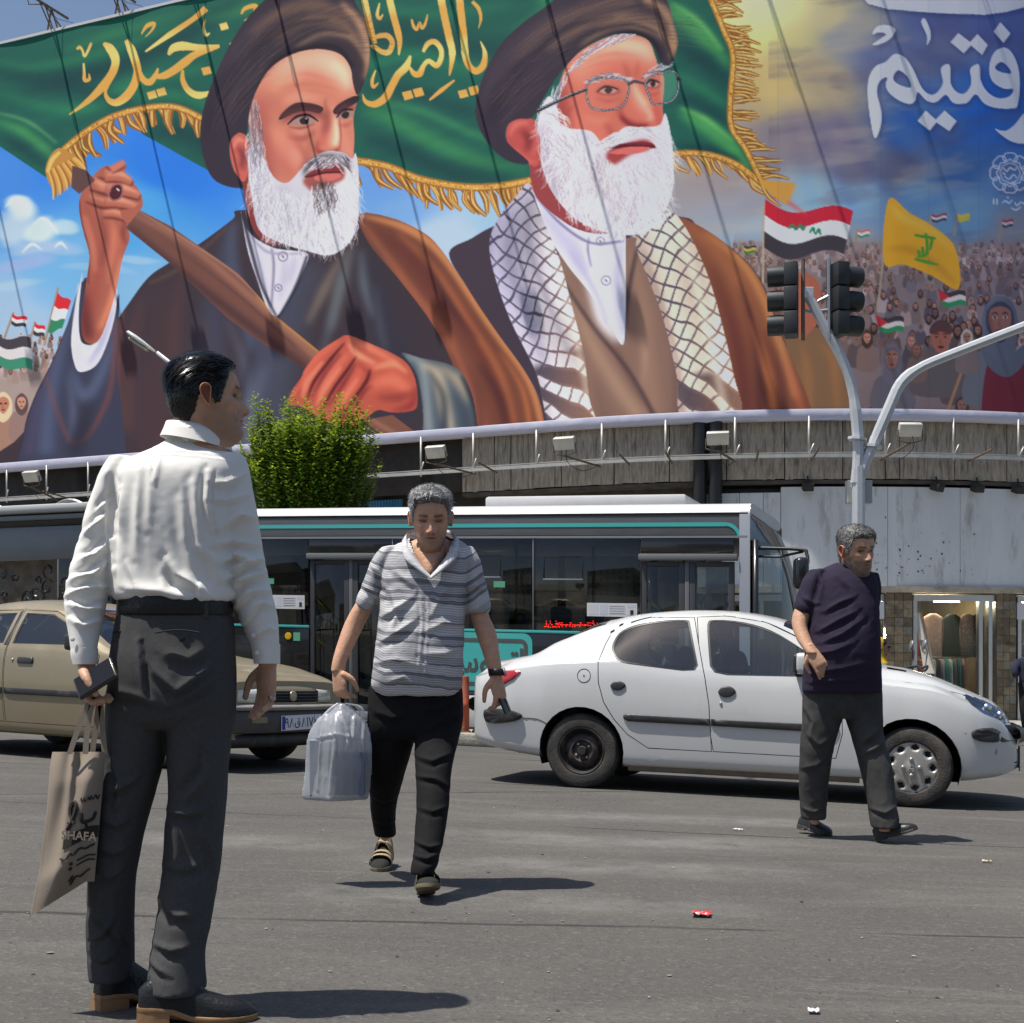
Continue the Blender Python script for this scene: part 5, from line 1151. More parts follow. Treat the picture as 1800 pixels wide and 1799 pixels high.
    for L in sh_all:cv.put(cv.mask(L),LW)
    EC=(196,204,226);ex,ey=1776,305
    for k in range(8):
        a=k*math.pi/4;c,s_=math.cos(a),math.sin(a)
        pet=[(ex+c*r_-s_*q,ey+s_*r_+c*q) for r_,q in ((19,-8),(26,-13),(34,-8),(35,0),(34,8),(26,13),(19,8),(24,0))]
        cv.stroke(pet+[pet[0]],2.2,EC,.95,n=4)
    t=np.linspace(0,2*np.pi,9);cv.stroke(np.stack([ex+18*np.cos(t),ey+18*np.sin(t)],1),2,EC,.9,n=1)
    for q in ([(1764,296),(1770,302),(1776,296),(1784,300),(1788,294)],[(1766,310),(1774,316),(1782,308),(1788,314)],[(1770,320),(1778,324),(1786,319)],[(1762,304),(1768,308)]):cv.stroke(q,[2,3,2],EC,.95)
    for q in ([(1747,350),(1747,361)],[(1753,350),(1753,361)],[(1762,358),(1768,354),(1774,358),(1780,352)],[(1784,356),(1788,362),(1796,356),(1800,360)],[(1770,348),(1774,348)],[(1778,366),(1786,370),(1796,364)]):cv.stroke(q,[2,3,2],EC,.95)
    # print joints between the vertical strips of fabric and slight fading
    for x,o in ((1367,.10),(1547,.12),(1632,.06),(1720,.08)):
        cv.a[:,x:]=cv.a[:,x:]*(1-o*.35)+np.array([60,70,140])*o*.35
        cv.a[:,x:x+2]*=.96
    return cv.a*np.array([1.0,.985,.97])+np.array([2,2,4])

def build_banner():
    art=paint_banner()
    z0,z1=6.6,18.25
    s0,s1=s_at(-60,OFFB),s_at(1880,OFFB)
    nu,nz=1250,500
    S=np.linspace(s0,s1,nu);Z=np.linspace(z0,z1,nz)
    pts=np.array([wall(s,OFFB) for s in S])
    nrm=np.array([wall_n(s) for s in S])
    px=900+F*pts[:,0]/pts[:,1]
    PX=np.repeat(px[:,None],nz,1);PY=YH-F*(Z[None,:]-HC)/pts[:,1][:,None]
    x=np.clip(PX,0,art.shape[1]-1.01);y=np.clip(PY,0,art.shape[0]-1.01)
    ix,iy=x.astype(int),y.astype(int);fx,fy=(x-ix)[...,None],(y-iy)[...,None]
    c=(art[iy,ix]*(1-fx)*(1-fy)+art[iy,ix+1]*fx*(1-fy)+art[iy+1,ix]*(1-fx)*fy+art[iy+1,ix+1]*fx*fy)
    lin=s2l(np.clip(c,0,255))*BANNER_GAIN
    lin=np.clip(lin,0,0.92)
    # slight sag and ripples of the stretched fabric
    rip=0.010*np.sin(S*2.1)[:,None]*np.ones(nz)[None]+0.012*fbm(S[:,None]*0.9+0*Z[None],Z[None]*0.35+0*S[:,None],seed=77,o=3)
    V=np.empty((nu,nz,3));V[...,0]=pts[:,0][:,None]+nrm[:,0][:,None]*rip;V[...,1]=pts[:,1][:,None]+nrm[:,1][:,None]*rip;V[...,2]=Z[None]
    m=mat('printed_vinyl',attr='Col',rough=0.75,spec=0.25,bump=0.08,bscale=55,stretch=(1,1,2.0))
    root=thing('banner','giant printed banner with two bearded turbaned men, green flag and crowd','banner',W3(0,OFFB,6.4))
    sheet=np_mesh('printed_sheet',V.reshape(-1,3),grid_faces(nu,nz)[:,::-1],m,root,lin.reshape(-1,3))
    # hem folded round the lower edge, creased
    n=700;S2=np.linspace(s0,s1,n);rings=[]
    hem_prof=((0.012,6.605),(0.02,6.59),(0.024,6.50),(0.02,6.42),(0.0,6.385),(-0.25,6.38),(-0.30,6.40))
    for i,s in enumerate(S2):
        w=vnoise(np.array([s*3.1]),np.array([0.5]),seed=5)[0];w2=vnoise(np.array([s*9.0]),np.array([3.5]),seed=8)[0]
        rings.append([W3(s,OFFB+o+(0.012*w+0.008*w2)*(k in (2,3,4)),z+(0.02*w+0.008*w2)*(k in (3,4))-(0.02 if (int(s/4.3)%2) and k in (3,4) else 0)) for k,(o,z) in enumerate(hem_prof)])
    MB().rings(rings,False,False).build('hem',mat('hem_vinyl',(0.47,0.47,0.58),0.6,var=0.06,vscale=3,dirt=(0.05,0.22,0.5),dscale=0.55,dlo=0.62,dhi=0.66,stretch=(1,1,7)),root,True)
    wall_block(MB(),s0,s1,OFFB-0.30,OFFB-0.06,6.42,18.2,1.0).build('backing_frame',M_dark,root)
    tp=MB();wall_block(tp,s0,s1,OFFB-0.3,OFFB+0.03,18.25,18.32,0.6);tp.build('top_edge',mat('edge_steel',(0.6,0.6,0.6),0.5),root)
BANNER_GAIN=1.5
build_banner()
# arms that reach out over the banner with floodlights, ropes hold them
base_s=[s_at(q,OFFB) for q in (-70,88,226)]
sp=2.32
ss=[s_at(-70,OFFB)+0.0]+[s_at(88,OFFB)+sp*k for k in range(0,12)]
for i,s in enumerate(ss):
    if s>16:continue
    n=wall_n(s);n3=Vector((n.x,n.y,0));t=Vector((-n.y,n.x,0));b=W3(s,OFFB-0.1,18.32)
    a=thing('lamp_gantry','rusty steel lattice arm reaching out over the top edge of the banner','lamp arm',b,group='lattice arms along the banner top')
    Lg=2.5
    mb=MB();up=Vector((0,0,1))
    mb.tube([b+n3*-0.6+up*0.62,b+n3*Lg+up*0.62],0.036,6);mb.build('boom',M_rust,a)
    for u in (-0.09,0.09):
        mb=MB();mb.tube([b+t*u*2.2+n3*0.0,b+n3*0.05+up*0.62],0.026,6);mb.tube([b+t*u*2.2-n3*0.35,b+n3*0.3+up*0.62],0.022,6);mb.build('leg',M_rust,a)
    mb=MB();mb.tube([b+n3*0.05+up*0.05,b+n3*0.5+up*0.6],0.02,6);mb.tube([b+n3*0.3+up*0.62,b+n3*0.9+up*0.35,b+n3*1.0+up*0.62],0.015,5);mb.build('brace',M_rust,a)
    MB().tube([b+n3*0.5+up*0.6,b+t*0.35+n3*0.2+up*0.2,b+t*0.8+n3*0.1+up*0.05],0.008,5).build('cable',M_dark,a)
    MB().bbox((-0.2,-0.12,-0.28),(0.2,0.06,0.06),0.02,Matrix.Translation(b+n3*Lg+up*0.6)@Matrix.Rotation(math.atan2(n.x,-n.y),4,'Z')).build('floodlight',M_lampcase,a)
# ------------------------------------------------------------------ cars
class Car:
    """body shell lofted from stations along x (forward), near half y < 0; side-view outlines are cut into it"""
    def __init__(s,origin,e,scale,label,cat,name):
        s.o=Vector(origin);s.e=Vector(e).normalized();s.n=Vector((-s.e.y,s.e.x));s.k=scale
        s.M=Matrix(((s.e.x*s.k,s.n.x*s.k,0,s.o.x),(s.e.y*s.k,s.n.y*s.k,0,s.o.y),(0,0,s.k,0),(0,0,0,1)))
        s.root=thing(name,label,cat,(s.o.x,s.o.y,gz(s.o.x)),math.atan2(s.e.y,s.e.x))
    nose=(9.0,1.0)
    def w(s,p):
        p=Vector(p)
        if p.x>s.nose[0]:p.x=s.nose[0]+(p.x-s.nose[0])*s.nose[1]
        q=s.M@p;q.z-=SLOPE*q.x;return q
    def shell(s,tab,nx=110):
        """tab: x, sill z, belt z, centre-top z, edge z, half width, edge half width"""
        t=np.array(tab,float);X=np.unique(np.r_[np.linspace(t[0,0],t[-1,0],nx),t[:,0]])
        def col(k):
            # smooth table: Catmull through the stations, evaluated at X
            c=catmull(t[:,[0,k]],10);return np.interp(X,c[:,0],c[:,1])
        zs,zb,zc,ze,w,we=[col(k) for k in range(1,7)]
        bm=bmesh.new();rows=[];s.X=X
        s.side=[]
        for i,x in enumerate(X):
            h=zb[i]-zs[i]
            sec=np.array([(w[i]*.90,zs[i]),(w[i]*.965,zs[i]+.035),(w[i]*.985,zs[i]+.18*h),(w[i],zs[i]+.45*h),(w[i]*.998,zs[i]+.66*h),(w[i]*.975,zs[i]+.88*h),(w[i]*.945,zb[i])])
            a=catmull(sec,4)
            up=np.array([(w[i]*.945,zb[i]),(w[i]*.945*.5+we[i]*.5+.012,(zb[i]+ze[i])/2),(we[i],ze[i])])
            b=catmull(up,6)[1:]
            tp=np.array([(we[i],ze[i]),(we[i]*.82,ze[i]+.62*(zc[i]-ze[i])),(we[i]*.45,ze[i]+.93*(zc[i]-ze[i])),(0,zc[i])])
            c=catmull(tp,5)[1:]
            sec=np.concatenate([a,b,c]);s.kb,s.ke=len(a)-1,len(a)+len(b)-1
            rows.append([bm.verts.new((x,-p[0],p[1])) for p in sec]);s.side.append(sec)
        lay=bm.faces.layers.int.new('side')
        for i in range(len(X)-1):
            for j in range(len(rows[0])-1):
                f=bm.faces.new((rows[i][j],rows[i+1][j],rows[i+1][j+1],rows[i][j+1]));f.smooth=True;f[lay]=1 if j<s.ke else 2
        for r in (rows[0],rows[-1]):
            f=bm.faces.new(r+[bm.verts.new((r[0].co.x,0,r[0].co.z))])
        s.bm=bm;s.rows=rows
    def y_at(s,x,z):
        """half width of the shell side at (x, z)"""
        i=int(np.clip(np.searchsorted(s.X,x),0,len(s.X)-1));sec=s.side[i][:s.ke+1]
        return float(np.interp(z,sec[:,1],sec[:,0]))
    def cut(s,poly,faces=None):
        """split the near side along a convex outline (x, z) and return the faces inside"""
        P_=[Vector((a,0,b)) for a,b in poly]
        ar=sum(P_[i].x*P_[(i+1)%len(P_)].z-P_[(i+1)%len(P_)].x*P_[i].z for i in range(len(P_)))
        if ar<0:P_=P_[::-1]
        lay=s.bm.faces.layers.int['side']
        S=[f for f in (faces or s.bm.faces) if f.is_valid and f[lay]==1]
        for i in range(len(P_)):
            a,b=P_[i],P_[(i+1)%len(P_)];d=b-a
            if d.length<1e-5:continue
            no=Vector((d.z,0,-d.x)).normalized() # outward
            es=set(e for f in S for e in f.edges);vs=set(v for f in S for v in f.verts)
            r=bmesh.ops.bisect_plane(s.bm,geom=list(S)+list(es)+list(vs),dist=1e-5,plane_co=a,plane_no=no)
            S=[g for g in r['geom'] if isinstance(g,bmesh.types.BMFace) and (g.calc_center_median()-a).dot(no)<0]
        return S
    def take(s,faces,name,m,inset=0.0,parent=None,keep=False,mirror=True,thick=0.0):
        """lift faces out of the shell as an object of their own"""
        idx={};V=[];Fc=[]
        for f in faces:
            for v in f.verts:
                if v not in idx:idx[v]=len(V);V.append(v.co.copy()+Vector((0,inset,0)))
            Fc.append([idx[v] for v in f.verts])
        o=None
        for sg in ((1,-1) if mirror else (1,)):
            vv=[s.w((p.x,p.y*sg,p.z)) for p in V]
            me=bpy.data.meshes.new(name);me.from_pydata([tuple(p) for p in vv],[],[q if sg>0 else q[::-1] for q in Fc])
            ob=link(name,me,m,parent or s.root,True)
            o=o or ob
        if not keep:bmesh.ops.delete(s.bm,geom=faces,context='FACES')
        return o
    def finish(s,m,trim,name='body'):
        bm=s.bm
        g=bmesh.ops.duplicate(bm,geom=bm.verts[:]+bm.edges[:]+bm.faces[:])
        for v in [q for q in g['geom'] if isinstance(q,bmesh.types.BMVert)]:v.co.y*=-1
        bmesh.ops.reverse_faces(bm,faces=[q for q in g['geom'] if isinstance(q,bmesh.types.BMFace)])
        bmesh.ops.remove_doubles(bm,verts=bm.verts[:],dist=0.0008)
        bmesh.ops.recalc_face_normals(bm,faces=bm.faces[:]);bm.normal_update()
        b2=bm.copy()
        for v in b2.verts:v.co=v.co-v.normal*0.022
        for bb,nm,mm in ((bm,name,m),(b2,'interior_trim',trim)):
            for v in bb.verts:v.co=s.w(v.co)
            me=bpy.data.meshes.new(nm);bb.to_mesh(me);bb.free();link(nm,me,mm,s.root,True,38)
    def on_side(s,x,z,out=0.0):return s.w((x,-(s.y_at(x,z)+out),z))
    def side_poly(s,poly,name,m,out=0.006,depth=0.02,mirror=True,smooth_=False,parent=None):
        """raised convex piece lying on the side of the car"""
        for sg in ((1,-1) if mirror else (1,)):
            mb=MB();n=len(poly);c=(sum(p[0] for p in poly)/n,sum(p[1] for p in poly)/n)
            rings=[]
            for f,o in ((1.0,-0.01),(1.0,out*.4),(.93,out*.85),(.75,out),(0.02,out)):
                rings.append([s.w((c[0]+(a-c[0])*f,-sg*(s.y_at(c[0]+(a-c[0])*f,c[1]+(b-c[1])*f)+o),c[1]+(b-c[1])*f)) for a,b in poly])
            mb.rings(rings,True);r_=mb.build(name,m,parent or s.root,True,50)
        return r_
    def seam(s,pts,w=0.006,name='panel_gap',mirror=True):
        p=catmull(pts,6)
        for sg in ((1,-1) if mirror else (1,)):
            mb=MB();mb.tube([s.w((a,-sg*(s.y_at(a,b)+0.0005),b)) for a,b in p],w*.5*s.k,6);mb.build(name,M_gap,s.root)
    def wheel(s,x,y,r,width,style,name='wheel'):
        sg=-1 if y<0 else 1
        M=s.M@Matrix.Translation((x,y,r))@Matrix.Rotation(R(90)*(1 if sg<0 else -1),4,'X') # local +z points outward
        q=M.translation.x
        M=Matrix.Translation((0,0,gz(q)))@M
        wh=thing('wheel_hub','','',tuple(M.translation));wh.name=name
        for kk in ('label','category'):del wh[kk]
        wh.parent=s.root;wh.matrix_parent_inverse=s.root.matrix_basis.inverted();bpy.context.view_layer.update()
        def child(mb,nm,mt,a=45):
            me_o=mb.build(nm,mt,None,True,a);me_o.parent=wh
            me_o.matrix_parent_inverse=(s.root.matrix_basis@wh.matrix_parent_inverse@wh.matrix_basis).inverted()
        hw=width/2;ri=r*.66
        prof=[(ri-.012,-hw),(ri,-hw-.004),(r*.82,-hw-.012),(r*.93,-hw-.002),(r*.985,-hw+.02),(r,-hw+.045),(r,hw-.045),(r*.985,hw-.02),(r*.93,hw+.002),(r*.82,hw+.012),(ri,hw+.004),(ri-.012,hw-.01),(ri-.012,-hw)]
        child(MB().lathe(prof,M,48),'tyre',M_tyre,30)
        if style=='steel':
            rim=MB();rim.lathe([(ri,-hw),(ri-.004,hw-.004),(ri-.016,hw+.001),(ri-.026,hw-.012),(ri-.034,hw-.045),(ri*.74,hw-.055),(ri*.66,hw-.030),(ri*.44,hw-.018),(ri*.36,hw-.04),(ri*.2,hw-.042),(ri*.19,hw-.012),(ri*.16,hw-.004),(0,hw-.004)],M,48)
            child(rim,'rim',M_steelrim)
            for k in range(12):
                a=k*math.pi/6+.2;child(MB().lathe([(.017,0),(.017,.006),(0.001,.006)],M@Matrix.Translation((ri*.79*math.cos(a),ri*.79*math.sin(a),hw-.056)),10),'vent_hole',M_gap)
            for k in range(4):
                a=k*math.pi/2+.6;child(MB().lathe([(.012,0),(.012,.014),(.008,.018),(0,.018)],M@Matrix.Translation((ri*.32*math.cos(a),ri*.32*math.sin(a),hw-.045)),8),'bolt',M_bolt)
        else:
            child(MB().lathe([(ri,-hw),(ri-.004,hw-.03),(ri*.5,hw-.05),(0,hw-.05)],M,40),'rim',M_steelrim)
            # plastic cover with oval openings: polar grid, cells inside an opening are left out and the openings are sunk
            nr,na=22,144;mb=MB();Vv=[];sunk=np.zeros((nr,na),bool)
            for i in range(nr):
                rr=ri*(i+.0001)/(nr-1)*1.0
                for j in range(na):
                    a=2*math.pi*j/na;z=hw+.006-.016*(rr/ri)**2+(.010 if rr<ri*.36 else 0)*smooth(1-rr/(ri*.36))
                    k=round(a/(2*math.pi/9))*(2*math.pi/9);cx,cy=ri*.775*math.cos(k),ri*.775*math.sin(k)
                    lx=(rr*math.cos(a)-cx)*math.cos(k)+(rr*math.sin(a)-cy)*math.sin(k);ly=-(rr*math.cos(a)-cx)*math.sin(k)+(rr*math.sin(a)-cy)*math.cos(k)
                    q_=(lx/(ri*.135))**2+(ly/(ri*.155))**2
                    sunk[i,j]=q_<1
                    if q_<1.5:z-=.012*float(smooth((1.5-q_)/.6))
                    if rr>ri*.95:z-=.006
                    Vv.append(M@Vector((rr*math.cos(a),rr*math.sin(a),z)))
            fs_=[(i*na+j,i*na+(j+1)%na,(i+1)*na+(j+1)%na,(i+1)*na+j) for i in range(nr-1) for j in range(na) if not (sunk[i,j] and sunk[i+1,j] and sunk[i,(j+1)%na] and sunk[i+1,(j+1)%na])]
            mb.add(Vv,fs_);child(mb,'wheel_cover',M_cover,60)
            for k in range(4):
                a=k*math.pi/2;child(MB().lathe([(.016,0),(.016,.012),(.011,.017),(0,.018)],M@Matrix.Translation((ri*.30*math.cos(a),ri*.30*math.sin(a),hw+.008)),12),'bolt',M_bolt)
            # small emblem in the middle
            em=MB();
            for (ax,az,bx,bz) in ((-.02,-.02,.0,.02),(.0,.02,.018,.006),(-.012,-.004,.016,-.012),(.0,-.016,.02,-.024)):em.tube([M@Vector((ax,az,hw+.019)),M@Vector((bx,bz,hw+.019))],.004,5)
            child(em,'emblem',M_bolt)
        return wh
def rounded(pts,n=5):return [tuple(p) for p in catmull(pts,n,True)]
def convex(pts):
    """convex hull of an outline, counter-clockwise"""
    p=sorted(set((round(a,4),round(b,4)) for a,b in pts));out=[]
    for seq in (p,p[::-1]):
        h=[]
        for q in seq:
            while len(h)>=2 and (h[-1][0]-h[-2][0])*(q[1]-h[-2][1])-(h[-1][1]-h[-2][1])*(q[0]-h[-2][0])<=1e-7:h.pop()
            h.append(q)
        out+=h[:-1]
    return out
def circle(x,z,r,n=30,sx=1.0):return [(x+r*sx*math.cos(2*math.pi*k/n),z+r*math.sin(2*math.pi*k/n)) for k in range(n)]
M_gap=mat('panel_gap_black',(0.012,0.012,0.013),0.8)
M_tyre=mat('tyre_rubber',(0.030,0.029,0.028),0.85,var=0.2,vscale=8,dirt=(0.11,0.095,0.08),dscale=3,dlo=0.42,dhi=0.7,bump=0.3,bscale=90)
M_steelrim=mat('black_steel_rim',(0.030,0.028,0.027),0.55,metal=0.3,var=0.3,dirt=(0.15,0.12,0.10),dscale=7,dlo=.5,dhi=.75)
M_cover=mat('silver_wheel_cover',(0.42,0.40,0.37),0.42,metal=0.55,var=0.12,dirt=(0.17,0.14,0.11),dscale=6,dlo=.5,dhi=.8)
M_bolt=mat('bolt_metal',(0.45,0.44,0.42),0.35,metal=0.8)
M_wpaint=mat('white_car_paint',(0.54,0.545,0.54),0.22,coat=0.7,var=0.03,vscale=2,dirt=(0.40,0.37,0.32),dscale=1.6,dlo=0.62,dhi=0.85,rvar=.2)
M_gpaint=mat('gold_car_paint',(0.27,0.225,0.145),0.38,metal=0.35,coat=0.4,var=0.06,vscale=3,dirt=(0.26,0.22,0.165),dscale=2.2,dlo=.45,dhi=.75,rvar=.25)
M_btrim=mat('black_bumper_trim',(0.028,0.028,0.030),0.45,var=0.25,vscale=10,dirt=(0.10,0.09,0.08),dscale=4,dlo=.55,dhi=.8)
M_cabin=mat('car_interior',(0.045,0.045,0.048),0.8)
M_seat=mat('grey_seat_cloth',(0.11,0.11,0.115),0.9)
G_car=glass_mat('car_glass',(0.74,0.84,0.84),0.015,0.10)
M_well=mat('wheel_well',(0.012,0.011,0.011),0.95)
def wells(car,xs,r,w0,w1):
    for x in xs:
        for sg in (-1,1):
            rg=[]
            for y in (w0,w1):rg.append([car.w((x+r*math.cos(a),sg*y,.29+r*math.sin(a))) for a in np.linspace(-.35,math.pi+.35,20)])
            mb=MB().rings(rg,False,False);mb.poly(rg[0]);mb.build('wheel_well',M_well,car.root)
def seats(car,spots,zb=.30,h=.72):
    for (x,y) in spots:
        mb=MB();M=lambda v:car.w(v)
        for lo,hi in (((x-.25,y-.24,zb),(x+.27,y+.24,zb+.18)),((x-.36,y-.23,zb+.1),(x-.2,y+.23,zb+h-.12)),((x-.40,y-.12,zb+h-.10),(x-.29,y+.12,zb+h+.12))):
            b2=MB().bbox(lo,hi,.05);mb.add([M(v) for v in b2.v],b2.f)
        mb.build('seat',M_seat,car.root,True,50)
def bust(pos,heading,skin,cloth,hairc,s=1.0,label='',female=False,scarf=None,arms=None):
    """small seated figure seen through glass"""
    x,y,z=pos;e=Vector((heading[0],heading[1],0)).normalized();n=Vector((-e.y,e.x,0))
    root=thing('person',label,'person',(x,y,z))
    def L(a,b,c):return Vector((x,y,z))+(e*a+n*b)*s+Vector((0,0,c*s))
    def loft(levels,nn=20):return MB().rings([[L(cx+rx*math.cos(t),ry*math.sin(t),zz) for t in np.linspace(0,2*math.pi,nn+1)[:-1]] for (zz,rx,ry,cx) in levels])
    body=loft([(.44,.055,.06,0),(.52,.05,.055,.01),(.545,.075,.065,.03),(.60,.095,.075,.025),(.66,.10,.08,.015),(.72,.10,.078,0),(.765,.075,.06,-.01),(.785,.03,.03,-.01)])
    body.tube([L(.11,0,.665),L(.135,0,.62),L(.10,0,.605)],[.006*s,.018*s,.01*s],8)
    for sg in (-1,1):body.tube([L(-.01,sg*.078,.67),L(-.005,sg*.088,.645),L(.0,sg*.08,.61)],[.01*s,.022*s,.01*s],8)
    if arms:
        for sg in (-1,1):body.tube(catmull([L(0,sg*.2,.38),L(.1,sg*.26,.2),L(.36,sg*.2,.2),L(.44,sg*.17,.22)],4),[.05*s]*5+[.04*s]*4+[.035*s]*3+[.04*s],10)
    body.build('body',skin,root,True)
    sh=loft([(-.05,.13,.19,0),(.1,.13,.18,0),(.25,.125,.19,0),(.36,.11,.215,0),(.42,.085,.19,0),(.46,.06,.09,0)])
    for sg in (-1,1):sh.tube([L(0,sg*.19,.38),L(.04,sg*.25,.26),L(.16,sg*.26,.16)],[.07*s,.065*s,.055*s],12)
    sh.build('shirt',cloth,root,True)
    hm=loft([(.60,.085,.083,-.03),(.66,.10,.088,-.018),(.72,.108,.088,-.006),(.77,.09,.07,-.01),(.80,.04,.035,-.012)])
    hm.build('hair',hairc,root,True)
    if scarf is not None:
        sc=loft([(.40,.14,.17,.0),(.46,.11,.11,0),(.54,.095,.095,-.02),(.64,.10,.10,-.035),(.73,.105,.098,-.03),(.79,.085,.075,-.03),(.815,.03,.03,-.03)])
        sc.build('headscarf',scarf,root,True)
        sg_=MB().bbox((0,0,0),(.02,.15,.035),.008,Matrix.Translation(L(.108,-.075*1,.655))@Matrix.Rotation(math.atan2(e.y,e.x),4,'Z'));sg_.build('sunglasses',mat('dark_lens',(.01,.01,.01),.1),root)
    return root
SKIN=mat('skin_plain',(0.30,0.165,0.105),0.5,sss=0.0)
HAIRB=mat('hair_dark_plain',(0.015,0.013,0.012),0.45)

# ---------------- white saloon
Pr=Vector((XW(1022,10.85),10.85));Pf=Vector((XW(1602,10.1),10.1))
e=(Pf-Pr).normalized();n=Vector((-e.y,e.x));kc=(Pf-Pr).length/2.443
car=Car(Pr+n*0.80*kc,e,kc,'white four-door saloon car crossing behind the walking men','car','saloon_car')
car.nose=(2.85,.86)
def near(px,py,off=0.0):
    """street picture point -> (x, z) in the car's own side plane (off metres behind the near flank)"""
    c0=Pr+n*off;k=(px-900)/F
    u=(k*c0.y-c0.x)/(e.x-k*e.y);d=c0.y+e.y*u;X=c0.x+e.x*u
    u=u if u/kc<2.85 else kc*(2.85+(u/kc-2.85)/.86)
    return (u/kc,(HC+(YH-py)/F*d+SLOPE*X)/kc)
NP=lambda L,off=0.0:[near(a,b,off) for a,b in L]
ctop=NP([(965,1150),(1000,1125),(1060,1095),(1120,1082),(1200,1074),(1280,1074),(1340,1080),(1400,1095),(1545,1166),(1620,1180),(1700,1213),(1750,1236)],.75)
zc=lambda x:float(np.interp(x,[-.97,-.86]+[p[0] for p in ctop]+[3.17,3.26],[.86,.965]+[p[1] for p in ctop]+[.66,.50]))
beltp=NP([(900,1175),(975,1166),(1075,1163),(1220,1178),(1430,1190)]);belt=lambda x:float(np.interp(x,[-.9]+[p[0] for p in beltp]+[2.2,2.6,2.9,3.1,3.24],[.83]+[p[1] for p in beltp]+[.885,.84,.745,.64,.46]))
cantp=NP([(1040,1135),(1062,1112),(1078,1103),(1140,1083),(1200,1079),(1300,1083),(1350,1095),(1400,1122),(1470,1166)])
cant=lambda x:float(np.interp(x,[-.97,-.55]+[p[0] for p in cantp]+[2.2,2.6,3.0,3.24],[.84,.985]+[p[1] for p in cantp]+[.93,.885,.715,.47]))
tab=[]
for x in (-.97,-.93,-.86,-.74,-.6,-.45,-.3,-.15,0,.15,.3,.5,.8,1.1,1.35,1.55,1.7,1.85,2.0,2.2,2.4,2.6,2.8,2.95,3.05,3.14,3.2,3.24):
    sill=float(np.interp(x,[-.97,-.7,-.35,.3,2.1,2.75,3.1,3.24],[.33,.27,.225,.185,.185,.20,.245,.30]))
    w=float(np.interp(x,[-.97,-.93,-.86,-.74,-.6,-.3,0,.5,2.2,2.6,2.85,3.0,3.1,3.18,3.24],[.52,.62,.70,.765,.80,.825,.83,.83,.825,.805,.755,.69,.60,.50,.36]))
    we=float(np.interp(x,[-.97,-.6,-.3,.2,.8,1.3,1.6,2.0,2.3,2.7,3.0,3.24],[.44,.62,.64,.57,.56,.565,.60,.70,.69,.60,.48,.26]))
    b_=belt(x);c_=cant(x);z_=max(zc(x),c_+.02)
    tab.append((x,sill,b_,z_,max(c_,b_+.012),w,we))
car.shell(tab,130)
# wheel arches
for x,r_ in ((0.0,.335),(2.443,.345)):
    car.take(car.cut(circle(x,.295,r_)),'arch',M_well,mirror=False).select_set(False);bpy.data.objects.remove(car.root.children[-1])
# doors: the panel gap is a narrow sunk ring round each door skin
rd=convex(NP([(1066,1098),(1056,1130),(1050,1165),(1052,1200),(1062,1235),(1080,1265),(1104,1292),(1140,1316),(1252,1322),(1248,1240),(1240,1192),(1224,1150),(1212,1082),(1130,1083)]))
fd=convex(NP([(1216,1082),(1226,1150),(1242,1192),(1250,1240),(1254,1322),(1470,1334),(1482,1290),(1480,1220),(1440,1150),(1395,1117),(1340,1091),(1270,1080)]))
def inner(poly,d):
    c=(sum(p[0] for p in poly)/len(poly),sum(p[1] for p in poly)/len(poly));out=[]
    for a,b in poly:
        v=Vector((c[0]-a,c[1]-b));v.normalize();out.append((a+v.x*d,b+v.y*d))
    return convex(out)
wr=convex(rounded(NP([(1070,1136),(1078,1112),(1104,1098),(1144,1090),(1196,1088),(1206,1098),(1216,1142),(1221,1179),(1140,1172),(1092,1165),(1076,1152)]),3))
wf=convex(rounded(NP([(1236,1096),(1250,1088),(1300,1092),(1350,1107),(1400,1136),(1432,1160),(1436,1188),(1340,1188),(1256,1183),(1244,1140)]),3))
for dp,wp,xh in ((rd,wr,None),(fd,wf,None)):
    D=car.cut(dp)
    I=car.cut(inner(dp,.007),D)
    ring=[f for f in car.bm.faces if f in set(D) and f not in set(I)] if False else None
    WF=car.cut(wp,I)
    Wi=car.cut(inner(wp,.016),WF)
    sWi,sWF=set(Wi),set(WF)
    # re-collect by position so that split faces are found again
    def inside(f,poly):
        c=f.calc_center_median();c2=(c.x,c.z)
        return all((poly[(i+1)%len(poly)][0]-poly[i][0])*(c2[1]-poly[i][1])-(poly[(i+1)%len(poly)][1]-poly[i][1])*(c2[0]-poly[i][0])>-1e-9 for i in range(len(poly)))
    allf=[f for f in car.bm.faces if f.calc_center_median().y<-.25]
    ind=[f for f in allf if inside(f,dp)];inn=inner(dp,.007);wpi=inner(wp,.016)
    gap=[f for f in ind if not inside(f,inn)]
    skin_f=[f for f in ind if inside(f,inn) and not inside(f,wp)]
    seal=[f for f in ind if inside(f,wp) and not inside(f,wpi)]
    pane=[f for f in ind if inside(f,wpi)]
    if pane:car.take(pane,'window_pane',G_car,.008)
    if seal:car.take(seal,'window_seal',M_btrim,.004)
    if skin_f:car.take(skin_f,'door',M_wpaint,0.0)
    if gap:car.take(gap,'door_gap',M_gap,.012)
# windscreen and rear window follow the roof edge lines
def band(x0,x1,name,marg=1):
    lay=car.bm.faces.layers.int['side'];fs_=[f for f in car.bm.faces if f[lay]==2 and x0<f.calc_center_median().x<x1 and abs(f.calc_center_median().y)<(.93 if x0>.6 else .78)*float(np.interp(f.calc_center_median().x,car.X,[q[car.ke][0] for q in car.side]))]
    if fs_:car.take(fs_,name,G_car,0.0)
band(1.50,2.13,'windscreen');band(-.50,.12,'rear_window')
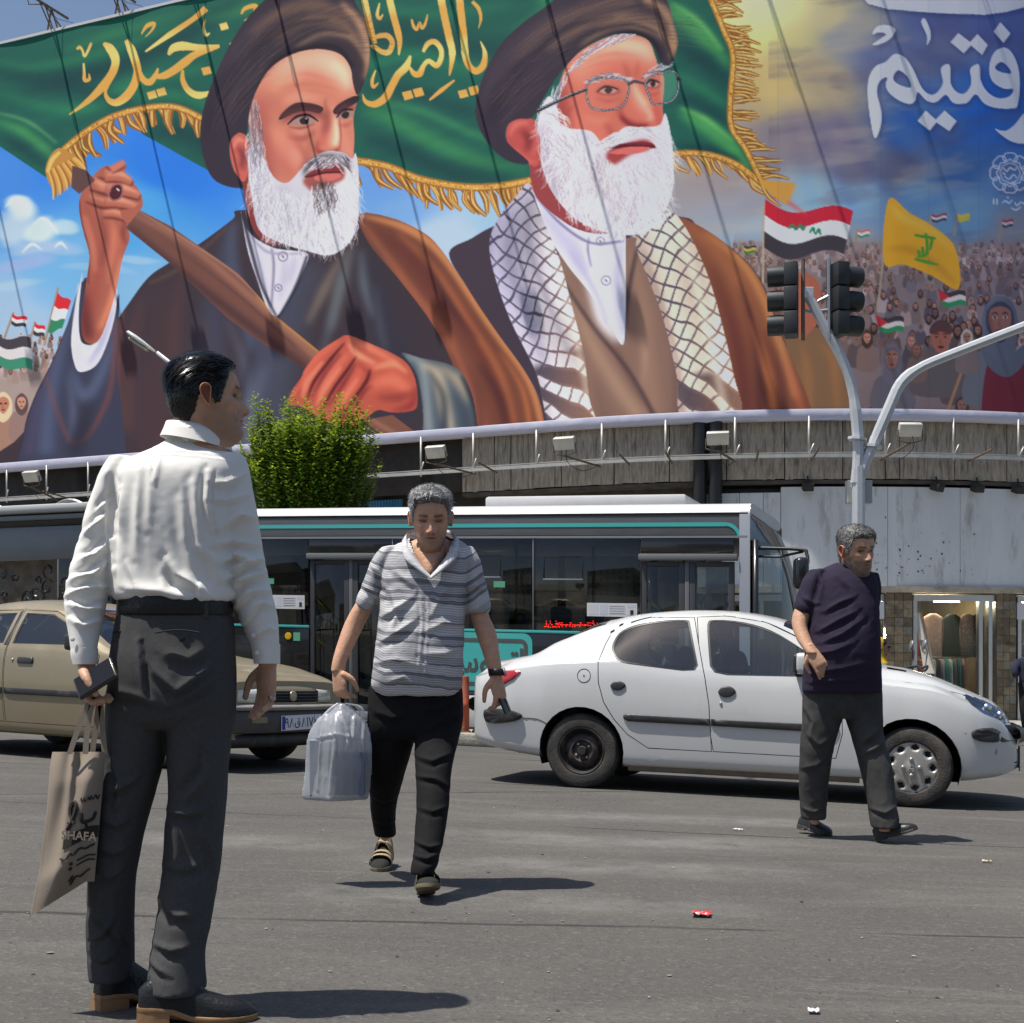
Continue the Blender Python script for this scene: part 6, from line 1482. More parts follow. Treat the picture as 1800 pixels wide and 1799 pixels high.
# small side details
car.side_poly(rounded(NP([(1074,1206),(1080,1199),(1092,1198),(1101,1205),(1092,1213),(1080,1213)]),3),'door_handle',M_btrim,.016)
car.side_poly(rounded(NP([(1263,1217),(1270,1208),(1284,1207),(1294,1216),(1284,1225),(1270,1225)]),3),'door_handle',M_btrim,.016)
car.side_poly(circle(*near(1268,1237),.012,10),'lock',M_bolt,.008)
car.side_poly(convex(NP([(1097,1258),(1103,1255),(1249,1264),(1249,1276),(1106,1268),(1098,1264)])),'side_moulding',M_btrim,.018)
car.side_poly(convex(NP([(1251,1264),(1470,1275),(1476,1282),(1470,1289),(1251,1276)])),'side_moulding',M_btrim,.018)
car.side_poly(rounded(NP([(846,1252),(858,1246),(890,1247),(914,1254),(918,1261),(905,1268),(870,1272),(850,1268)]),3),'bumper_strip',M_btrim,.03)
# rear bumper strip goes on round the tail
car_tail=MB();
for z0,z1 in ((.555,.665),):car_tail.rings([[car.w((-.975-o,y,z)) for (o,z) in ((0,z0),(.03,z0+.02),(.035,(z0+z1)/2),(.03,z1-.02),(0,z1))] for y in np.linspace(-.55,.55,12)],False,False)
car_tail.build('bumper_strip',M_btrim,car.root,True)
fc=near(1027,1188);cpts=[(fc[0]+.052*math.cos(t),fc[1]+.052*math.sin(t)) for t in np.linspace(0,6.2832,24)]
car.seam(cpts,.005,'fuel_flap_ring',False);car.side_poly(circle(fc[0],fc[1],.006,8),'fuel_lock',M_gap,.004,mirror=False)
M_red=mat('tail_lamp_red',(0.45,0.02,0.03),0.12,coat=1.0,var=0.1)
car.side_poly(convex(NP([(872,1184),(886,1179),(905,1178),(914,1181),(902,1194),(884,1201),(876,1206),(872,1210)])),'tail_lamp',M_red,.014)
M_lens=glass_mat('lamp_lens',(0.92,0.95,0.98),0.03,0.18)
hl=convex(NP([(1694,1222),(1708,1224),(1740,1236),(1772,1254),(1789,1268),(1784,1273),(1764,1270),(1730,1256),(1708,1240)]))
hf=car.cut(hl)
allf=[f for f in car.bm.faces if f.calc_center_median().y<-.2 and inside(f,hl)]
if allf:
    car.take(allf,'headlamp_bowl',mat('headlamp_bowl',(0.42,0.47,0.60),0.18,metal=0.75,var=0.25,vscale=16),.03,keep=True);car.take(allf,'headlamp_lens',M_lens,0.0)
for (px,py) in ((1738,1246),(1762,1260)):
    q=near(px,py);c=car.w((q[0],-car.y_at(*q)+.018,q[1]));mb=MB();bm_=bmesh.new();bmesh.ops.create_uvsphere(bm_,u_segments=14,v_segments=8,radius=.036);mb.bm(bm_,Matrix.Translation(c));mb.build('lamp_reflector',mat('reflector',(.8,.82,.86),.08,metal=1.0),car.root,True)
car.side_poly(convex(rounded(NP([(1708,1294),(1716,1283),(1760,1279),(1796,1279),(1806,1290),(1800,1304),(1760,1308),(1722,1304)]),3)),'bumper_strip',M_btrim,.03)
nb=MB();nb.rings([[car.w((3.235+.06*(1-(y/.42)**2)+o-.02,y,z)) for (o,z) in ((0,.47),(.04,.49),(.045,.54),(.035,.58),(0,.60))] for y in np.linspace(-.42,.42,12)],False,False);nb.build('bumper_strip',M_btrim,car.root,True)
gr=MB();gr.rings([[car.w((3.245+.03*(1-(y/.36)**2),y,z)) for z in (.27,.44)] for y in np.linspace(-.36,.36,9)],False,False);gr.build('grille',M_gap,car.root)
fq=near(1745,1322);fd_=(car.w((fq[0],-car.y_at(*fq)-.004,fq[1])),car.w((fq[0]+.3,-car.y_at(*fq)-.34,fq[1])));MB().lathe([(.05,-.02),(.05,.004),(.04,.01),(0,.012)],Matrix.Translation(fd_[0])@(fd_[1]-fd_[0]).to_track_quat('Z','Y').to_matrix().to_4x4(),20).build('fog_lamp',mat('fog_lens',(.22,.23,.23),.15,coat=.8),car.root,True)
car.seam(NP([(1694,1282),(1690,1268),(1706,1284)]),.004) if False else None
car.seam(NP([(1692,1290),(1710,1290)]),.005);car.seam(NP([(918,1262),(945,1264),(962,1272)]),.005);car.seam(NP([(1708,1240),(1730,1258),(1764,1272),(1786,1275)]),.004);car.seam(NP([(1560,1197),(1620,1204),(1694,1222)]),.004)
# bonnet vent
vt=MB();vt.rings([[car.w((x,y,z_+.004)) for x,z_ in ((2.26,zc(2.26)-.022),(2.40,zc(2.40)-.022))] for y in np.linspace(-.52,-.30,6)],False,False);vt.build('bonnet_vent',M_gap,car.root)
# dirty lower edge strip of the sill
sl_=MB();sl_.rings([[car.w((x,-(car.y_at(x,.2)+o),z)) for (o,z) in ((-.05,.15),(-.012,.16),(-.008,.205))] for x in np.linspace(.36,2.08,14)],False,False);sl_.build('sill',mat('road_dirt',(.16,.135,.11),.9,var=.3,vscale=6),car.root,True)
fl_=MB();fl_.box((-.55,-.66,.24),(2.75,.66,.30));v_=[car.w(v) for v in fl_.v];MB().add(v_,fl_.f).build('floor_pan',M_well,car.root)
# door mirror
mq=near(1412,1168);mc=car.w((mq[0],-car.y_at(*mq)-.10,mq[1]));mm=Matrix.Translation(mc)@Matrix.Rotation(math.atan2(e.y,e.x),4,'Z')
MB().bbox((-.06,-.09,-.075),(.07,.09,.085),.04,mm,seg=4).build('door_mirror',M_wpaint,car.root,True);MB().bbox((-.068,-.085,-.07),(-.02,.085,.075),.03,mm,seg=3).build('mirror_rim',M_btrim,car.root,True)
MB().tube([car.w((mq[0]+.02,-car.y_at(*mq)+.01,mq[1]-.05)),mc+Vector((0,0,-.04))],.03,8).build('mirror_stalk',M_btrim,car.root,True)
car.finish(M_wpaint,M_cabin)
wells(car,(0,2.443),.34,.42,.80)
car.wheel(0,-.715,.29,.165,'steel');car.wheel(2.443,-.715,.29,.165,'cover');car.wheel(0,.715,.29,.165,'steel');car.wheel(2.443,.715,.29,.165,'cover')
seats(car,((.95,-.36),(.95,.36),(.12,-.32),(.12,.32)))
db=MB().bbox((1.62,-.68,.62),(2.1,.68,.90),.05);MB().add([car.w(v) for v in db.v],db.f).build('dashboard',M_cabin,car.root,True)
sw=[car.w((1.52+.06*math.cos(t)*.3,.36+.18*math.sin(t),.86+.18*math.cos(t))) for t in np.linspace(0,6.2832,25)];MB().tube(sw,.014,8).build('steering_wheel',M_gap,car.root,True)
q=car.w((1.02,.36,.36));bust(q,(e.x,e.y),SKIN,mat('driver_shirt',(.42,.43,.44),.9),HAIRB,.98,'driver with dark hair and pale shirt inside the white saloon car',arms=True)

# ---------------- gold saloon on the left
e=Vector((math.cos(R(-29)),math.sin(R(-29))));n=Vector((-e.y,e.x));kc=1.03
Pf=Vector((XW(285,11.42),11.42))-e*.10;Pr=Pf-e*2.67*kc
car=Car(Pr+n*0.80*kc,e,kc,'dusty gold saloon car with dark bumper stopped behind the man in grey trousers','car','saloon_car')
tab=[]
for x in (-.85,-.80,-.7,-.5,-.3,-.1,.1,.3,.6,1.0,1.3,1.5,1.65,1.8,1.95,2.1,2.3,2.6,2.9,3.1,3.25,3.34,3.40):
    sill=float(np.interp(x,[-.85,-.5,.3,2.3,3.1,3.46],[.34,.26,.20,.20,.23,.27]))
    w=float(np.interp(x,[-.85,-.7,-.4,.2,2.4,2.9,3.2,3.36,3.42,3.46],[.72,.78,.83,.85,.85,.84,.82,.79,.77,.75]))
    b_=float(np.interp(x,[-.85,-.5,.3,1.8,2.3,2.9,3.3,3.40,3.46],[.86,.955,.955,.925,.90,.83,.74,.70,.68]))
    c_=float(np.interp(x,[-.85,-.3,.0,.3,.7,1.1,1.4,1.6,1.8,2.0,2.15,2.3,2.9,3.3,3.40,3.46],[.89,1.00,1.16,1.27,1.31,1.31,1.29,1.22,1.11,1.00,.955,.925,.855,.765,.72,.70]))
    z_=float(np.interp(x,[-.85,-.5,-.15,.1,.4,.8,1.1,1.35,1.6,1.85,2.1,2.3,2.9,3.3,3.40,3.46],[.92,1.02,1.13,1.27,1.37,1.405,1.40,1.37,1.28,1.15,1.01,.95,.875,.785,.74,.72]))
    we=float(np.interp(x,[-.85,-.3,.2,.6,1.2,1.6,2.1,2.4,2.9,3.3,3.46],[.66,.66,.58,.57,.575,.62,.74,.76,.74,.70,.64]))
    tab.append((x,sill,b_,z_,c_,w,we))
car.shell(tab,130)
for x,r_ in ((0.0,.34),(2.67,.35)):
    car.take(car.cut(circle(x,.30,r_)),'arch',M_well,mirror=False);bpy.data.objects.remove(car.root.children[-1])
rd=convex([(.33,.30),(.14,.62),(.10,.93),(.26,1.20),(.62,1.285),(.93,1.29),(.95,.95),(.96,.30)])
fd=convex([(.975,.30),(.965,.95),(.945,1.29),(1.36,1.28),(1.62,1.185),(1.98,.975),(2.08,.90),(2.10,.45),(2.06,.30)])
wr=convex([(.30,.985),(.36,1.14),(.44,1.215),(.66,1.255),(.87,1.26),(.885,.985)])
wf=convex([(1.0,.985),(.99,1.26),(1.34,1.25),(1.58,1.165),(1.82,1.02),(1.84,.985)])
for dp,wp in ((rd,wr),(fd,wf)):
    D=car.cut(dp);car.cut(inner(dp,.007),D)
    inn=inner(dp,.007);wpi=inner(wp,.018)
    car.cut(wp,[f for f in car.bm.faces if inside(f,inn) and f.calc_center_median().y<-.25]);car.cut(wpi,[f for f in car.bm.faces if inside(f,wp) and f.calc_center_median().y<-.25])
    allf=[f for f in car.bm.faces if f.calc_center_median().y<-.25];ind=[f for f in allf if inside(f,dp)]
    gap=[f for f in ind if not inside(f,inn)];skin_f=[f for f in ind if inside(f,inn) and not inside(f,wp)]
    seal=[f for f in ind if inside(f,wp) and not inside(f,wpi)];pane=[f for f in ind if inside(f,wpi)]
    car.take(pane,'window_pane',G_car,.008);car.take(seal,'window_seal',M_btrim,.004);car.take(skin_f,'door',M_gpaint,0.0);car.take(gap,'door_gap',M_gap,.012)
band(1.50,2.08,'windscreen');band(-.28,.32,'rear_window')
for x in (.28,1.12):car.side_poly(convex([(x,.835),(x+.01,.815),(x+.19,.815),(x+.20,.835),(x+.19,.87),(x+.01,.87)]),'door_handle',M_btrim,.016)
for x in (.52,1.36):car.side_poly(circle(x-.30,.845,.013,10),'lock',M_bolt,.01)
car.side_poly(convex([(.36,.545),(.955,.545),(.955,.60),(.34,.60)]),'side_moulding',M_btrim,.016);car.side_poly(convex([(.98,.545),(2.09,.545),(2.09,.60),(.98,.60)]),'side_moulding',M_btrim,.016)
car.side_poly(convex([(.90,.97),(.955,.97),(.955,1.275),(.905,1.275)]),'pillar_trim',M_btrim,.004)
# front: grille, lamps, bumper, plate
def fx(y):return 3.47-.10*(abs(y)/.7)**2.6
fr=MB();fr.rings([[car.w((fx(y)-.02+o,y,z)) for o,z in ((.0,.50),(.0,.64),(-.02,.68),(-.09,.735))] for y in np.linspace(-.68,.68,19)],False,False);fr.build('nose_panel',M_gpaint,car.root,True)
gm=MB();gm.rings([[car.w((fx(y)+o,y,z)) for o,z in ((-.012,.565),(.0,.57),(-.005,.655),(-.02,.66))] for y in np.linspace(-.36,.36,13)],False,False);gm.build('grille',M_gap,car.root)
for k in range(3):MB().tube([car.w((fx(y)+.004,y,.585+k*.025)) for y in np.linspace(-.35,.35,13)],.006,6).build('grille_bar',M_btrim,car.root)
em=MB();t=np.linspace(0,6.2832,20);em.lathe([(.045,0),(.045,.012),(.036,.016),(0,.014)],car.M@Matrix.Translation((3.468,0,.615))@Matrix.Rotation(R(90),4,'Y'),20);em_o=em.build('emblem',mat('emblem_gold',(.42,.36,.26),.35,metal=.6),car.root,True);em_o.location.z+=gz(car.w((3.46,0,.6)).x)
for sg in (-1,1):
    hb=MB();hb.rings([[car.w((fx(sg*y)+o,sg*y,z)) for o,z in ((-.015,.558),(.004,.562),(.0,.66),(-.03,.672))] for y in np.linspace(.375,.68,9)],False,False);hb.build('headlamp',mat('old_headlamp',(.60,.61,.52),.15,coat=1.0,var=.2,vscale=12),car.root,True)
bp=MB();bp.rings([[car.w((fx(y)+o,y,z)) for o,z in ((-.05,.30),(.05,.32),(.075,.37),(.08,.47),(.06,.50),(-.05,.52))] for y in np.linspace(-.76,.76,23)],False,False);bp.build('front_bumper',mat('old_bumper',(.075,.072,.068),.6,var=.2),car.root,True,50)
bq=MB();bq.rings([[car.w((fx(y)+o,y,z)) for o,z in ((.055,.498),(.085,.505),(.085,.535),(.0,.55))] for y in np.linspace(-.76,.76,23)],False,False);bq.build('bumper_top',mat('dusty_grey_plastic',(.27,.25,.22),.7,var=.2),car.root,True)
sp_=MB();sp_.rings([[car.w((fx(y)+o,y,z)) for o,z in ((-.08,.19),(.0,.20),(.015,.30),(-.05,.31))] for y in np.linspace(-.74,.74,19)],False,False);sp_.build('air_dam',M_btrim,car.root,True)
for sg in (-1,1):MB().rings([[car.w((fx(sg*y)+.083,sg*y,z)) for z in (.40,.45)] for y in np.linspace(.40,.56,5)],False,False).build('indicator',mat('amber_dim',(.22,.16,.09),.3,coat=.6),car.root)
# number plate with blue band and digits
PM_=car.M@Matrix.Translation((3.552,.02,.40))@Matrix.Rotation(R(90),4,'Z')@Matrix.Rotation(R(90),4,'X')
PM_=Matrix.Translation((0,0,gz((PM_@Vector((0,0,0))).x)))@PM_
pl=MB().bbox((-.27,-.062,-.006),(.27,.062,.0),.004,PM_).build('number_plate',mat('plate_white',(.72,.74,.78),.4),car.root)
MB().box((-.263,-.055,.0005),(-.222,.055,.0015),PM_).build('plate_band',mat('plate_blue',(.02,.05,.35),.4),pl)
def text_mesh(txt,size,M,m,parent,name='lettering',extrude=0.0008,align='CENTER',sx=1.0,bold=0.0):
    cu=bpy.data.curves.new(name,'FONT');cu.body=txt;cu.size=size;cu.align_x=align;cu.align_y='CENTER';cu.extrude=extrude;cu.offset=bold
    fp=ARFONT if any(ord(ch)>0x600 for ch in txt) else None
    ob=bpy.data.objects.new(name,cu);COL.objects.link(ob);bpy.context.view_layer.update()
    dg=bpy.context.evaluated_depsgraph_get();me=bpy.data.meshes.new_from_object(ob.evaluated_get(dg));bpy.data.objects.remove(ob);bpy.data.curves.remove(cu)
    me.transform(M@Matrix.Scale(sx,4,(1,0,0)));me.materials.clear()
    o=link(name,me,m,parent);return o
ARFONT=None
M_ink=mat('black_ink',(.015,.015,.018),.6)
text_mesh('\u06f9\u06f8',.115,PM_@Matrix.Translation((-.165,-.004,.001)),M_ink,pl,'digits');text_mesh('\ufed5',.10,PM_@Matrix.Translation((-.06,.004,.001)),M_ink,pl,'letter');text_mesh('\u06f8\u06f1\u06f7',.115,PM_@Matrix.Translation((.075,-.004,.001)),M_ink,pl,'digits');text_mesh('\u06f7\u06f7',.085,PM_@Matrix.Translation((.222,-.012,.001)),M_ink,pl,'digits')
MB().box((.168,-.055,.0005),(.172,.055,.0015),PM_).build('plate_divider',M_ink,pl)
mq=(1.90,.99);mc=car.w((mq[0],-car.y_at(mq[0],.95)-.11,mq[1]+.02));mm=Matrix.Translation(mc)@Matrix.Rotation(math.atan2(e.y,e.x),4,'Z')
MB().bbox((-.06,-.10,-.07),(.06,.10,.07),.03,mm,seg=3).build('door_mirror',M_btrim,car.root,True);MB().tube([car.w((mq[0],-car.y_at(mq[0],.95)+.01,mq[1]-.03)),mc],.025,8).build('mirror_stalk',M_btrim,car.root)
fl_=MB();fl_.box((-.6,-.70,.24),(3.1,.70,.30));MB().add([car.w(v) for v in fl_.v],fl_.f).build('floor_pan',M_well,car.root)
MB().tube([car.w((fx(y)+.02,y,.16)) for y in (.45,.5)],.02,6).build('tow_eye',M_rust,car.root)
wpr=MB();wpr.tube([car.w((2.12,-.55,.995)),car.w((1.98,-.05,1.09))],.008,5);wpr.build('wiper',M_gap,car.root)
car.finish(M_gpaint,M_cabin)
wells(car,(0,2.67),.345,.42,.80)
for x in (0,2.67):
    for y in (-.715,.715):car.wheel(x,y,.295,.175,'cover')
seats(car,((1.0,-.38),(1.0,.38),(.15,-.35),(.15,.35)))
db=MB().bbox((1.6,-.7,.65),(2.05,.7,.93),.05);MB().add([car.w(v) for v in db.v],db.f).build('dashboard',M_cabin,car.root,True)
sw=[car.w((1.55,.38+.18*math.sin(t),.86+.18*math.cos(t))) for t in np.linspace(0,6.2832,25)];MB().tube(sw,.014,8).build('steering_wheel',M_gap,car.root,True)
bust(car.w((1.02,.38,.40)),(e.x,e.y),SKIN,mat('pale_blue_shirt',(.28,.42,.47),.9),HAIRB,.98,'driver in pale blue shirt inside the gold saloon car',arms=True)
bust(car.w((.20,-.34,.40)),(e.x,e.y),SKIN,mat('bright_blue_shirt',(.02,.22,.50),.9),HAIRB,.98,'passenger in bright blue shirt on the back seat of the gold car')
# ------------------------------------------------------------------ city bus
def bw(u,v,z):
    q=BM@Vector((u,v,z));q.z-=SLOPE*q.x;return q
def bpt(px,py,off=0.0):
    """street picture point -> (u, z) on the kerb side of the bus"""
    c0=BO+BN*off;k=(px-900)/F;u=(k*c0.y-c0.x)/(BE.x-k*BE.y);d=c0.y+BE.y*u;X=c0.x+BE.x*u
    return u,HC+(YH-py)/F*d+SLOPE*X
bus=thing('city_bus','dark city bus with white roof edge and turquoise stripe','bus',(BO.x,BO.y,gz(BO.x)),math.atan2(BE.y,BE.x))
U0,U1,BWID=-6.6,bpt(1300,1000)[0],2.5
M_bwhite=mat('bus_white',(0.55,0.55,0.55),0.35,coat=0.4,var=0.05,dirt=(.4,.38,.34),dscale=1.2,dlo=.6,dhi=.85)
M_bgrey=mat('bus_graphite',(0.085,0.088,0.092),0.35,coat=0.3,var=0.15,vscale=3,stretch=(1,1,8))
M_teal=mat('bus_turquoise',(0.06,0.42,0.40),0.4,coat=0.2)
M_bblack=mat('bus_black',(0.014,0.014,0.015),0.25,coat=0.5)
M_silver=mat('bus_silver',(0.30,0.31,0.33),0.35,metal=0.5)
G_bus=glass_mat('bus_glass',(0.40,0.43,0.43),0.02,0.02)
def bbox_(name,m,lo,hi,r=.01,parent=None):
    b=MB().bbox(lo,hi,r);return MB().add([bw(*v) for v in b.v],b.f).build(name,m,parent or bus,True,40)
def bsec(name,m,sec,u0,u1,n=2,cap=True):
    return MB().rings([[bw(u,v,z) for v,z in sec] for u in np.linspace(u0,u1,n)],cap,True).build(name,m,bus,True,40)
zr,zw,zl=3.08,2.62,1.40 # roof, top and foot of the window band
bsec('roof',M_bwhite,[(.02,2.94),(.05,3.0),(.14,3.06),(.4,zr),(2.1,zr),(2.36,3.06),(2.45,3.0),(2.48,2.92)],U0,U1+.12)
bsec('cantrail',M_bgrey,[(.0,2.66),(-.004,2.80),(.01,2.915),(2.49,2.915),(2.5,2.66)],U0,U1+.12)
bsec('stripe',M_teal,[(-.008,2.765),(-.008,2.815),(.02,2.815),(.02,2.765)],U0,U1-.18)
MB().rings([[bw(U1-.18+.16*math.sin(t)+o*math.sin(t),-.009,2.63+(.16+o)*math.cos(t)-.02) for o in (0,.045)] for t in np.linspace(0,1.4,10)],False,False).build('stripe',M_teal,bus)
bsec('drip_rail',M_silver,[(-.012,2.622),(-.012,2.65),(.02,2.65),(.02,2.622)],U0,U1+.1)
bsec('roof_gap',M_bblack,[(-.002,2.912),(-.006,2.935),(.03,2.935),(.03,2.912)],U0,U1+.1)
bbox_('air_conditioner',M_bwhite,(bpt(835,880)[0],.35,3.06),(bpt(1195,880)[0],2.1,3.22),.04)
# floor, far wall, interior
bbox_('floor',M_cabin,(U0,.05,.28),(U1+.3,2.45,.36))
bbox_('far_wall',M_bblack,(U0,2.42,.25),(U1,2.48,1.45));bbox_('ceiling',mat('bus_ceiling',(.35,.35,.34),.7),(U0,.1,2.60),(U1,2.4,2.64))
for k in range(8):bbox_('far_pillar',M_bblack,(U0+k*1.4,2.42,1.4),(U0+k*1.4+.12,2.47,2.7))
bbox_('rear_wall',M_bgrey,(U0-.02,.0,.2),(U0+.03,2.5,2.95))
# kerb side: pillars, panes, doors and lower panels
dr_=[bpt(543,1000)[0],bpt(690,1000)[0]];df_=[bpt(1126,1000)[0],bpt(1290,1000)[0]]
cuts=[U0,-4.9,bpt(455,1000)[0],dr_[0]],[dr_[1],bpt(800,1000)[0],bpt(937,1000)[0],df_[0]]
for grp in cuts:
    for a,b_ in zip(grp[:-1],grp[1:]):
        bbox_('window_pane',G_bus,(a+.008,.0,zl+.01),(b_-.008,.012,zw))
        bbox_('window_post',M_bblack,(a-.03,.016,zl),(a+.03,.06,zw))
        bbox_('divider',M_silver,(a-.006,-.002,zl),(a+.006,.008,zw),.001)
for (a,b_) in ((U0,dr_[0]),(dr_[1],df_[0])):
    bbox_('lower_panel',M_bblack,(a,.0,.70),(b_,.05,zl))
    bbox_('teal_line',M_teal,(a,-.005,zl-.005),(b_,.02,zl+.03),.001)
    bbox_('skirt',M_bwhite if a>U0 else M_silver,(a,-.004,.13),(b_,.05,.55 if a>U0 else .24))
    if a==U0:bbox_('lower_panel',M_bblack,(a,.001,.25),(b_,.05,.69))
bbox_('lower_panel',M_bgrey,(dr_[1],.0,.56),(df_[0],.05,.69))
for (a,b_),sp_ in ((dr_,.5),(df_,.5)):
    bbox_('door_header',mat('door_header_grey',(.14,.145,.15),.4),(a-.02,-.05,zw-.28),(b_+.05,.04,zw-.20),.01)
    bbox_('header_panel',M_bblack,(a,.0,zw-.19),(b_,.03,zw))
    md=(a+b_)/2
    for x0,x1 in ((a,md-.03),(md+.03,b_)):
        d_=bbox_('door',G_bus,(x0+.08,.035,.36),(x1-.08,.045,zw-.34))
        for lo,hi in (((x0,.02,.28),(x0+.075,.07,zw-.29)),((x1-.075,.02,.28),(x1,.07,zw-.29)),((x0+.076,.02,.28),(x1-.076,.07,.37)),((x0+.076,.02,zw-.35),(x1-.076,.07,zw-.29))):bbox_('door_frame',mat('door_frame_dark',(.045,.047,.05),.35),lo,hi,.006,d_)
    bbox_('door_post',mat('door_post_grey',(.12,.125,.135),.35),(md-.028,.015,.28),(md+.028,.07,zw-.29),.006)
    bbox_('door_step',M_silver,(a,-.02,.16),(b_,.1,.275))
M_yel=mat('yellow_rail',(.62,.44,.01),.4)
for (p0,p1) in (((550,1045),(596,1092)),((553,1118),(590,1150)),((668,1123),(616,1160)),((1138,1052),(1182,1092)),((1289,1054),(1246,1094)),((1138,1130),(1182,1168)),((1289,1132),(1246,1168))):
    a,b_=bpt(*p0,.09),bpt(*p1,.09);MB().tube([bw(a[0],.09,a[1]),bw(b_[0],.09,b_[1])],.024,8).build('handrail',M_yel,bus,True)
for u in (-5.2,-3.9,-1.1,.3,1.4,df_[0]+.35):MB().tube([bw(u,.9,.36),bw(u,.9,2.6)],.022,8).build('grab_pole',M_yel,bus,True)
for k in range(7):
    u=U0+.8+k*1.15
    if dr_[0]-.5<u<dr_[1]+.3:continue
    for v in (.35,1.9):bbox_('seat',mat('bus_seat',(.05,.07,.12),.8),(u-.06,v-.22,.75),(u+.05,v+.42,1.75),.04)
for (pxa,pya,pxb,pyb) in ((955,978,1025,1018),(838,976,880,1014),(660+38,974,735,1013)):
    a,b_=bpt(pxa,pya),bpt(pxb,pyb)
    fr=bbox_('vent_window',M_silver,(a[0],-.012,b_[1]-.02),(b_[0],-.001,b_[1]),.003)
    for lo,hi in (((a[0],-.008,b_[1]),(a[0]+.012,-.001,a[1])),((b_[0]-.012,-.008,b_[1]),(b_[0],-.001,a[1])),((a[0]+.012,-.008,a[1]-.012),(b_[0]-.012,-.001,a[1]))):bbox_('vent_frame',M_bblack,lo,hi,.001,fr)
# notices, stickers, the red dot display
M_paper=mat('notice_paper',(.62,.62,.62),.6,var=.05)
def sticker(px0,py0,px1,py1,m,name='sticker',out=-.006):
    a,b_=bpt(px0,py0),bpt(px1,py1);return MB().quad(bw(a[0],out,b_[1]),bw(b_[0],out,b_[1]),bw(b_[0],out,a[1]),bw(a[0],out,a[1])).build(name,m,bus)
for x0,y0 in ((468,1046),(1032,1060)):
    sticker(x0,y0,x0+88*(.77 if x0<900 else 1),y0+25,M_paper,'notice')
    sc_=.77 if x0<900 else 1
    for i,(a,b_,c,d_) in enumerate(((3,3,20,21),(23,3,36,21),(38,3,68,21),(71,3,86,9),(71,12,86,22))):
        sticker(x0+a*sc_,y0+b_,x0+b_*0+c*sc_,y0+d_,mat('notice_field_%d'%(i%2),((.55,.56,.60),(.50,.52,.62))[i%2],.6),'notice_field',-.0075)
    for k in range(4):sticker(x0+40*sc_,y0+6+k*4,x0+66*sc_,y0+7+k*4,M_ink,'text_line',-.009)
    sticker(x0+76*sc_,y0+13,x0+82*sc_,y0+21,M_ink,'badge',-.009)
sticker(868,1022,888,1033,mat('green_sticker',(.10,.35,.22),.5));sticker(470,1017,482,1027,mat('green_sticker',(.1,.35,.22),.5));sticker(516,1112,528,1127,mat('green_sticker',(.1,.35,.22),.5))
c_=bpt(507,1119);MB().lathe([(.05,0),(.05,.012),(.03,.014),(0,.014)],BM@Matrix.Translation((c_[0],0,c_[1]+SLOPE*3.3))@Matrix.Rotation(R(90),4,'X'),18).build('door_button',mat('yellow_button',(.6,.38,.01),.4),bus)
M_led=mat('red_dots',(.3,.0,.0),.5,emit=(1,.02,.01),estr=1.6)
led=MB();rl=random.Random(4)
for k in range(100):
    x=958+95*rl.random();y=1099+rl.choice((-3.5,0,0,0,1,3))+(0 if 985<x<1040 else rl.choice((-3,3)))
    a=bpt(x,y,.03);led.quad(*[bw(a[0]+dx,.0-.003,a[1]+dz) for dx,dz in ((-.006,-.005),(.006,-.005),(.006,.005),(-.006,.005))])
led.build('dot_display',M_led,bus)
# turquoise logo panel with lettering
a,b_=bpt(770,1086),bpt(936,1218)
def rbox(name,m,u0,u1,z0,z1,r,out,hole=None):
    def loop(u0,u1,z0,z1,r):return [(cx+r*math.cos(t),cz+r*math.sin(t)) for cx,cz,t0 in ((u1-r,z1-r,0),(u0+r,z1-r,1.5708),(u0+r,z0+r,3.1416),(u1-r,z0+r,4.7124)) for t in np.linspace(t0,t0+1.5708,6)]
    L=loop(u0,u1,z0,z1,r)
    if hole is None:return MB().poly([bw(u,out,z) for u,z in L]).build(name,m,bus)
    I=loop(u0+hole,u1-hole,z0+hole,z1-hole,max(.01,r-hole));return MB().rings([[bw(u,out,z) for u,z in L],[bw(u,out,z) for u,z in I]],False).build(name,m,bus)
rbox('logo_panel',M_teal,a[0],b_[0],.62,1.385,.12,-.008);rbox('logo_frame',M_bgrey,a[0]+.05,b_[0]-.06,.68,1.31,.10,-.010,.055)
TM=Matrix.Translation((0,0,-SLOPE*bw((a[0]+b_[0])/2,0,0).x))@BM@Matrix.Translation(((a[0]+b_[0])/2+.02,-.012,1.0))@Matrix.Rotation(R(90),4,'X')
text_mesh('\ufeb1\ufeee\ufe91\ufeee\ufe97\ufe8d',.40,TM,M_bgrey,bus,'logo_lettering',.001,sx=.92,bold=.008)
# front: silver pillar, rounded windscreen, mirror
bsec('front_pillar',M_silver,[(-.01,.25),(-.012,2.9),(.05,3.0),(.06,.25)],U1,U1+.13)
fw=[]
for z,o in ((.25,.34),(.7,.40),(1.2,.44),(1.7,.42),(2.2,.34),(2.6,.22),(2.85,.08),(3.0,-.1)):
    fw.append([bw(U1+.13+o*(1-abs((v-1.25)/1.25)**2.6),v,z) for v in np.linspace(.0,2.5,21)])
MB().rings(fw[1:6],False,False).build('windscreen',glass_mat('bus_windscreen',(.30,.33,.33),.02,.06),bus,True);MB().rings(fw[:2],False,False).build('front_panel',M_bgrey,bus,True);MB().rings(fw[5:],False,False).build('front_dome',M_bblack,bus,True)
MB().tube([bw(U1+.15+.04,v,z) for v,z in ((.03,2.6),(.03,1.2),(.03,.3))],.04,8).build('front_post',M_bblack,bus,True)
mt=mat('mirror_arm',(.02,.02,.022),.4)
q0,q1,q2,q3=P(1306,963,16.85),P(1405,966,16.6),P(1418,974,16.55),P(1420,990,16.5)
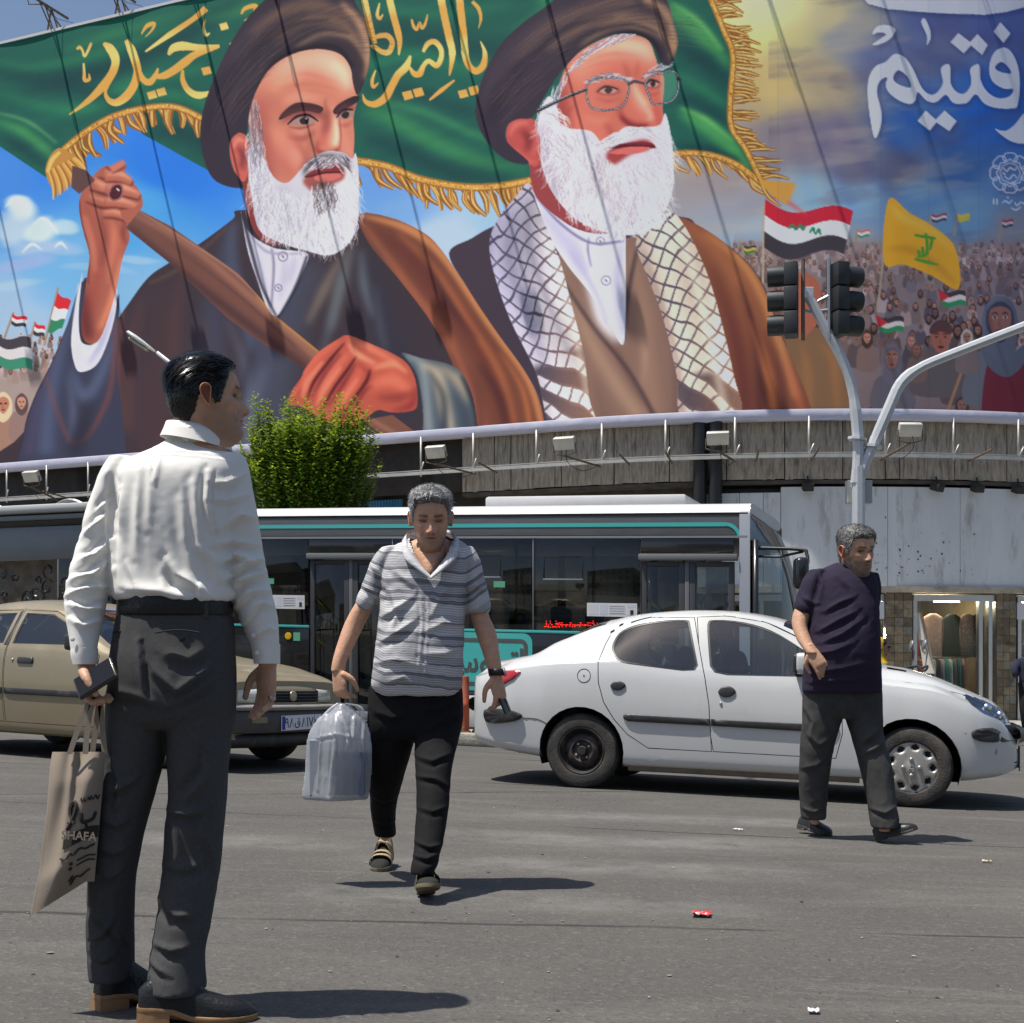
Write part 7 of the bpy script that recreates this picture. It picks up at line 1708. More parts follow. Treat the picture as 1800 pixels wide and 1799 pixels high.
MB().tube(catmull([q0,q1,q2,q3],5),.022,8).build('mirror_arm',mt,bus,True);MB().tube([P(1306,978,16.85),P(1370,979,16.7),P(1412,970,16.6)],.016,8).build('mirror_arm',mt,bus,True)
mq_=P(1408,1008,16.5);MB().bbox((-.085,-.12,-.19),(.085,.12,.19),.06,Matrix.Translation(mq_),seg=3).build('mirror',M_bblack,bus,True)
MB().tube([bw(U1+.45,.6,.95),bw(U1+.5,1.1,1.7),bw(U1+.46,1.25,2.2)],.015,6).build('wiper',M_bblack,bus)
for u in (-4.2,1.95):
    for v in (.16,2.3):
        M=BM@Matrix.Translation((u,v,.48))@Matrix.Rotation(R(90),4,'X');M=Matrix.Translation((0,0,gz(M.translation.x)))@M
        MB().lathe([(.26,-.13),(.46,-.14),(.48,-.1),(.48,.1),(.46,.14),(.27,.13),(.22,.08),(0,.06)],M,30).build('wheel',M_tyre,bus,True,40)
bust(bw(U1-.3,1.7,.95),(BE.x,BE.y),SKIN,mat('driver_dark',(.06,.08,.14),.9),HAIRB,1.0,'bus driver in dark shirt sitting at the front of the city bus',arms=True)

# ------------------------------------------------------------------ bus shelter at the left edge
sh_=thing('bus_shelter','grey bus shelter with black pierced flower panel under its roof','bus shelter',P(60,1300,16.4))
SO=Vector((XW(60,16.4),16.4));SM=Matrix(((BE.x,BN.x,0,SO.x),(BE.y,BN.y,0,SO.y),(0,0,1,-SLOPE*SO.x),(0,0,0,1)))
def sbox(name,m,lo,hi,r=.01):return MB().bbox(lo,hi,r,SM).build(name,m,sh_,True,40)
M_shg=mat('shelter_grey',(.19,.205,.215),.4,metal=.3,var=.08)
sbox('roof',mat('shelter_roof',(.42,.43,.43),.5),(-2.6,-.25,2.58),(1.15,1.5,2.68),.03);sbox('recess_shade',M_bblack,(-2.6,-.12,2.44),(1.1,.2,2.575));sbox('recess_lip',M_shg,(-2.6,-.2,2.50),(1.1,-.125,2.56))  # black block stands in for the shaded recess under the roof edge
sbox('fascia',M_shg,(-2.6,-.10,2.04),(1.1,-.04,2.435),.01);sbox('lower_rail',M_bblack,(-2.6,-.06,1.44),(1.1,0,1.50))
for u in (-2.5,-.9,1.0):sbox('post',M_bblack,(u,.02,0),(u+.1,.12,2.44))
for k in range(3):MB().tube([SM@Vector((-2.4+k*1.2+t*.55,.3,2.69+.10*math.sin(t*3.14))) for t in np.linspace(0,1,9)],.02,6).build('roof_hoop',M_shg,sh_)
fp=MB();rl=random.Random(9)
for k in range(60):
    u,z=rl.uniform(-2.5,1.0),rl.uniform(1.52,2.0);rr_=rl.uniform(.05,.13);a0=rl.uniform(0,6.28);sg=rl.choice((-1,1));pts=[(u+rr_*(1-t*.75)*math.cos(a0+sg*t*6),z+rr_*(1-t*.75)*math.sin(a0+sg*t*6)) for t in np.linspace(0,1,14)]
    fp.tube([SM@Vector((x,-.03,min(max(y,1.49),2.04))) for x,y in pts],[.008+.012*math.sin(3.1*i/13) for i in range(14)],5)
for k in range(26):
    u,z=rl.uniform(-2.5,1.0),rl.uniform(1.55,1.98)
    for j in range(6):
        a0=j*1.047+k;c=Vector((u+.06*math.cos(a0),-.03,z+.06*math.sin(a0)));fp.poly([SM@(c+Vector((.042*math.cos(t)*math.cos(a0)-.022*math.sin(t)*math.sin(a0),0,.042*math.cos(t)*math.sin(a0)+.022*math.sin(t)*math.cos(a0)))) for t in np.linspace(0,5.6,9)])
fp.build('pierced_panel',M_bblack,sh_)

# ------------------------------------------------------------------ traffic light
TD=20.0;M_pole=mat('pole_grey_paint',(.50,.52,.54),.45,metal=.2,var=.12,dirt=(.3,.28,.26),dscale=4,dlo=.55,dhi=.8)
tl=thing('traffic_light','forked pale grey traffic light post with two black signal heads','traffic light',P(1509,1310,TD))
def T(px,py,dd=0.0):return P(px,py,TD+dd)
zg=gz(T(1509,1300).x)
MB().tube([Vector((T(1509,900).x,TD,zg)),T(1509,820)],[.105,.092],8,up=(0.92,.38,0)).build('post',M_pole,tl)
MB().tube(catmull([T(1505,850),T(1509,790),T(1501,700),T(1484,640),T(1452,580),T(1418,514)],4),[.085]*8+[.075]*13,8).build('arm',M_pole,tl);MB().tube(catmull([T(1506,858,.05),T(1520,815,0),T(1540,770),T(1564,715),T(1583,675),T(1612,650),T(1660,628),T(1800,574),T(1900,536)],3),[.085]*15+[.07]*10,8).build('arm',M_pole,tl)
for q_,r_ in (((1507,772),.14),((1534,785),.14)):MB().lathe([(r_,-.02),(r_,.02)],Matrix.Translation(T(*q_))@Matrix.Rotation(R(8),4,'Y'),8).build('flange',M_pole,tl)
MB().bbox((-.17,.1,-.17),(.20,.26,.17),.01,Matrix.Translation(T(1513,863))).build('control_box',mat('box_grey',(.42,.43,.40),.5,var=.1),tl)
MB().bbox((-.07,-.06,-.08),(.07,.06,.08),.01,Matrix.Translation(T(1421,516))).build('bracket_box',mat('bracket_white',(.55,.56,.57),.4,metal=.3),tl)
M_head=mat('signal_black',(.022,.024,.026),.5,var=.2)
for sg,px,lbl in ((-1,1392,0),(1,1474,1)):
    c=T(px,528);H=Matrix.Translation(c)@Matrix.Rotation(R(-14 if sg<0 else 18),4,'Z')
    hd=MB()
    for k in (-1,0,1):hd.bbox((-.11,-.17,k*.36-.172),(.09,.17,k*.36+.172),.02,H)
    hd=hd.build('signal_head',M_head,tl,True,40)
    for k in (-1,0,1):
        V=H@Matrix.Translation((sg*.10,0,k*.36))@Matrix.Rotation(R(90)*sg,4,'Y')
        rg=[[V@Vector((r_*math.cos(t),r_*math.sin(t),h)) for t in np.linspace(0,6.2832,25)[:-1]] for r_,h in ((.145,0),(.15,.10),(.148,.25),(.14,.25),(.138,.02))]
        MB().rings(rg,False).build('visor',M_head,hd,True,40);MB().lathe([(.13,.03),(.08,.045),(0,.05)],V,20).build('lens',mat('signal_lens',(.03,.03,.03),.15,coat=.6),hd,True)
    x_=sg*-.16;MB().tube([H@Vector((x_,0,-.60)),H@Vector((x_,0,.60))],.028,6).build('mount',M_rust if sg<0 else M_silver,tl)
    for z in (-.16,.05):MB().tube([H@Vector((x_,0,z)),T(1425,540-z*60)],.026,6).build('mount',M_silver,tl)

# ------------------------------------------------------------------ street lamp behind the standing man
LD=21.0;lp=thing('street_lamp','cobra-head street lamp with thin arm rising behind the man in the white shirt','street lamp',P(345,1270,LD))
x_=XW(345,LD);MB().tube([Vector((x_,LD,gz(x_))),P(345,720,LD),P(335,672,LD),P(310,647,LD),P(276,620,LD)],[.08,.055,.045,.035,.03],10).build('post',M_pole,lp,True)
hv=[]
for t,w_,h_ in ((0,.03,.03),(.12,.07,.05),(.35,.13,.085),(.6,.155,.10),(.85,.13,.09),(1,.04,.03)):
    c=P(274,619,LD).lerp(P(224,586,LD),t);hv.append([c+Vector((0,w_*math.cos(a)*1.1,0))+Vector((-.45,0,.9)).normalized()*(h_*math.sin(a) if math.sin(a)>0 else h_*.55*math.sin(a)) for a in np.linspace(0,6.2832,17)[:-1]])
MB().rings(hv).build('lamp_head',mat('lamp_head_white',(.58,.60,.58),.4),lp,True);c=P(241,600,LD);MB().bbox((-.16,-.09,-.02),(.16,.09,.02),.015,Matrix.Translation(c+Vector((.02,0,-.05)))@Matrix.Rotation(R(33),4,'Y')).build('lens',mat('lamp_lens_dull',(.30,.31,.24),.25,coat=.5),lp,True)

# ------------------------------------------------------------------ tree
TRD=22.8;tx=XW(548,TRD);tree=thing('tree','small bright green tree behind the bus with upright leafy shoots','tree',(tx,TRD,gz(tx)))
rt=random.Random(3);tk=MB();tk.tube([(tx,TRD,gz(tx)),(tx+.05,TRD,1.4),(tx,TRD+.05,2.6)],[.11,.09,.07],10);tips=[]
for k in range(9):
    a=k*.7;r_=rt.uniform(.3,.8);e1=Vector((tx+r_*math.cos(a),TRD+r_*math.sin(a)*.8,rt.uniform(3.2,3.9)));tk.tube(catmull([(tx,TRD,2.4),(tx+r_*.5*math.cos(a),TRD+r_*.4*math.sin(a),2.9),e1],4),[.05]*4+[.035]*3+[.02,.015],6);tips.append(e1)
tk.build('trunk',mat('bark',(.10,.075,.05),.9,var=.3,vscale=12),tree,True)
LV=[];LF=[];LC=[]
def crown_r(z):return float(np.interp(z,[2.9,3.3,3.8,4.4,4.9,5.4],[.45,.9,1.0,.92,.66,.3]))
for sh_i in range(820):
    z0=rt.uniform(2.95,4.6);rad=crown_r(z0)*math.sqrt(rt.random())*.98;a=rt.uniform(0,6.283);b=Vector((tx+rad*math.cos(a),TRD+rad*math.sin(a),z0))
    d_=Vector((math.cos(a)*.35*rad,math.sin(a)*.35*rad,1)).normalized();ln=rt.uniform(.4,.95);nl=int(ln*62)
    if z0+ln>5.45:ln=max(.2,5.45-z0)
    for k in range(nl):
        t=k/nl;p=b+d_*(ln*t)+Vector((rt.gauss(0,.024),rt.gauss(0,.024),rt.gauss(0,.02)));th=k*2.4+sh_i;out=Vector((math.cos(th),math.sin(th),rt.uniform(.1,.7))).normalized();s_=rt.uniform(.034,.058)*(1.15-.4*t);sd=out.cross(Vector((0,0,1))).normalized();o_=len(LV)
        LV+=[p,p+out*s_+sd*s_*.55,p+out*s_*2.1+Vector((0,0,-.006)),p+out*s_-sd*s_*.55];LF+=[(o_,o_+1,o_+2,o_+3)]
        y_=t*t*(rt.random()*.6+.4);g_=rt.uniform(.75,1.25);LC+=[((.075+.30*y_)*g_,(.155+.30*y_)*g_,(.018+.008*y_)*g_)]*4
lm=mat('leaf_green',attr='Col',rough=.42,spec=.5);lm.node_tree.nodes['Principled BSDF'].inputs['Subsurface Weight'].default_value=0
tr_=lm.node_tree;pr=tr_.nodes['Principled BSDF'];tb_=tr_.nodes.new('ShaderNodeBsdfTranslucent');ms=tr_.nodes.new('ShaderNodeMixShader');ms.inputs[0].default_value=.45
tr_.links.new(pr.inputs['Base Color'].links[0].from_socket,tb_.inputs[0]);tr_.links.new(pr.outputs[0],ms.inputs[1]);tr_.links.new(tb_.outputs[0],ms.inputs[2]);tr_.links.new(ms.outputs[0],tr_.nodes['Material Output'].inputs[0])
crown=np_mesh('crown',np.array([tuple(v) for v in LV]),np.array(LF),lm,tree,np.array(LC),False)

for i,(x_,y_,k_,lb) in enumerate(((-9,-9,2.0,'tall street tree across the junction, nearest the tan house'),(-3.5,-11,2.3,'broad street tree across the junction before the grey house'),(3.5,-10,2.1,'street tree across the junction at the corner of the grey house'),(10,-9,2.2,'street tree across the junction before the cream house'),(16,-6,2.0,'street tree across the junction at the end of the cream house'))):
    t2=tree.copy();COL.objects.link(t2);t2.location=(x_,y_,gz(x_));t2.scale=(k_*1.35,k_*1.35,k_*.8);t2.rotation_euler.z=i;t2['label']=lb;t2['group']='street trees across the junction'
    for c_ in tree.children:c2=c_.copy();COL.objects.link(c2);c2.parent=t2
# ------------------------------------------------------------------ bollard, litter
bd=16.55;bx_=XW(817,bd);bz=gz(bx_)+.12;bo=thing('bollard','slim orange-red bollard standing on the median in front of the bus','bollard',(bx_,bd,bz))
MB().lathe([(.055,0),(.056,.3),(.06,.31),(.06,.36),(.054,.37),(.054,.66),(.05,.68),(.02,.685),(0,.686)],Matrix.Translation((bx_,bd,bz+.012)),16).build('post',mat('faded_orange',(.42,.085,.035),.55,var=.2,dirt=(.25,.12,.08),dscale=9),bo,True,40)
MB().lathe([(.11,0),(.11,.02),(.06,.03),(0,.03)],Matrix.Translation((bx_,bd,bz-.005)),16).build('base',mat('base_rust',(.2,.08,.05),.7),bo)
def crumple(px,py,w,h,m,label,seed,bend=.02):
    d=gd(px,py);x=XW(px,d);rg_=np.random.default_rng(seed);n_=9;V=[]
    for i in range(n_):
        for j in range(n_):
            a,b=(i/(n_-1)-.5)*w,(j/(n_-1)-.5)*h;V.append((x+a+b*.2,d+b,gz(x+a)+.007+bend*(abs(math.sin(i*.9+j*.5+seed))*.5+abs(rg_.normal(0,.25)))))
    o=np_mesh('litter',V,grid_faces(n_,n_),m,None,None,False);tag(o,label,'litter');return o
crumple(1233,1611,.072,.085,mat('red_wrapper',(.55,.03,.04),.4,dirt=(.7,.6,.6),dscale=14,dlo=.55,dhi=.6),'crumpled red wrapper lying on the asphalt',3,.014);crumple(1430,1782,.032,.03,mat('white_scrap',(.6,.64,.66),.6),'small white paper scrap near a faint pale streak on the road',4,.008)
crumple(1297,1461,.06,.02,mat('white_scrap',(.6,.64,.66),.6),'tiny white cigarette end on the road behind the red wrapper',5,.01);crumple(1734,1517,.05,.03,mat('straw_scrap',(.5,.42,.3),.7),'tiny straw-coloured scrap on the road near the man in navy',6,.01)
lit=MB();rl=random.Random(12)
for k in range(1500):
    x=rl.uniform(-6,7);y=2.6+9*rl.random()**1.5;s_=rl.uniform(.002,.007)*(1 if rl.random()<.93 else 2.0);z=gz(x);lit.poly([(x+s_*math.cos(t)*rl.uniform(.7,1.4),y+s_*math.sin(t)*rl.uniform(.7,1.4),z+.003+s_*.3*rl.random()) for t in (0,1.3,2.5,3.8,5)],rl.choice(((.35,.32,.27),(.03,.03,.03),(.22,.20,.17),(.05,.045,.04),(.12,.08,.05))))
gr_=lit.build('grit',mat('grit',attr='Col',rough=.9));struct(gr_,'stuff');tag(gr_,'fine grit and crumbs scattered over the asphalt','grit')

# ------------------------------------------------------------------ motor scooter with rider, seen over the bonnet of the white car
SD=19.0;sx=XW(1562,SD);sg0=gz(sx);sc=thing('motor_scooter','motor scooter with tall clear windshield and chrome mirror behind the white car','scooter',(sx,SD,sg0))
bod=mat('scooter_black',(.03,.03,.033),.35,coat=.4);S3=lambda a,b,c:Vector((sx+a,SD+b,sg0+c))
b_=MB();b_.tube(catmull([S3(-.55,0,.62),S3(-.2,0,.72),S3(.1,0,.5),S3(.35,0,.45),S3(.5,0,.8),S3(.52,0,1.0)],5),[.1]*6+[.13]*6+[.09]*14,12);b_.build('frame',bod,sc,True)
for a in (-.55,.72):
    MB().lathe([(.17,-.05),(.26,-.06),(.29,0),(.26,.06),(.17,.05),(.05,.03),(0,.03)],Matrix.Translation(S3(a,0,.29))@Matrix.Rotation(R(90),4,'X'),24).build('wheel',M_tyre,sc,True)
MB().tube([S3(.72,.07,.29),S3(.5,.07,1.0)],.03,8).build('fork',M_silver,sc);MB().tube(catmull([S3(.36,-.36,1.1),S3(.48,-.2,1.12),S3(.5,0,1.06),S3(.48,.2,1.12),S3(.36,.36,1.1)],4),.018,8).build('handlebar',bod,sc,True)
for v in (-.3,.3):
    MB().tube([S3(.42,v,1.12),S3(.45,v,1.32),S3(.42,v,1.38)],.009,6).build('mirror_stem',M_silver,sc);MB().lathe([(.02,-.02),(.07,-.015),(.075,0),(.07,.008),(0,.008)],Matrix.Translation(S3(.40,v,1.42))@Matrix.Rotation(R(-75),4,'Y'),16).build('mirror',M_silver,sc,True)
MB().rings([[S3(.55-.16*t+.05*math.cos(v*3),v*(.8-.3*t),1.02+.85*t) for v in np.linspace(-.34,.34,9)] for t in np.linspace(0,1,7)],False,False).build('windshield',glass_mat('screen_plastic',(.8,.84,.84),.15,.25),sc,True)
bust(S3(-.12,0,.72),(1,0),SKIN,mat('green_top',(.14,.20,.13),.9),HAIRB,1.0,'scooter rider in yellow headscarf and sunglasses behind the white car',scarf=mat('yellow_scarf',(.60,.36,.015),.8,var=.2,vscale=14),arms=True)
# ------------------------------------------------------------------ people
def ring_loft(mb,levels,d0,n=40,p=2.3,sub=4,shape=None):
    """levels: (py, px left, px right, thickness m, depth offset m) -> stacked level rings, smoothly interpolated"""
    L=catmull(np.array(levels,float),sub);rings=[]
    for py,a,b,th,do in L:
        d=d0+do;c=XW((a+b)/2,d);rx=abs(XW(b,d)-XW(a,d))/2;z=ZW(py,d);r=[]
        for t in np.linspace(0,2*math.pi,n+1)[:-1]:
            ct,st=math.cos(t),math.sin(t)
            r.append((c+rx*math.copysign(abs(ct)**(2/p),ct),d+th/2*math.copysign(abs(st)**(2/p),st),z))
        if shape is not None:r=[(c+rx*u,d+th/2*v,z) for u,v in shape]
        rings.append(r)
    mb.rings(rings);return mb
def remesh(mb,voxel,it=3):
    """merge overlapping closed pieces into one skin; returns vertex and face arrays"""
    o=mb.build('tmp',None);m=o.modifiers.new('r','REMESH');m.mode='VOXEL';m.voxel_size=voxel
    s=o.modifiers.new('s','SMOOTH');s.iterations=it;s.factor=.5
    bpy.context.view_layer.update();me=o.evaluated_get(bpy.context.evaluated_depsgraph_get()).to_mesh()
    V=np.empty(len(me.vertices)*3,np.float32);me.vertices.foreach_get('co',V);N=np.empty_like(V);me.vertices.foreach_get('normal',N)
    Fq=np.empty(len(me.loops),np.int32);me.loops.foreach_get('vertex_index',Fq)
    r=V.reshape(-1,3).astype(float),Fq.reshape(-1,4),N.reshape(-1,3).astype(float);bpy.data.objects.remove(o);return r
def proj(V):return 900+F*V[:,0]/V[:,1],YH-F*(V[:,2]-HC)/V[:,1]
def seg_dist(px,py,line):
    """signed distance to a polyline and the position along it"""
    best=np.full(px.shape,1e9);sd=np.zeros_like(best);tt=np.zeros_like(best);m=len(line)-1
    for i in range(m):
        a=np.array(line[i],float);b=np.array(line[i+1],float);e_=b-a;l2=(e_**2).sum();t=np.clip(((px-a[0])*e_[0]+(py-a[1])*e_[1])/l2,0,1)
        dx,dy=px-a[0]-t*e_[0],py-a[1]-t*e_[1];d=np.hypot(dx,dy);k=d<best
        best[k]=d[k];sd[k]=(np.sign(e_[0]*dy-e_[1]*dx)*d)[k];tt[k]=((i+t)/m)[k]
    return best,sd,tt
def crease(V,N,folds,side=-1):
    """folds: (polyline px, width px, height m); each is a ridge with a hollow along its lower side"""
    px,py=proj(V);face=np.clip(N[:,1]*side*1.6+.35,0,1);out=np.zeros(len(V))
    for line,w,h in folds:
        d,s,t=seg_dist(px,py,line);env=np.sin(np.clip(t,.04,.96)*math.pi)**.5
        out+=h*env*(np.exp(-(d/w)**1.35)-.7*np.exp(-((s-1.5*w)/w)**2)*(d<4*w))
    return V+N*(out*face)[:,None]
def rumple(V,N,amp,sc,seed,st=(1,1,1)):
    n1=fbm(V[:,0]*sc*st[0],V[:,1]*sc*st[1],V[:,2]*sc*st[2],seed,3);return V+N*(amp*(1-2*np.abs(n1)))[:,None]
def hand(mb,W,D,Nn,thumb=1,curl=(.35,.4,.45,.5),s=1.0,tc=.3):
    W,D,Nn=Vector(W),Vector(D).normalized(),Vector(Nn);Nn=(Nn-D*Nn.dot(D)).normalized();S=D.cross(Nn)*thumb
    rg=[]
    for t,a,b,c in ((-.03,.026,.021,0),(0,.029,.020,0),(.03,.037,.019,.002),(.06,.042,.017,.002),(.09,.040,.014,0),(.102,.034,.010,0)):
        rg.append([W+D*t*s+S*(a*s*math.cos(q)+c)+Nn*b*s*math.sin(q) for q in np.linspace(0,2*math.pi,17)[:-1]])
    mb.rings(rg)
    for k,(o,l) in enumerate(((.031,.078),(.0105,.086),(-.0105,.08),(-.031,.064))):
        p=W+D*.088*s+S*o*s;d_=D.copy();pts=[p];c=curl[k]
        for f,g in ((.45,.7),(.32,1.1),(.23,.8)):
            d_=(Matrix.Rotation(c*g,3,S*(1 if Nn.dot(S.cross(D))<0 else -1))@d_) if False else (d_*math.cos(c*g)+(Nn-d_*Nn.dot(d_)).normalized()*math.sin(c*g)).normalized();pts.append(pts[-1]+d_*l*f*s)
        mb.tube(catmull(pts,3),[.0092*s]*4+[.0088*s]*3+[.008*s]*2+[.005*s],9)
    a=W+D*.02*s+S*.026*s;b=a+(D*.55+S*.62+Nn*tc).normalized()*.045*s;c=b+(D*.9+S*.1+Nn*tc).normalized()*.036*s;e_=c+(D*.95-S*.1+Nn*tc).normalized()*.026*s
    mb.tube(catmull([a,b,c,e_],3),[.016*s,.015*s,.014*s,.0125*s,.0115*s,.0108*s,.010*s,.009*s,.0085*s,.006*s],10)
HT=np.array([(-.16,.050,-.070,.080),(-.10,.046,-.074,.066),(-.05,.047,-.076,.063),(-.012,.058,-.076,.060),(.0,.080,-.072,.050),(.012,.090,-.073,.0505),(.03,.0945,-.075,.056),(.055,.0925,-.084,.0635),(.08,.0905,-.094,.0685),(.105,.0885,-.101,.0730),(.125,.0855,-.104,.0745),(.145,.0905,-.106,.0755),(.17,.087,-.105,.0765),(.195,.075,-.096,.0715),(.215,.055,-.077,.059),(.228,.030,-.05,.038),(.2345,.008,-.022,.012)])
def head(pos,yaw,pitch,roll,s,skin,hair_c,hair_h,brow=(.02,.016,.014),stub=.5,stubc=(.09,.08,.075),gaze=0,hl=(.185,.19),seed=0,slick=False,hair2=None):
    """returns (V, F, colours) of head and neck and (V, F, colours) of the hair; local: face towards +y, chin at z = 0"""
    Z=np.r_[np.linspace(-.16,0,12)[:-1],np.linspace(0,.2345,84)];n=112;T=np.linspace(0,2*np.pi,n+1)[:-1]
    hc=catmull(HT,8);tb=np.stack([np.interp(Z,hc[:,0],hc[:,k]) for k in (1,2,3)],1);yf,yb,w=[tb[:,k][:,None] for k in range(3)]
    x=w*np.sign(np.sin(T))*np.abs(np.sin(T))**.92+0*yf;cy=np.cos(T)[None];y=np.where(cy>0,yf*np.abs(cy)**.88,yb*np.abs(cy)**.95);z=Z[:,None]+0*y
    fr=smooth(cy*1.6+.1)+0*y;g=lambda cx,cz,sx,sz:np.exp(-((np.abs(x)-cx)/sx)**2-((z-cz)/sz)**2)
    nw=np.interp(z,[.07,.082,.09,.11,.14],[.016,.0175,.0145,.010,.009]);nose=np.interp(z,[.068,.076,.083,.090,.10,.12,.138,.15],[0,.015,.0245,.026,.021,.012,.006,0])
    y+=fr*nose*np.exp(-(x/nw)**2);y+=fr*(.0075*g(.0155,.082,.0065,.007))
    y+=fr*(-.0125*g(.031,.123,.017,.0105)+.0045*g(.030,.143,.026,.006)+.005*g(.048,.102,.018,.014)-.004*g(.030,.085,.010,.014)-.004*g(.058,.075,.016,.018))
    y+=fr*(.0055*np.exp(-((z-.0615)/.0045)**2-(x/.020)**2)+.006*np.exp(-((z-.0505)/.0045)**2-(x/.018)**2)-.0045*np.exp(-((z-.0562)/.0022)**2-(x/.023)**2)-.004*np.exp(-((z-.041)/.005)**2-(x/.022)**2)+.004*np.exp(-((z-.024)/.010)**2-(x/.016)**2))
    y+=fr*.0065*g(.031,.1235,.0115,.0075) # lids over the eyeballs
    V=np.stack([x,y,z],-1)
    col=np.empty(V.shape);col[:]=skin;nz=fbm(x*60,y*60,z*60,seed,3)[...,None];col*=1+.10*nz
    def blend(m,c):col[:]=col*(1-m[...,None])+np.array(c)*m[...,None]
    blend(.35*fr*(g(.045,.098,.02,.018)+np.exp(-((z-.088)/.012)**2-(x/.016)**2)),(skin[0]*1.1,skin[1]*.78,skin[2]*.72))
    sb=smooth((.092-z)/.03)*smooth((y+.035)/.03)*smooth((z+.012)/.02)*(1-.7*np.exp(-((z-.056)/.012)**2-(x/.026)**2));sb=np.maximum(sb,.9*fr*np.exp(-((z-.071)/.006)**2-(x/.028)**2));side_b=smooth((np.abs(x)-.052)/.012)*smooth((.125-z)/.05)*smooth((y+.01)/.02)*smooth((z)/.02);sb=np.maximum(sb,side_b*.9)
    blend(np.clip(stub*sb*(1+.5*nz[...,0]),0,.95),stubc)
    blend(fr*.75*np.exp(-((z-.056)/.0075)**2-(x/.022)**4),(skin[0]*.82,skin[1]*.5,skin[2]*.5));blend(fr*.85*np.exp(-((z-.0562)/.0024)**2-(x/.023)**4),(.03,.012,.01))
    bz=.1425+.004*np.cos((np.abs(x)-.034)/.02);blend(.92*fr*np.exp(-((z-bz)/.0056)**2)*smooth((np.abs(x)-.009)/.006)*smooth((.056-np.abs(x))/.012),brow)
    ex=np.abs(x)-.031;ey=z-(.1235+gaze*.0);e0=(ex/.0135)**2+(ey/(.0048 if gaze>=0 else .0026))**2
    blend(fr*.78*np.exp(-(ex/.019)**2-((z-.126)/.011)**2),(skin[0]*.45,skin[1]*.36,skin[2]*.34))  # eye sockets: shade under the brows painted into the skin colour
    if gaze>=0:blend(fr*smooth((1.15-e0)/.3),(.30,.25,.22));blend(fr*smooth((1.1-((x-np.sign(x)*.031-.003*gaze)/.0058)**2-(ey/.0055)**2)/.25),(.015,.01,.008))
    blend(fr*.95*np.exp(-((ey-.0042*(1-(ex/.015)**2)*(1 if gaze>=0 else -.6))/.0028)**2)*(np.abs(ex)<.0165),(.012,.009,.008))
    blend(fr*.8*g(.0085,.0770,.0055,.0036),(.05,.02,.015));blend(fr*.45*(np.exp(-((np.abs(x)-.027-(.085-z)*.45)/.0035)**2)*(z<.088)*(z>.05)),(skin[0]*.45,skin[1]*.36,skin[2]*.34))
    # hairline: falls from the forehead to the sideburns and the nape
    fa=np.abs(np.arctan2(x,y));hlz=np.interp(fa,[0,.45,.75,.95,1.15,1.35,1.55,1.75,2.1,2.6,3.15],[hl[0],hl[1],hl[1]-.004,.150,.100,.098,.150,.148,.075,.025,.018])
    hm=smooth((z-hlz+.004*nz[...,0])/.010);blend(hm*.9,hair_c)
    M=Matrix.Translation(Vector(pos))@Matrix.Rotation(yaw,4,'Z')@Matrix.Rotation(pitch,4,'X')@Matrix.Rotation(roll,4,'Y')@Matrix.Scale(s,4);A=np.array(M)
    # keep the neck upright while the head tips
    A0=np.array(Matrix.Translation(Vector(pos))@Matrix.Rotation(yaw,4,'Z')@Matrix.Scale(s,4))
    def world(V3):
        V3=V3.reshape(-1,3);a=V3@A[:3,:3].T+A[:3,3];b=V3@A0[:3,:3].T+A0[:3,3];k=smooth((V3[:,2]+.10)/.10)[:,None];return a*k+b*(1-k)
    Fh=grid_faces(len(Z),n,True)
    # ears
    ev,ef,ec=[],[],[]
    for sg in (-1,1):
        mb=MB();outl=[(.004,.088),(-.004,.094),(-.012,.106),(-.020,.122),(-.020,.138),(-.010,.148),(.004,.146),(.010,.136)]
        oc=catmull(outl,4);cen=oc.mean(0);rg=[]
        for f,o in ((.88,-.012),(1.0,.008),(1.04,.015),(.92,.018),(.78,.011),(.5,.005),(.08,.003)):rg.append([(sg*(.0715+o+.30*max(0,-(cen[0]+(a-cen[0])*f))*(o>-.005)),cen[0]+(a-cen[0])*f-.002,cen[1]+(b-cen[1])*f) for a,b in oc])
        mb.rings(rg);vv=np.array(mb.v);o=len(V.reshape(-1,3))+sum(len(q) for q in ev);ev.append(vv);n_=len(oc);ff=[f for f in mb.f if len(f)==4];ef.append(np.array(ff)+o)
        c_=np.tile(np.array(skin)*(1.12,.86,.8),(len(vv),1));c_[n_*4:]*=(.62,.5,.48);ec.append(c_)
    VV=world(np.concatenate([V.reshape(-1,3)]+ev));CC=np.concatenate([col.reshape(-1,3)]+ec)
    # hair shell with strand relief
    ang=np.arctan2(x,y);hx,hz=x*1,z*1
    st=fbm(ang*26+z*(20 if slick else 4),z*(60 if slick else 130),0*z+seed,seed+3,3);st2=fbm(x*(420 if slick else 240),(y*.16 if slick else y)*240,(z*1.6 if slick else z)*240,seed+5,2)
    st=st*smooth((.228-z)/.015);st2=st2*smooth((.229-z)/.01)
    th=hair_h*hm*(.14+.16*smooth((z-.04)/.09)+.85*smooth((z-.155)/.05))*(1+(.10 if slick else .30)*st)+hm*(.0016 if slick else .003)*st2
    ctr=np.array([0,-.008,.13]);dv=V-ctr;dv /= np.linalg.norm(dv,axis=-1)[...,None]
    HV=V+dv*(th+.0012*(hm>.02)-.004*(hm<=.02))[...,None]
    hc_=np.empty(V.shape);hc_[:]=hair_c
    if hair2 is not None:k2=smooth((st2*.7+st*.6+.15+.5*(np.abs(ang)>.9)-.2)/.7)[...,None];hc_=hc_*(1-k2)+np.array(hair2)*k2
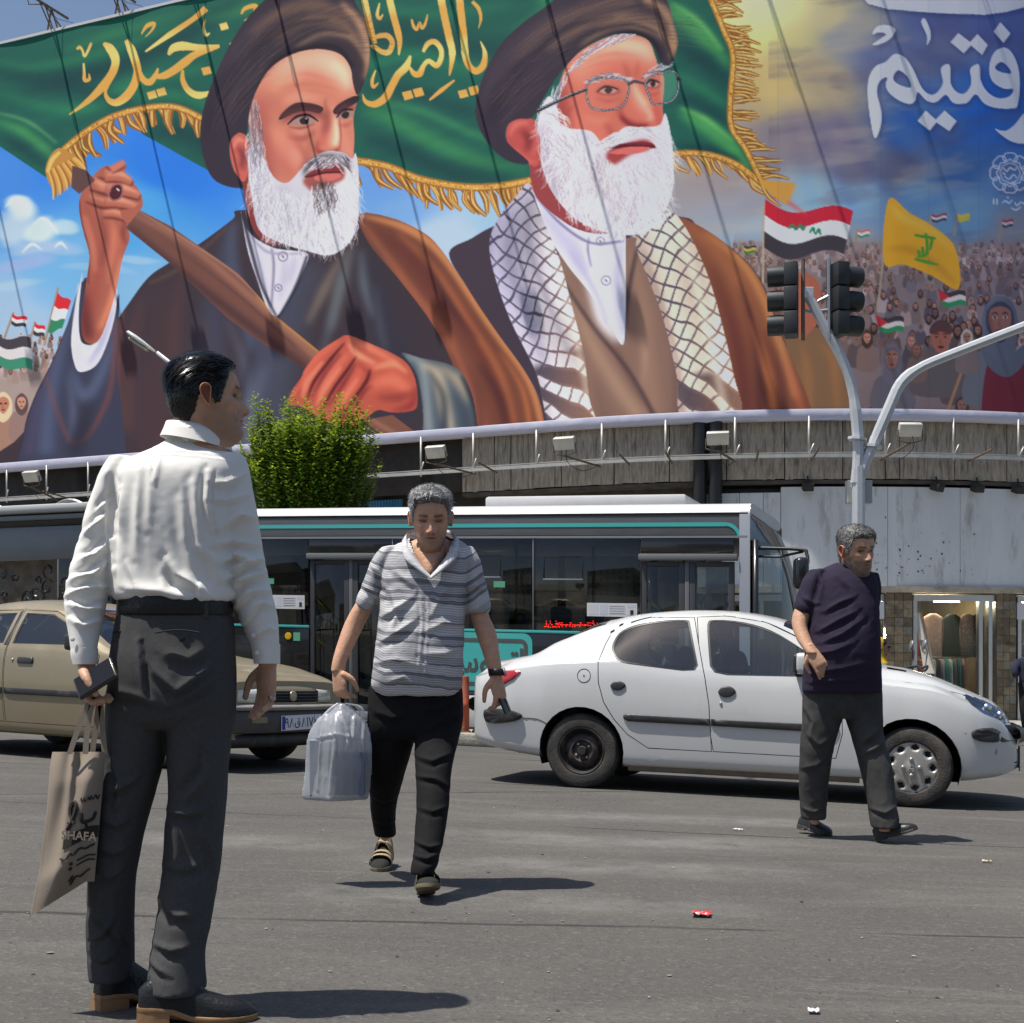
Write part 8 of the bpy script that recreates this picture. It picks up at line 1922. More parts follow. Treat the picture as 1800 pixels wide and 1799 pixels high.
    rg=np.random.default_rng(seed+40);ids=np.flatnonzero((hm.reshape(-1)>.35)&(rg.random(hm.size)<.9));ids=rg.choice(ids,5200);p0=HV.reshape(-1,3)[ids]+rg.normal(0,.0015,(len(ids),3));nr=dv.reshape(-1,3)[ids]
    fl=np.array([0,-1.,-.55])+np.stack([np.sign(p0[:,0])*.1,0*p0[:,0],-1.2*smooth((.17-p0[:,2])/.08)],1) if slick else np.stack([.6*np.sign(p0[:,0]+.01)*(p0[:,2]<.19),.5-0*p0[:,0],np.where(p0[:,2]>.19,.5,-.8)],1)+rg.normal(0,.55,p0.shape)
    fl-=nr*(fl*nr).sum(1)[:,None];fl /= np.linalg.norm(fl,axis=1)[:,None];ln=(.030 if slick else .013)*rg.uniform(.5,1.2,len(ids))[:,None]*(.4+.6*smooth((p0[:,2:3]-.13)/.05));sd=np.cross(fl,nr)*(.0009 if slick else .0008);lf=.0012 if slick else .0045
    pts=[p0-nr*.001,p0+fl*ln*.5+nr*lf*.8*smooth((p0[:,2:3]-.13)/.05),p0+fl*ln+nr*lf*(.3 if slick else .9)*smooth((p0[:,2:3]-.13)/.05)];SV=np.stack([pts[0]-sd,pts[0]+sd,pts[1]-sd*.8,pts[1]+sd*.8,pts[2]-sd*.2,pts[2]+sd*.2],1).reshape(-1,3);b0=np.arange(len(ids))[:,None]*6;SF=np.concatenate([b0+np.array([[0,1,3,2]]),b0+np.array([[2,3,5,4]])]);pick=rg.random(len(ids))[:,None]
    cA=hc_.reshape(-1,3)[ids]*(.6+.9*pick) if hair2 is None else np.where(pick<.5,np.array(hair2)*(.6+pick),np.array(hair_c)*(.5+pick));SC=np.repeat(cA,6,0)
    keep=(hm.reshape(-1)[Fh]>.03).any(1);top=[len(Z)-1]
    cap=np.array([[(len(Z)-1)*n+j,(len(Z)-1)*n+(j+1)%n,(len(Z)-1)*n+(j+n//2)%n,(len(Z)-1)*n+(j+n//2-1)%n] for j in range(0,n//2-1)])
    return (VV,np.concatenate([Fh,cap]+ef),CC),(world(np.concatenate([HV.reshape(-1,3),SV])),np.concatenate([Fh[keep],cap,SF+hm.size]),np.concatenate([hc_.reshape(-1,3),SC]))
def in_poly(px,py,poly):
    k=np.zeros(px.shape,bool)
    for (a,b),(c,d) in zip(poly,poly[1:]+poly[:1]):
        if b!=d:k ^= ((b<=py)!=(d<=py))&(px<a+(py-b)/(d-b)*(c-a))
    return k
def cloth(name,mb,voxel,m,parent,folds=(),rum=(),it=3,attr=None,side=-1,drop=None):
    V,Fq,N=remesh(mb,voxel,it+7);V=crease(V,N,[(a,b*.95,c*1.15) for a,b,c in folds],side)
    if drop:px,py=proj(V);bad=in_poly(px,py,drop)&(N[:,1]<.35);Fq=Fq[~bad[Fq].all(1)]
    for a,sc,sd,st in rum:V=rumple(V,N,a,sc,sd,st)
    return np_mesh(name,V,Fq,m,parent,None,True,{k:f(V) for k,f in (attr or {}).items()})
def arm_levels(mb,L,d0):ring_loft(mb,L,d0,22,2.0,4)
M_skin=mat('skin',attr='Col',rough=.5,spec=.4,sss=.06,bump=.25,bscale=160,bdist=.004,var=.10,vscale=60);M_hairm=mat('hair',attr='Col',rough=.42,spec=.5)
M_slick=mat('slick_hair',attr='Col',rough=.22,spec=.6)
def person(label,loc,parts,skin):
    root=thing('person',label,'person',loc);return root
def finish_body(root,flesh,hd,hidden,skin,hair_m):
    """one skin mesh: arms and hands merged, torso and legs under the clothes, head and neck"""
    V,Fq,N=remesh(flesh,.0038,3);c=np.tile(np.array(skin),(len(V),1))*(1+.10*fbm(V[:,0]*50,V[:,1]*50,V[:,2]*50,5,3))[:,None]
    V=rumple(V,N,.0008,90,4);V2,F2,_=remesh(hidden,.02,2);c2=np.tile(np.array(skin),(len(V2),1));(hv,hf,hcol),(rv,rf,rc)=hd
    np_mesh('body',np.concatenate([V,V2,hv]),np.concatenate([Fq,F2+len(V),hf+len(V)+len(V2)]),M_skin,root,np.concatenate([c,c2,hcol]));np_mesh('hair',rv,rf,hair_m,root,rc)
def shoe(root,heel,toe,w,h,m,sole_m,lift=0.0,heelh=.02,name='shoe',sandal=False):
    """heel and toe: ground points; the sole follows the line between them"""
    a,b=Vector(heel),Vector(toe);D=b-a;l=D.length;D.normalize();S=D.cross(Vector((0,0,1))).normalized();U=S.cross(D).normalized();q=np.linspace(0,2*math.pi,23)[:-1]
    wid=lambda t:w*float(np.interp(t,[0,.05,.2,.45,.7,.85,.95,1],[.20,.30,.36,.36,.47,.42,.29,.07]));so=thing('shoe_','','',tuple(a));so.name=name
    for k in ('label','category'):del so[k]
    so.parent=root;so.matrix_parent_inverse=root.matrix_basis.inverted();bpy.context.view_layer.update()
    def child(mb,nm,mm,ang=50):
        o=mb.build(nm,mm,None,True,ang);o.parent=so;o.matrix_parent_inverse=(root.matrix_basis@so.matrix_parent_inverse@so.matrix_basis).inverted()
    ts=[0,.02,.06,.15,.3,.45,.6,.75,.87,.94,.98,1.0];lo,up=[],[]
    for sgn in (1,):
        outl=[(t*l,wid(t)) for t in ts]+[(t*l,-wid(t)) for t in ts[::-1]]
    hz=lambda t:heelh*float(1-smooth((t-.22)/.30))
    sl=MB();sl.rings([[a+D*t+S*v*f+U*(z+hz(t/l)) for t,v in outl] for z,f in ((.001,.97),(.004,1.0),(.013,1.03),(.016,1.0))]);child(sl,'sole',sole_m)
    rg=[]
    for t in [0,.015,.05,.12,.22,.33,.45,.58,.72,.84,.93,.98,1.0]:
        hh=h*float(np.interp(t,[0,.05,.2,.33,.45,.58,.75,.9,1],[.45,.62,.9,.95,.86,.62,.46,.36,.10]));ww=wid(t)*.97;rg.append([a+D*(t*l*.985+.003)+S*ww*math.copysign(abs(math.cos(k))**.8,math.cos(k))*(1-.25*max(0,math.sin(k))*(t<.5))+U*(hz(t)+.014+max(0,math.sin(k))**.8*hh) for k in q])
    if not sandal:child(MB().rings(rg),'upper',m,60)
    else:
        child(MB().rings([[p_-U*.008+(a+D*0-a) for p_ in r] for r in rg]),'sock',mat('dark_sock',(.018,.02,.017),.9,bump=.3,bscale=200),60)
        for (t0,t1) in ((.16,.30),(.38,.50),(.50,.38),(.62,.62),(.74,.72),(.30,.56)):
            pts=[]
            for k in np.linspace(-.1,math.pi+.1,15):
                t=t0+(t1-t0)*(k/math.pi);hh=h*float(np.interp(t,[0,.05,.2,.33,.45,.58,.75,.9,1],[.80,1.0,1.0,1.0,.86,.62,.46,.36,.10]));ww=wid(t)*1.01;pts.append(a+D*t*l+S*ww*math.copysign(abs(math.cos(k))**.8,math.cos(k))+U*(hz(t)+.015+max(0,math.sin(k))**.8*hh))
            sm=MB();sm.rings([[p_+D*o for o in (-.016,.016)] for p_ in pts],False,False);sm.rings([[p_+D*o+U*.005 for o in (-.016,.016)] for p_ in pts],False,False);child(sm,'strap',m)
    if heelh>.01:child(MB().rings([[a+D*t+S*v*.98+U*z for t,v in [(t*l,wid(t)) for t in (0,.02,.06,.15,.27)]+[(t*l,-wid(t)) for t in (.27,.15,.06,.02,0)]] for z in (.0005,heelh+.003)]),'heel',sole_m)
def G(px,py,h=0.0):
    d=gd(px,py,h);x=XW(px,d);return Vector((x,d,gz(x)+h))

# ---------------- man with white shirt seen from behind
D1=3.66;m1=person('man in white shirt and grey trousers seen from behind, head turned aside',G(260,1780),None,None);SK1=(.53,.31,.205)
sh1=MB();ring_loft(sh1,[(772,300,366,.12,.01),(786,284,378,.15,.01),(800,252,404,.17,.0),(814,224,430,.20,0),(835,206,434,.235,.0),(870,200,428,.25,.0),(920,196,422,.255,0),(970,194,416,.25,0),(1020,198,412,.25,0),(1038,201,412,.262,0),(1052,205,411,.26,0),(1058,214,406,.235,0)],D1,56,2.6)
ring_loft(sh1,[(806,196,240,.12,0),(830,182,236,.15,0),(860,170,226,.155,0),(900,155,214,.15,0),(950,142,204,.145,-.02),(1000,127,194,.15,-.04),(1045,117,187,.14,-.06),(1083,119,180,.125,-.08),(1122,125,171,.10,-.10),(1148,128,169,.085,-.11),(1166,132,169,.08,-.11)],D1,32,2.0)
ring_loft(sh1,[(800,385,428,.12,0),(826,378,436,.15,0),(860,372,442,.155,0),(900,370,450,.155,0),(950,377,458,.15,.02),(1000,387,467,.15,.03),(1045,403,477,.145,.04),(1080,418,486,.13,.04),(1110,432,489,.11,.04),(1140,445,490,.095,.04),(1164,450,490,.09,.04)],D1,32,2.0)
M_shirt1=mat('white_cotton',(.74,.725,.685),.8,var=.03,vscale=5,bump=.12,bscale=400,sheen=.1,bdist=.004)
F1=[([(222,812),(255,800),(300,796),(350,800),(395,806),(424,816)],1.6,-.004),([(205,835),(212,870),(200,905)],2,-.005),([(378,826),(372,860),(374,900),(384,960)],2,-.005),([(268,800),(266,850),(262,930)],8,.007),([(282,796),(272,850)],4,.008),([(246,830),(242,900),(240,980)],9,.008),([(194,845),(198,920),(203,990)],9,-.016),([(215,860),(212,930)],9,.010),([(340,850),(345,900),(352,960)],8,.012),([(366,830),(362,880),(372,930)],6,.016),([(320,880),(326,950),(340,1010)],10,.010),([(298,985),(310,1010),(335,1025),(365,1045)],9,.018),([(295,1010),(300,1030),(320,1046)],8,-.014),([(225,1035),(280,1040),(330,1050),(395,1052)],7,.012),([(345,960),(372,985),(385,1030)],9,.012),([(225,990),(240,1030),(250,1055)],6,.008),([(350,1030),(352,1058)],5,.01),
      ([(190,900),(165,925),(146,945)],6,.012),([(190,950),(165,975),(140,985)],6,.012),([(186,985),(160,1010),(128,1018)],6,.016),([(184,1030),(150,1035),(120,1045)],6,.014),([(180,1068),(150,1072),(124,1062)],5,.014),([(175,1090),(145,1100),(126,1088)],5,.010),([(188,880),(172,900)],5,.01),([(385,930),(420,905),(446,912)],6,.012),([(380,960),(405,950),(455,960)],6,.012),([(386,990),(410,975),(440,985)],6,.016),([(392,1020),(430,990),(462,985)],7,.020),([(404,1050),(420,1020),(466,1005)],7,.018),([(412,1070),(440,1040),(476,1040)],6,.012),([(430,1095),(455,1060),(482,1070)],5,.012),([(375,850),(395,850),(430,835)],6,.010),([(372,880),(400,880),(440,870)],5,.008),([(445,1120),(470,1105),(486,1110)],4,.008)]
cloth('shirt',sh1,.0058,M_shirt1,m1,[(a,b,c*(.8 if a[0][0]>192 and a[0][0]<372 else 1)) for a,b,c in F1],[(.0022,7,3,(1.6,1.6,.5)),(.0005,40,4,(1,1,1))],4)
# yoke seam, collar, cuffs
M_seam=mat('shirt_seam',(.42,.41,.38),.9)
def on_cloth(px,py,R_=None):return P(px,py,D1-.135)
def collar(root,m,rings):MB().rings(rings,False).build('collar',m,root,True)
c1=[]
for o,z0 in ((.0,0),(.004,.5),(.010,1.0),(.016,.6),(.026,.05)):
    rg=[]
    for t in np.linspace(0,2*math.pi,41)[:-1]:
        ct,st=math.cos(t),math.sin(t);cx=XW(345,D1);top=ZW(750-0*ct,D1)+.012*ct*-1;bot=ZW(782,D1)-.02*ct
        rg.append((cx+(.070+o)*ct,D1+.005+(.070+o)*st,bot+(top-bot)*z0))
    c1.append(rg)
collar(m1,M_shirt1,c1)
for L,dd in (([(1140,126,171,.088,-.11),(1152,126,171,.090,-.11),(1168,130,171,.088,-.11)],0),([(1132,441,492,.10,.04),(1148,444,492,.10,.04),(1167,447,492,.098,.04)],0)):ring_loft(mb := MB(),L,D1,30,2.0);mb.build('cuff',M_shirt1,m1,True,60)
for px,py in ((446,1117),(452,1148),(128,1124)):MB().lathe([(.006,0),(.006,.002),(.003,.003),(0,.003)],Matrix.Translation(P(px,py,D1-(.02 if px>300 else .155)))@Matrix.Rotation(R(90),4,'X'),12).build('button',mat('button_white',(.7,.7,.68),.4),m1)
tr1=MB();ring_loft(tr1,[(1056,214,405,.225,0),(1080,210,407,.235,0),(1120,203,410,.255,0),(1160,198,411,.275,0),(1200,196,412,.28,0),(1235,192,412,.265,0),(1262,190,410,.235,0),(1280,192,408,.19,0)],D1,56,2.5)
ring_loft(tr1,[(1225,193,300,.22,0),(1280,189,296,.215,0),(1340,184,284,.20,.0),(1400,178,268,.185,.0),(1455,171,252,.175,0),(1510,162,241,.165,.0),(1560,157,234,.155,.02),(1620,155,233,.15,.03),(1680,157,233,.15,.04),(1722,160,233,.155,.04)],D1,40,2.1)
ring_loft(tr1,[(1225,298,411,.22,0),(1280,295,406,.215,0),(1340,297,400,.20,0),(1400,298,396,.19,0),(1455,293,391,.18,0),(1510,290,387,.17,0),(1560,284,379,.165,-.02),(1620,276,369,.16,-.04),(1680,267,358,.175,-.05),(1742,260,361,.20,-.06)],D1,40,2.1)
F2=[([(250,1130),(256,1180),(262,1225)],5,-.012),([(272,1180),(310,1215),(370,1170)],8,.012),([(300,1240),(340,1218),(380,1190)],7,.010),([(275,1250),(240,1235),(200,1225)],8,-.010),([(290,1150),(330,1160),(360,1140)],10,.008),([(375,1310),(360,1370),(320,1412)],10,.014),([(300,1425),(330,1432),(360,1420)],8,.012),([(200,1340),(212,1380),(206,1420)],7,.010),([(186,1395),(210,1385),(240,1370)],6,.012),([(180,1440),(205,1450),(222,1442)],6,.012),([(172,1490),(200,1500),(222,1490)],5,.012),([(170,1535),(195,1540),(215,1525)],6,.012),([(165,1600),(190,1625),(218,1655)],6,.014),([(165,1650),(180,1645),(200,1610)],5,.010),([(164,1680),(180,1690),(200,1680)],5,.008),([(290,1520),(320,1530),(350,1520)],9,.008),([(282,1580),(310,1610),(338,1610)],9,.010),([(275,1660),(300,1672),(330,1665)],7,.010),([(268,1690),(280,1705),(295,1715)],6,.008),([(350,1460),(372,1500),(384,1560)],8,.006)]
M_tr1=mat('charcoal_wool',(.066,.066,.067),.9,var=.15,vscale=90,bump=.25,bscale=350,spec=.15,bdist=.003)
cloth('trousers',tr1,.0062,M_tr1,m1,F2,[(.0028,8,13,(1.5,1.5,.8))],4)
for (a,b) in ((272,350),(198,224)):
    pk_=[P(a+(b-a)*t,1113+(5 if a>250 else 3)*math.sin(t*3)*-1,D1-.150+(.05 if a<250 else 0)) for t in np.linspace(0,1,8)];MB().tube(pk_,.0022,6).build('pocket_welt',mat('welt_dark',(.02,.02,.022),.9),m1)
MB().lathe([(.0085,0),(.008,.003),(.003,.004),(0,.004)],Matrix.Translation(P(320,1124,D1-.158))@Matrix.Rotation(R(90),4,'X'),14).build('pocket_button',mat('button_black',(.01,.01,.01),.3),m1)
bl=MB();ring_loft(bl,[(1049,212,406,.246,0),(1052,211,407,.252,0),(1066,210,408,.254,0),(1080,209,409,.254,0),(1084,210,408,.246,0)],D1,56,2.5,1);bl.build('belt',mat('black_leather',(.012,.012,.013),.42,var=.2,bump=.2,bscale=120),m1,True)
for px in (231,286,359):MB().bbox((-.010,-.004,-.031),(.010,.004,.031),.003,Matrix.Translation(P(px,1066,D1-.121+.0009*abs(px-305)**1.0*.4))).build('belt_loop',M_tr1,m1)
fl1=MB();arm_levels(fl1,[(1130,132,166,.05,-.11),(1160,136,166,.05,-.11),(1172,137,168,.05,-.11)],D1);hand(fl1,P(153,1166,D1-.11),(.10,-.05,-1),(.75,-.15,.1),1,(1.0,1.05,1.1,1.15),.92,.5)
arm_levels(fl1,[(1130,452,486,.05,.04),(1160,454,487,.05,.04),(1172,455,487,.05,.04)],D1);hand(fl1,P(471,1166,D1+.04),(-.05,-.02,-1),(-.55,-.6,0),1,(.30,.34,.38,.45),.95,.25)
hid1=MB();ring_loft(hid1,[(776,310,356,.10,.01),(800,280,385,.13,.02),(830,240,400,.16,.02),(950,230,390,.17,.02),(1060,235,385,.17,.01),(1180,225,390,.20,.01),(1270,215,390,.17,.01)],D1);ring_loft(hid1,[(1240,215,285,.14,.01),(1450,190,235,.11,.01),(1700,180,215,.09,.04)],D1);ring_loft(hid1,[(1240,310,390,.14,.01),(1450,320,370,.11,0),(1720,290,330,.09,-.05)],D1)
hd1=head(P(366,779,D1-.01),R(-74),R(2),R(0),.97,SK1,(.006,.006,.0065),.013,stub=.35,stubc=(.12,.085,.065),hl=(.196,.190),seed=2,slick=True,gaze=1)
finish_body(m1,fl1,hd1,hid1,SK1,M_slick)
M_boot=mat('black_boot',(.012,.012,.013),.38,var=.2,bump=.15,bscale=90);M_sole=mat('tan_sole',(.34,.19,.09),.6,var=.2,dirt=(.15,.1,.06),dscale=9)
g_=G(205,1778);shoe(m1,g_+Vector((-.055,0,0)),g_+Vector((.135,.215,-.005)),.105,.10,M_boot,M_sole,0,.028);g_=G(300,1796);shoe(m1,g_+Vector((-.085,-.01,.0)),g_+Vector((.215,.055,-.006)),.108,.10,M_boot,M_sole,0,.028)
MB().lathe([(.0098,-.004),(.0108,-.002),(.0108,.003),(.0098,.005)],Matrix.Translation(P(478,1228,D1+.0))@Matrix.Rotation(R(20),4,'Y'),14).build('ring',M_bolt,m1,True)
# phone and cloth bag in the left hand
ph=thing('mobile_phone','dark mobile phone in the left hand of the man in the white shirt','phone',P(166,1200,D1-.16))
Mp=Matrix.Translation(P(167,1194,D1-.165))@Matrix.Rotation(R(-32),4,'Y')@Matrix.Rotation(R(-35),4,'X');MB().bbox((-.055,-.006,-.036),(.06,.006,.036),.006,Mp,seg=3).build('case',mat('phone_case',(.035,.028,.022),.3,coat=.3),ph,True);MB().bbox((-.050,-.0072,-.032),(.055,-.0055,.032),.001,Mp).build('screen',mat('phone_glass',(.008,.008,.009),.08),ph)
bg_=thing('tote_bag','beige cloth tote bag with black print hanging from the left hand','bag',P(120,1600,D1-.1));DB=D1-.10
M_bag=mat('beige_canvas',(.285,.235,.185),.9,var=.06,vscale=6,bump=.2,bscale=300,bdist=.004)
def bagpt(u,v,side): # u 0..1 across, v 0 top..1 bottom
    L=np.interp(v,[0,.08,.35,.7,1],[92,88,82,70,52]);Rr=np.interp(v,[0,.5,1],[186,176,166]);py=np.interp(v,[0,1],[1322+0*u,1612-62*min(1,u*1.15)]);th=.052*math.sin(math.pi*min(max(u,.02),.98))**.5*float(np.interp(v,[0,.2,.8,1],[.35,.8,1,.25]));fold=.008*math.sin(u*9+v*5)+.016*math.exp(-((u-.42+.1*v)/.06)**2)*(1-v)
    return P(L+(Rr-L)*u,py,DB+side*(th+fold*(side<0)))
fr_=[[bagpt(u,v,-1) for u in np.linspace(0,1,30)] for v in np.linspace(0,1,34)];bk=[[bagpt(u,v,1) for u in np.linspace(1,0,30)] for v in np.linspace(0,1,34)];MB().rings([a+b for a,b in zip(fr_,bk)],False).build('sack',M_bag,bg_,True)
for pts in ([(122,1326),(138,1280),(158,1232),(166,1226)],[(150,1326),(154,1280),(163,1232),(168,1226)],[(162,1326),(168,1280),(174,1232),(170,1226)],[(184,1326),(180,1280),(176,1232),(170,1226)]):
    mb=MB();pp=catmull(pts,5);mb.rings([[P(x+o,y,DB-.01*(1 if pts[0][0]>155 else 4)+q_) for o,q_ in ((-5,0),(5,0),(5,.003),(-5,.003))] for x,y in pp],True);mb.build('handle',M_bag,bg_)
def on_bag(u0,v0,u1,v1,m,name,k=1.15):
    n_=8;return MB().rings([[bagpt(u0+(u1-u0)*i/n_,v0+(v1-v0)*j/n_,-1)+Vector((0,-.002*k,0)) for i in range(n_+1)] for j in range(n_+1)],False,False).build(name,m,bg_)
M_print=mat('bag_print',(.03,.026,.022),.85);on_bag(.38,.565,1.0,.655,M_print,'print_band')
bt=Matrix.Translation(bagpt(.70,.61,-1)+Vector((0,-.022,0)))@Matrix.Rotation(R(90),4,'X')@Matrix.Rotation(R(-3),4,'Z');text_mesh('SHAFA',.030,bt,M_bag,bg_,'lettering',.0006,bold=.0006)
def ink(pts,w=.004):MB().tube([bagpt(u,v,-1)+Vector((0,-.003,0)) for u,v in catmull(pts,6)],w,5).build('print_stroke',M_print,bg_)
ink([(.42,.53),(.50,.48),(.56,.40),(.52,.35),(.45,.37),(.46,.43),(.54,.50)],.0055);ink([(.66,.44),(.68,.50),(.76,.52),(.88,.515),(.92,.46)],.005);ink([(.44,.49),(.45,.485)],.006);ink([(.76,.55),(.78,.548)],.006)
for k in range(5):ink([(.62+.07*k,.33+.02*(k%2)),(.65+.07*k,.36),(.68+.07*k,.33)],.002)
ink([(.36,.71),(.46,.735),(.52,.71),(.60,.73),(.70,.705),(.82,.73),(.95,.71)],.0025)
for v in (.79,.825):ink([(.55,v),(.6,v)],.004);ink([(.68,v),(.98,v)],.002)
ink([(.58,.92),(.64,.89),(.62,.95),(.70,.91),(.78,.93),(.92,.90)],.002)

# ---------------- man with striped shirt
D2=5.86;m2=person('grey-haired man in striped short-sleeved shirt walking with a plastic bag',G(715,1560),None,None);SK2=(.56,.315,.205)
sh2=MB();ring_loft(sh2,[(940,734,788,.13,.02),(950,716,806,.16,.02),(962,692,822,.19,.01),(978,676,832,.22,.0),(1000,668,832,.25,0),(1040,668,822,.265,-.01),(1090,666,816,.28,-.02),(1140,661,814,.29,-.03),(1185,656,812,.285,-.03),(1208,655,811,.275,-.02),(1222,668,800,.26,-.02)],D2,56,2.5)
ring_loft(sh2,[(962,672,704,.13,0),(985,655,690,.16,0),(1015,643,682,.16,0),(1042,632,674,.155,0),(1060,626,664,.15,0),(1072,632,656,.13,0)],D2,32,2.0);ring_loft(sh2,[(962,800,830,.13,0),(985,812,843,.16,0),(1015,816,850,.16,0),(1045,817,858,.155,0),(1066,818,862,.15,0),(1078,822,858,.13,0)],D2,32,2.0)
def stripe_material():
    m=mat('striped_cotton',(.6,.6,.6),.85,bump=.15,bscale=260,bdist=.003);nt=m.node_tree;N=nt.nodes;L=nt.links;b=N['Principled BSDF']
    at=N.new('ShaderNodeAttribute');at.attribute_name='stripe';cr=N.new('ShaderNodeValToRGB');cr.color_ramp.interpolation='CONSTANT';el=cr.color_ramp.elements;rs=random.Random(21);W_,Dk,Md=(.58,.575,.585,1),(.21,.21,.235,1),(.43,.43,.45,1);el[0].color=Md;el[0].position=0;el[1].position=.99;el[1].color=W_
    for i,(p_,c_) in enumerate(((.05,W_),(.11,Dk),(.125,Md),(.20,Dk),(.215,W_),(.27,Dk),(.30,Md),(.34,Dk),(.365,Md),(.385,Dk),(.41,W_),(.47,Md),(.52,Dk),(.53,W_),(.60,Dk),(.625,Md),(.66,Dk),(.675,W_),(.735,Md),(.78,Dk),(.79,W_),(.85,Dk),(.875,Md),(.92,Dk),(.93,W_))):q_=el.new(p_);q_.color=c_
    L.new(at.outputs['Fac'],cr.inputs[0]);wv=N.new('ShaderNodeMath');wv.operation='SINE';ml=N.new('ShaderNodeMath');ml.operation='MULTIPLY';ml.inputs[1].default_value=430;L.new(at.outputs['Fac'],ml.inputs[0]);L.new(ml.outputs[0],wv.inputs[0]);mr=N.new('ShaderNodeMapRange');mr.inputs[1].default_value=-1;mr.inputs[3].default_value=.62;mr.inputs[4].default_value=1.06;L.new(wv.outputs[0],mr.inputs[0])
    mx=N.new('ShaderNodeMix');mx.data_type='RGBA';mx.blend_type='MULTIPLY';mx.inputs[0].default_value=1;L.new(cr.outputs[0],mx.inputs[6]);L.new(mr.outputs[0],mx.inputs[7]);L.new(mx.outputs[2],b.inputs['Base Color']);return m
def stripe_at(V):
    px,py=proj(V);sag=-10*np.abs((px-742)/75)**2*.35;u=(py-945+6*np.sin((px-650)/38)-sag+3*fbm(px/18,py/22,seed=3))/285;sl=np.where(px<676,(px-676)*.5,np.where(px>818,(818-px)*.5,0));return np.clip(u-sl/285,0,1)
M_st=stripe_material();F3=[([(690,1040),(700,1075),(690,1110)],7,.012),([(672,1085),(700,1070),(725,1050)],6,.012),([(668,1130),(700,1112),(730,1090)],6,.012),([(662,1165),(700,1160),(735,1170)],6,.010),([(760,1080),(775,1050),(790,1030)],6,.010),([(750,1110),(780,1095),(808,1100)],6,.010),([(745,1150),(780,1150),(806,1140)],6,.010),([(680,1200),(710,1190),(730,1205)],5,.010),([(640,1030),(660,1045),(672,1050)],5,.010),([(655,995),(668,1010),(675,1030)],5,.010),([(820,1040),(835,1030),(852,1040)],5,.010),([(738,1010),(742,1100),(732,1215)],2.5,.004),([(752,1010),(752,1100),(744,1215)],2.5,.004),([(690,1000),(720,1025),(735,1030)],6,.006)]
cloth('shirt',sh2,.0060,M_st,m2,F3,[(.003,11,31,(1,1,1)),(.0012,34,33,(1,1,1))],4,{'stripe':stripe_at},drop=[(724,930),(790,930),(798,950),(786,980),(756,1016),(730,982),(718,952)])
# open collar and placket with buttons
ck_=MB();cp=[(757,930,.105),(781,931,.085),(797,936,.03),(799,948,-.045),(787,973,-.105),(771,996,-.138),(755,1014,-.154)];co=[(757,945,.135),(787,945,.11),(806,949,.03),(807,963,-.075),(801,984,-.132),(778,1004,-.154),(757,1019,-.160)]
for sg in (1,-1):
    A_,B_=catmull([(757+sg*(x-757),y,d) for x,y,d in cp],6),catmull([(757+sg*(x-757),y,d) for x,y,d in co],6)
    ck_.rings([[P(x,y+5,D2+d+.004),P(x,y,D2+d),P((x+x2)/2,(y+y2)/2-1,D2+(d+d2)/2-.012),P(x2,y2,D2+d2-.010),P(x2,y2,D2+d2+.002)] for (x,y,d),(x2,y2,d2) in zip(A_,B_)],False,False)
ck_.build('collar',mat('collar_cloth',(.50,.50,.52),.85,var=.35,vscale=30,stretch=(1,1,6)),m2,True)
for py in (1060,1098,1134,1168):MB().lathe([(.006,0),(.006,.002),(0,.003)],Matrix.Translation(P(744-(py-1060)*.05,py,D2-.158))@Matrix.Rotation(R(90),4,'X'),10).build('button',mat('button_white',(.7,.7,.68),.4),m2)
tr2=MB();ring_loft(tr2,[(1190,655,808,.22,0),(1215,650,812,.235,0),(1250,647,814,.25,0),(1280,647,811,.23,0),(1298,650,806,.19,0)],D2,56,2.4)
ring_loft(tr2,[(1262,648,738,.20,0),(1303,648,727,.19,.03),(1350,648,714,.175,.06),(1395,650,701,.16,.12),(1430,653,695,.145,.20),(1455,657,695,.135,.26),(1470,660,696,.13,.29)],D2,34,2.1);ring_loft(tr2,[(1262,726,813,.20,0),(1303,729,806,.19,-.06),(1350,730,794,.18,-.14),(1410,733,789,.165,-.22),(1460,730,782,.15,-.29),(1500,728,774,.14,-.35),(1520,724,769,.135,-.38),(1535,722,761,.13,-.39)],D2,34,2.1)
F4=[([(735,1330),(760,1340),(790,1325)],5,.010),([(733,1365),(765,1370),(788,1385)],5,.010),([(736,1290),(775,1270),(806,1245)],7,.012),([(740,1250),(770,1245),(800,1230)],6,.008),([(732,1480),(755,1492),(775,1485)],4,.012),([(728,1505),(750,1512),(768,1502)],4,.012),([(655,1400),(675,1408),(695,1400)],4,.008),([(658,1440),(678,1448),(694,1440)],4,.010),([(660,1250),(690,1262),(715,1255)],7,.008),([(738,1420),(760,1428),(785,1418)],5,.008)]
M_tr2=mat('black_cotton',(.010,.010,.011),.85,var=.15,vscale=60,bump=.2,bscale=300,spec=.2,bdist=.003);cloth('trousers',tr2,.0062,M_tr2,m2,F4,[(.003,10,41,(1,1,.8))],3)
fl2=MB();arm_levels(fl2,[(1040,640,672,.09,0),(1066,622,658,.10,0),(1096,606,642,.095,0),(1132,593,624,.085,-.02),(1160,585,610,.07,-.04),(1180,582,606,.055,-.05)],D2);hand(fl2,P(594,1178,D2-.05),(.10,-.05,-1),(.55,.6,0),1,(.9,1.0,1.1,1.2),1.0,.5)
arm_levels(fl2,[(1045,824,856,.09,0),(1077,826,858,.10,0),(1112,836,872,.095,-.01),(1150,849,878,.08,-.03),(1176,857,882,.06,-.05),(1190,860,882,.055,-.05)],D2);hand(fl2,P(871,1188,D2-.05),(.22,-.05,-1),(-.6,.5,0),-1,(.6,.7,.8,.9),1.0,.4)
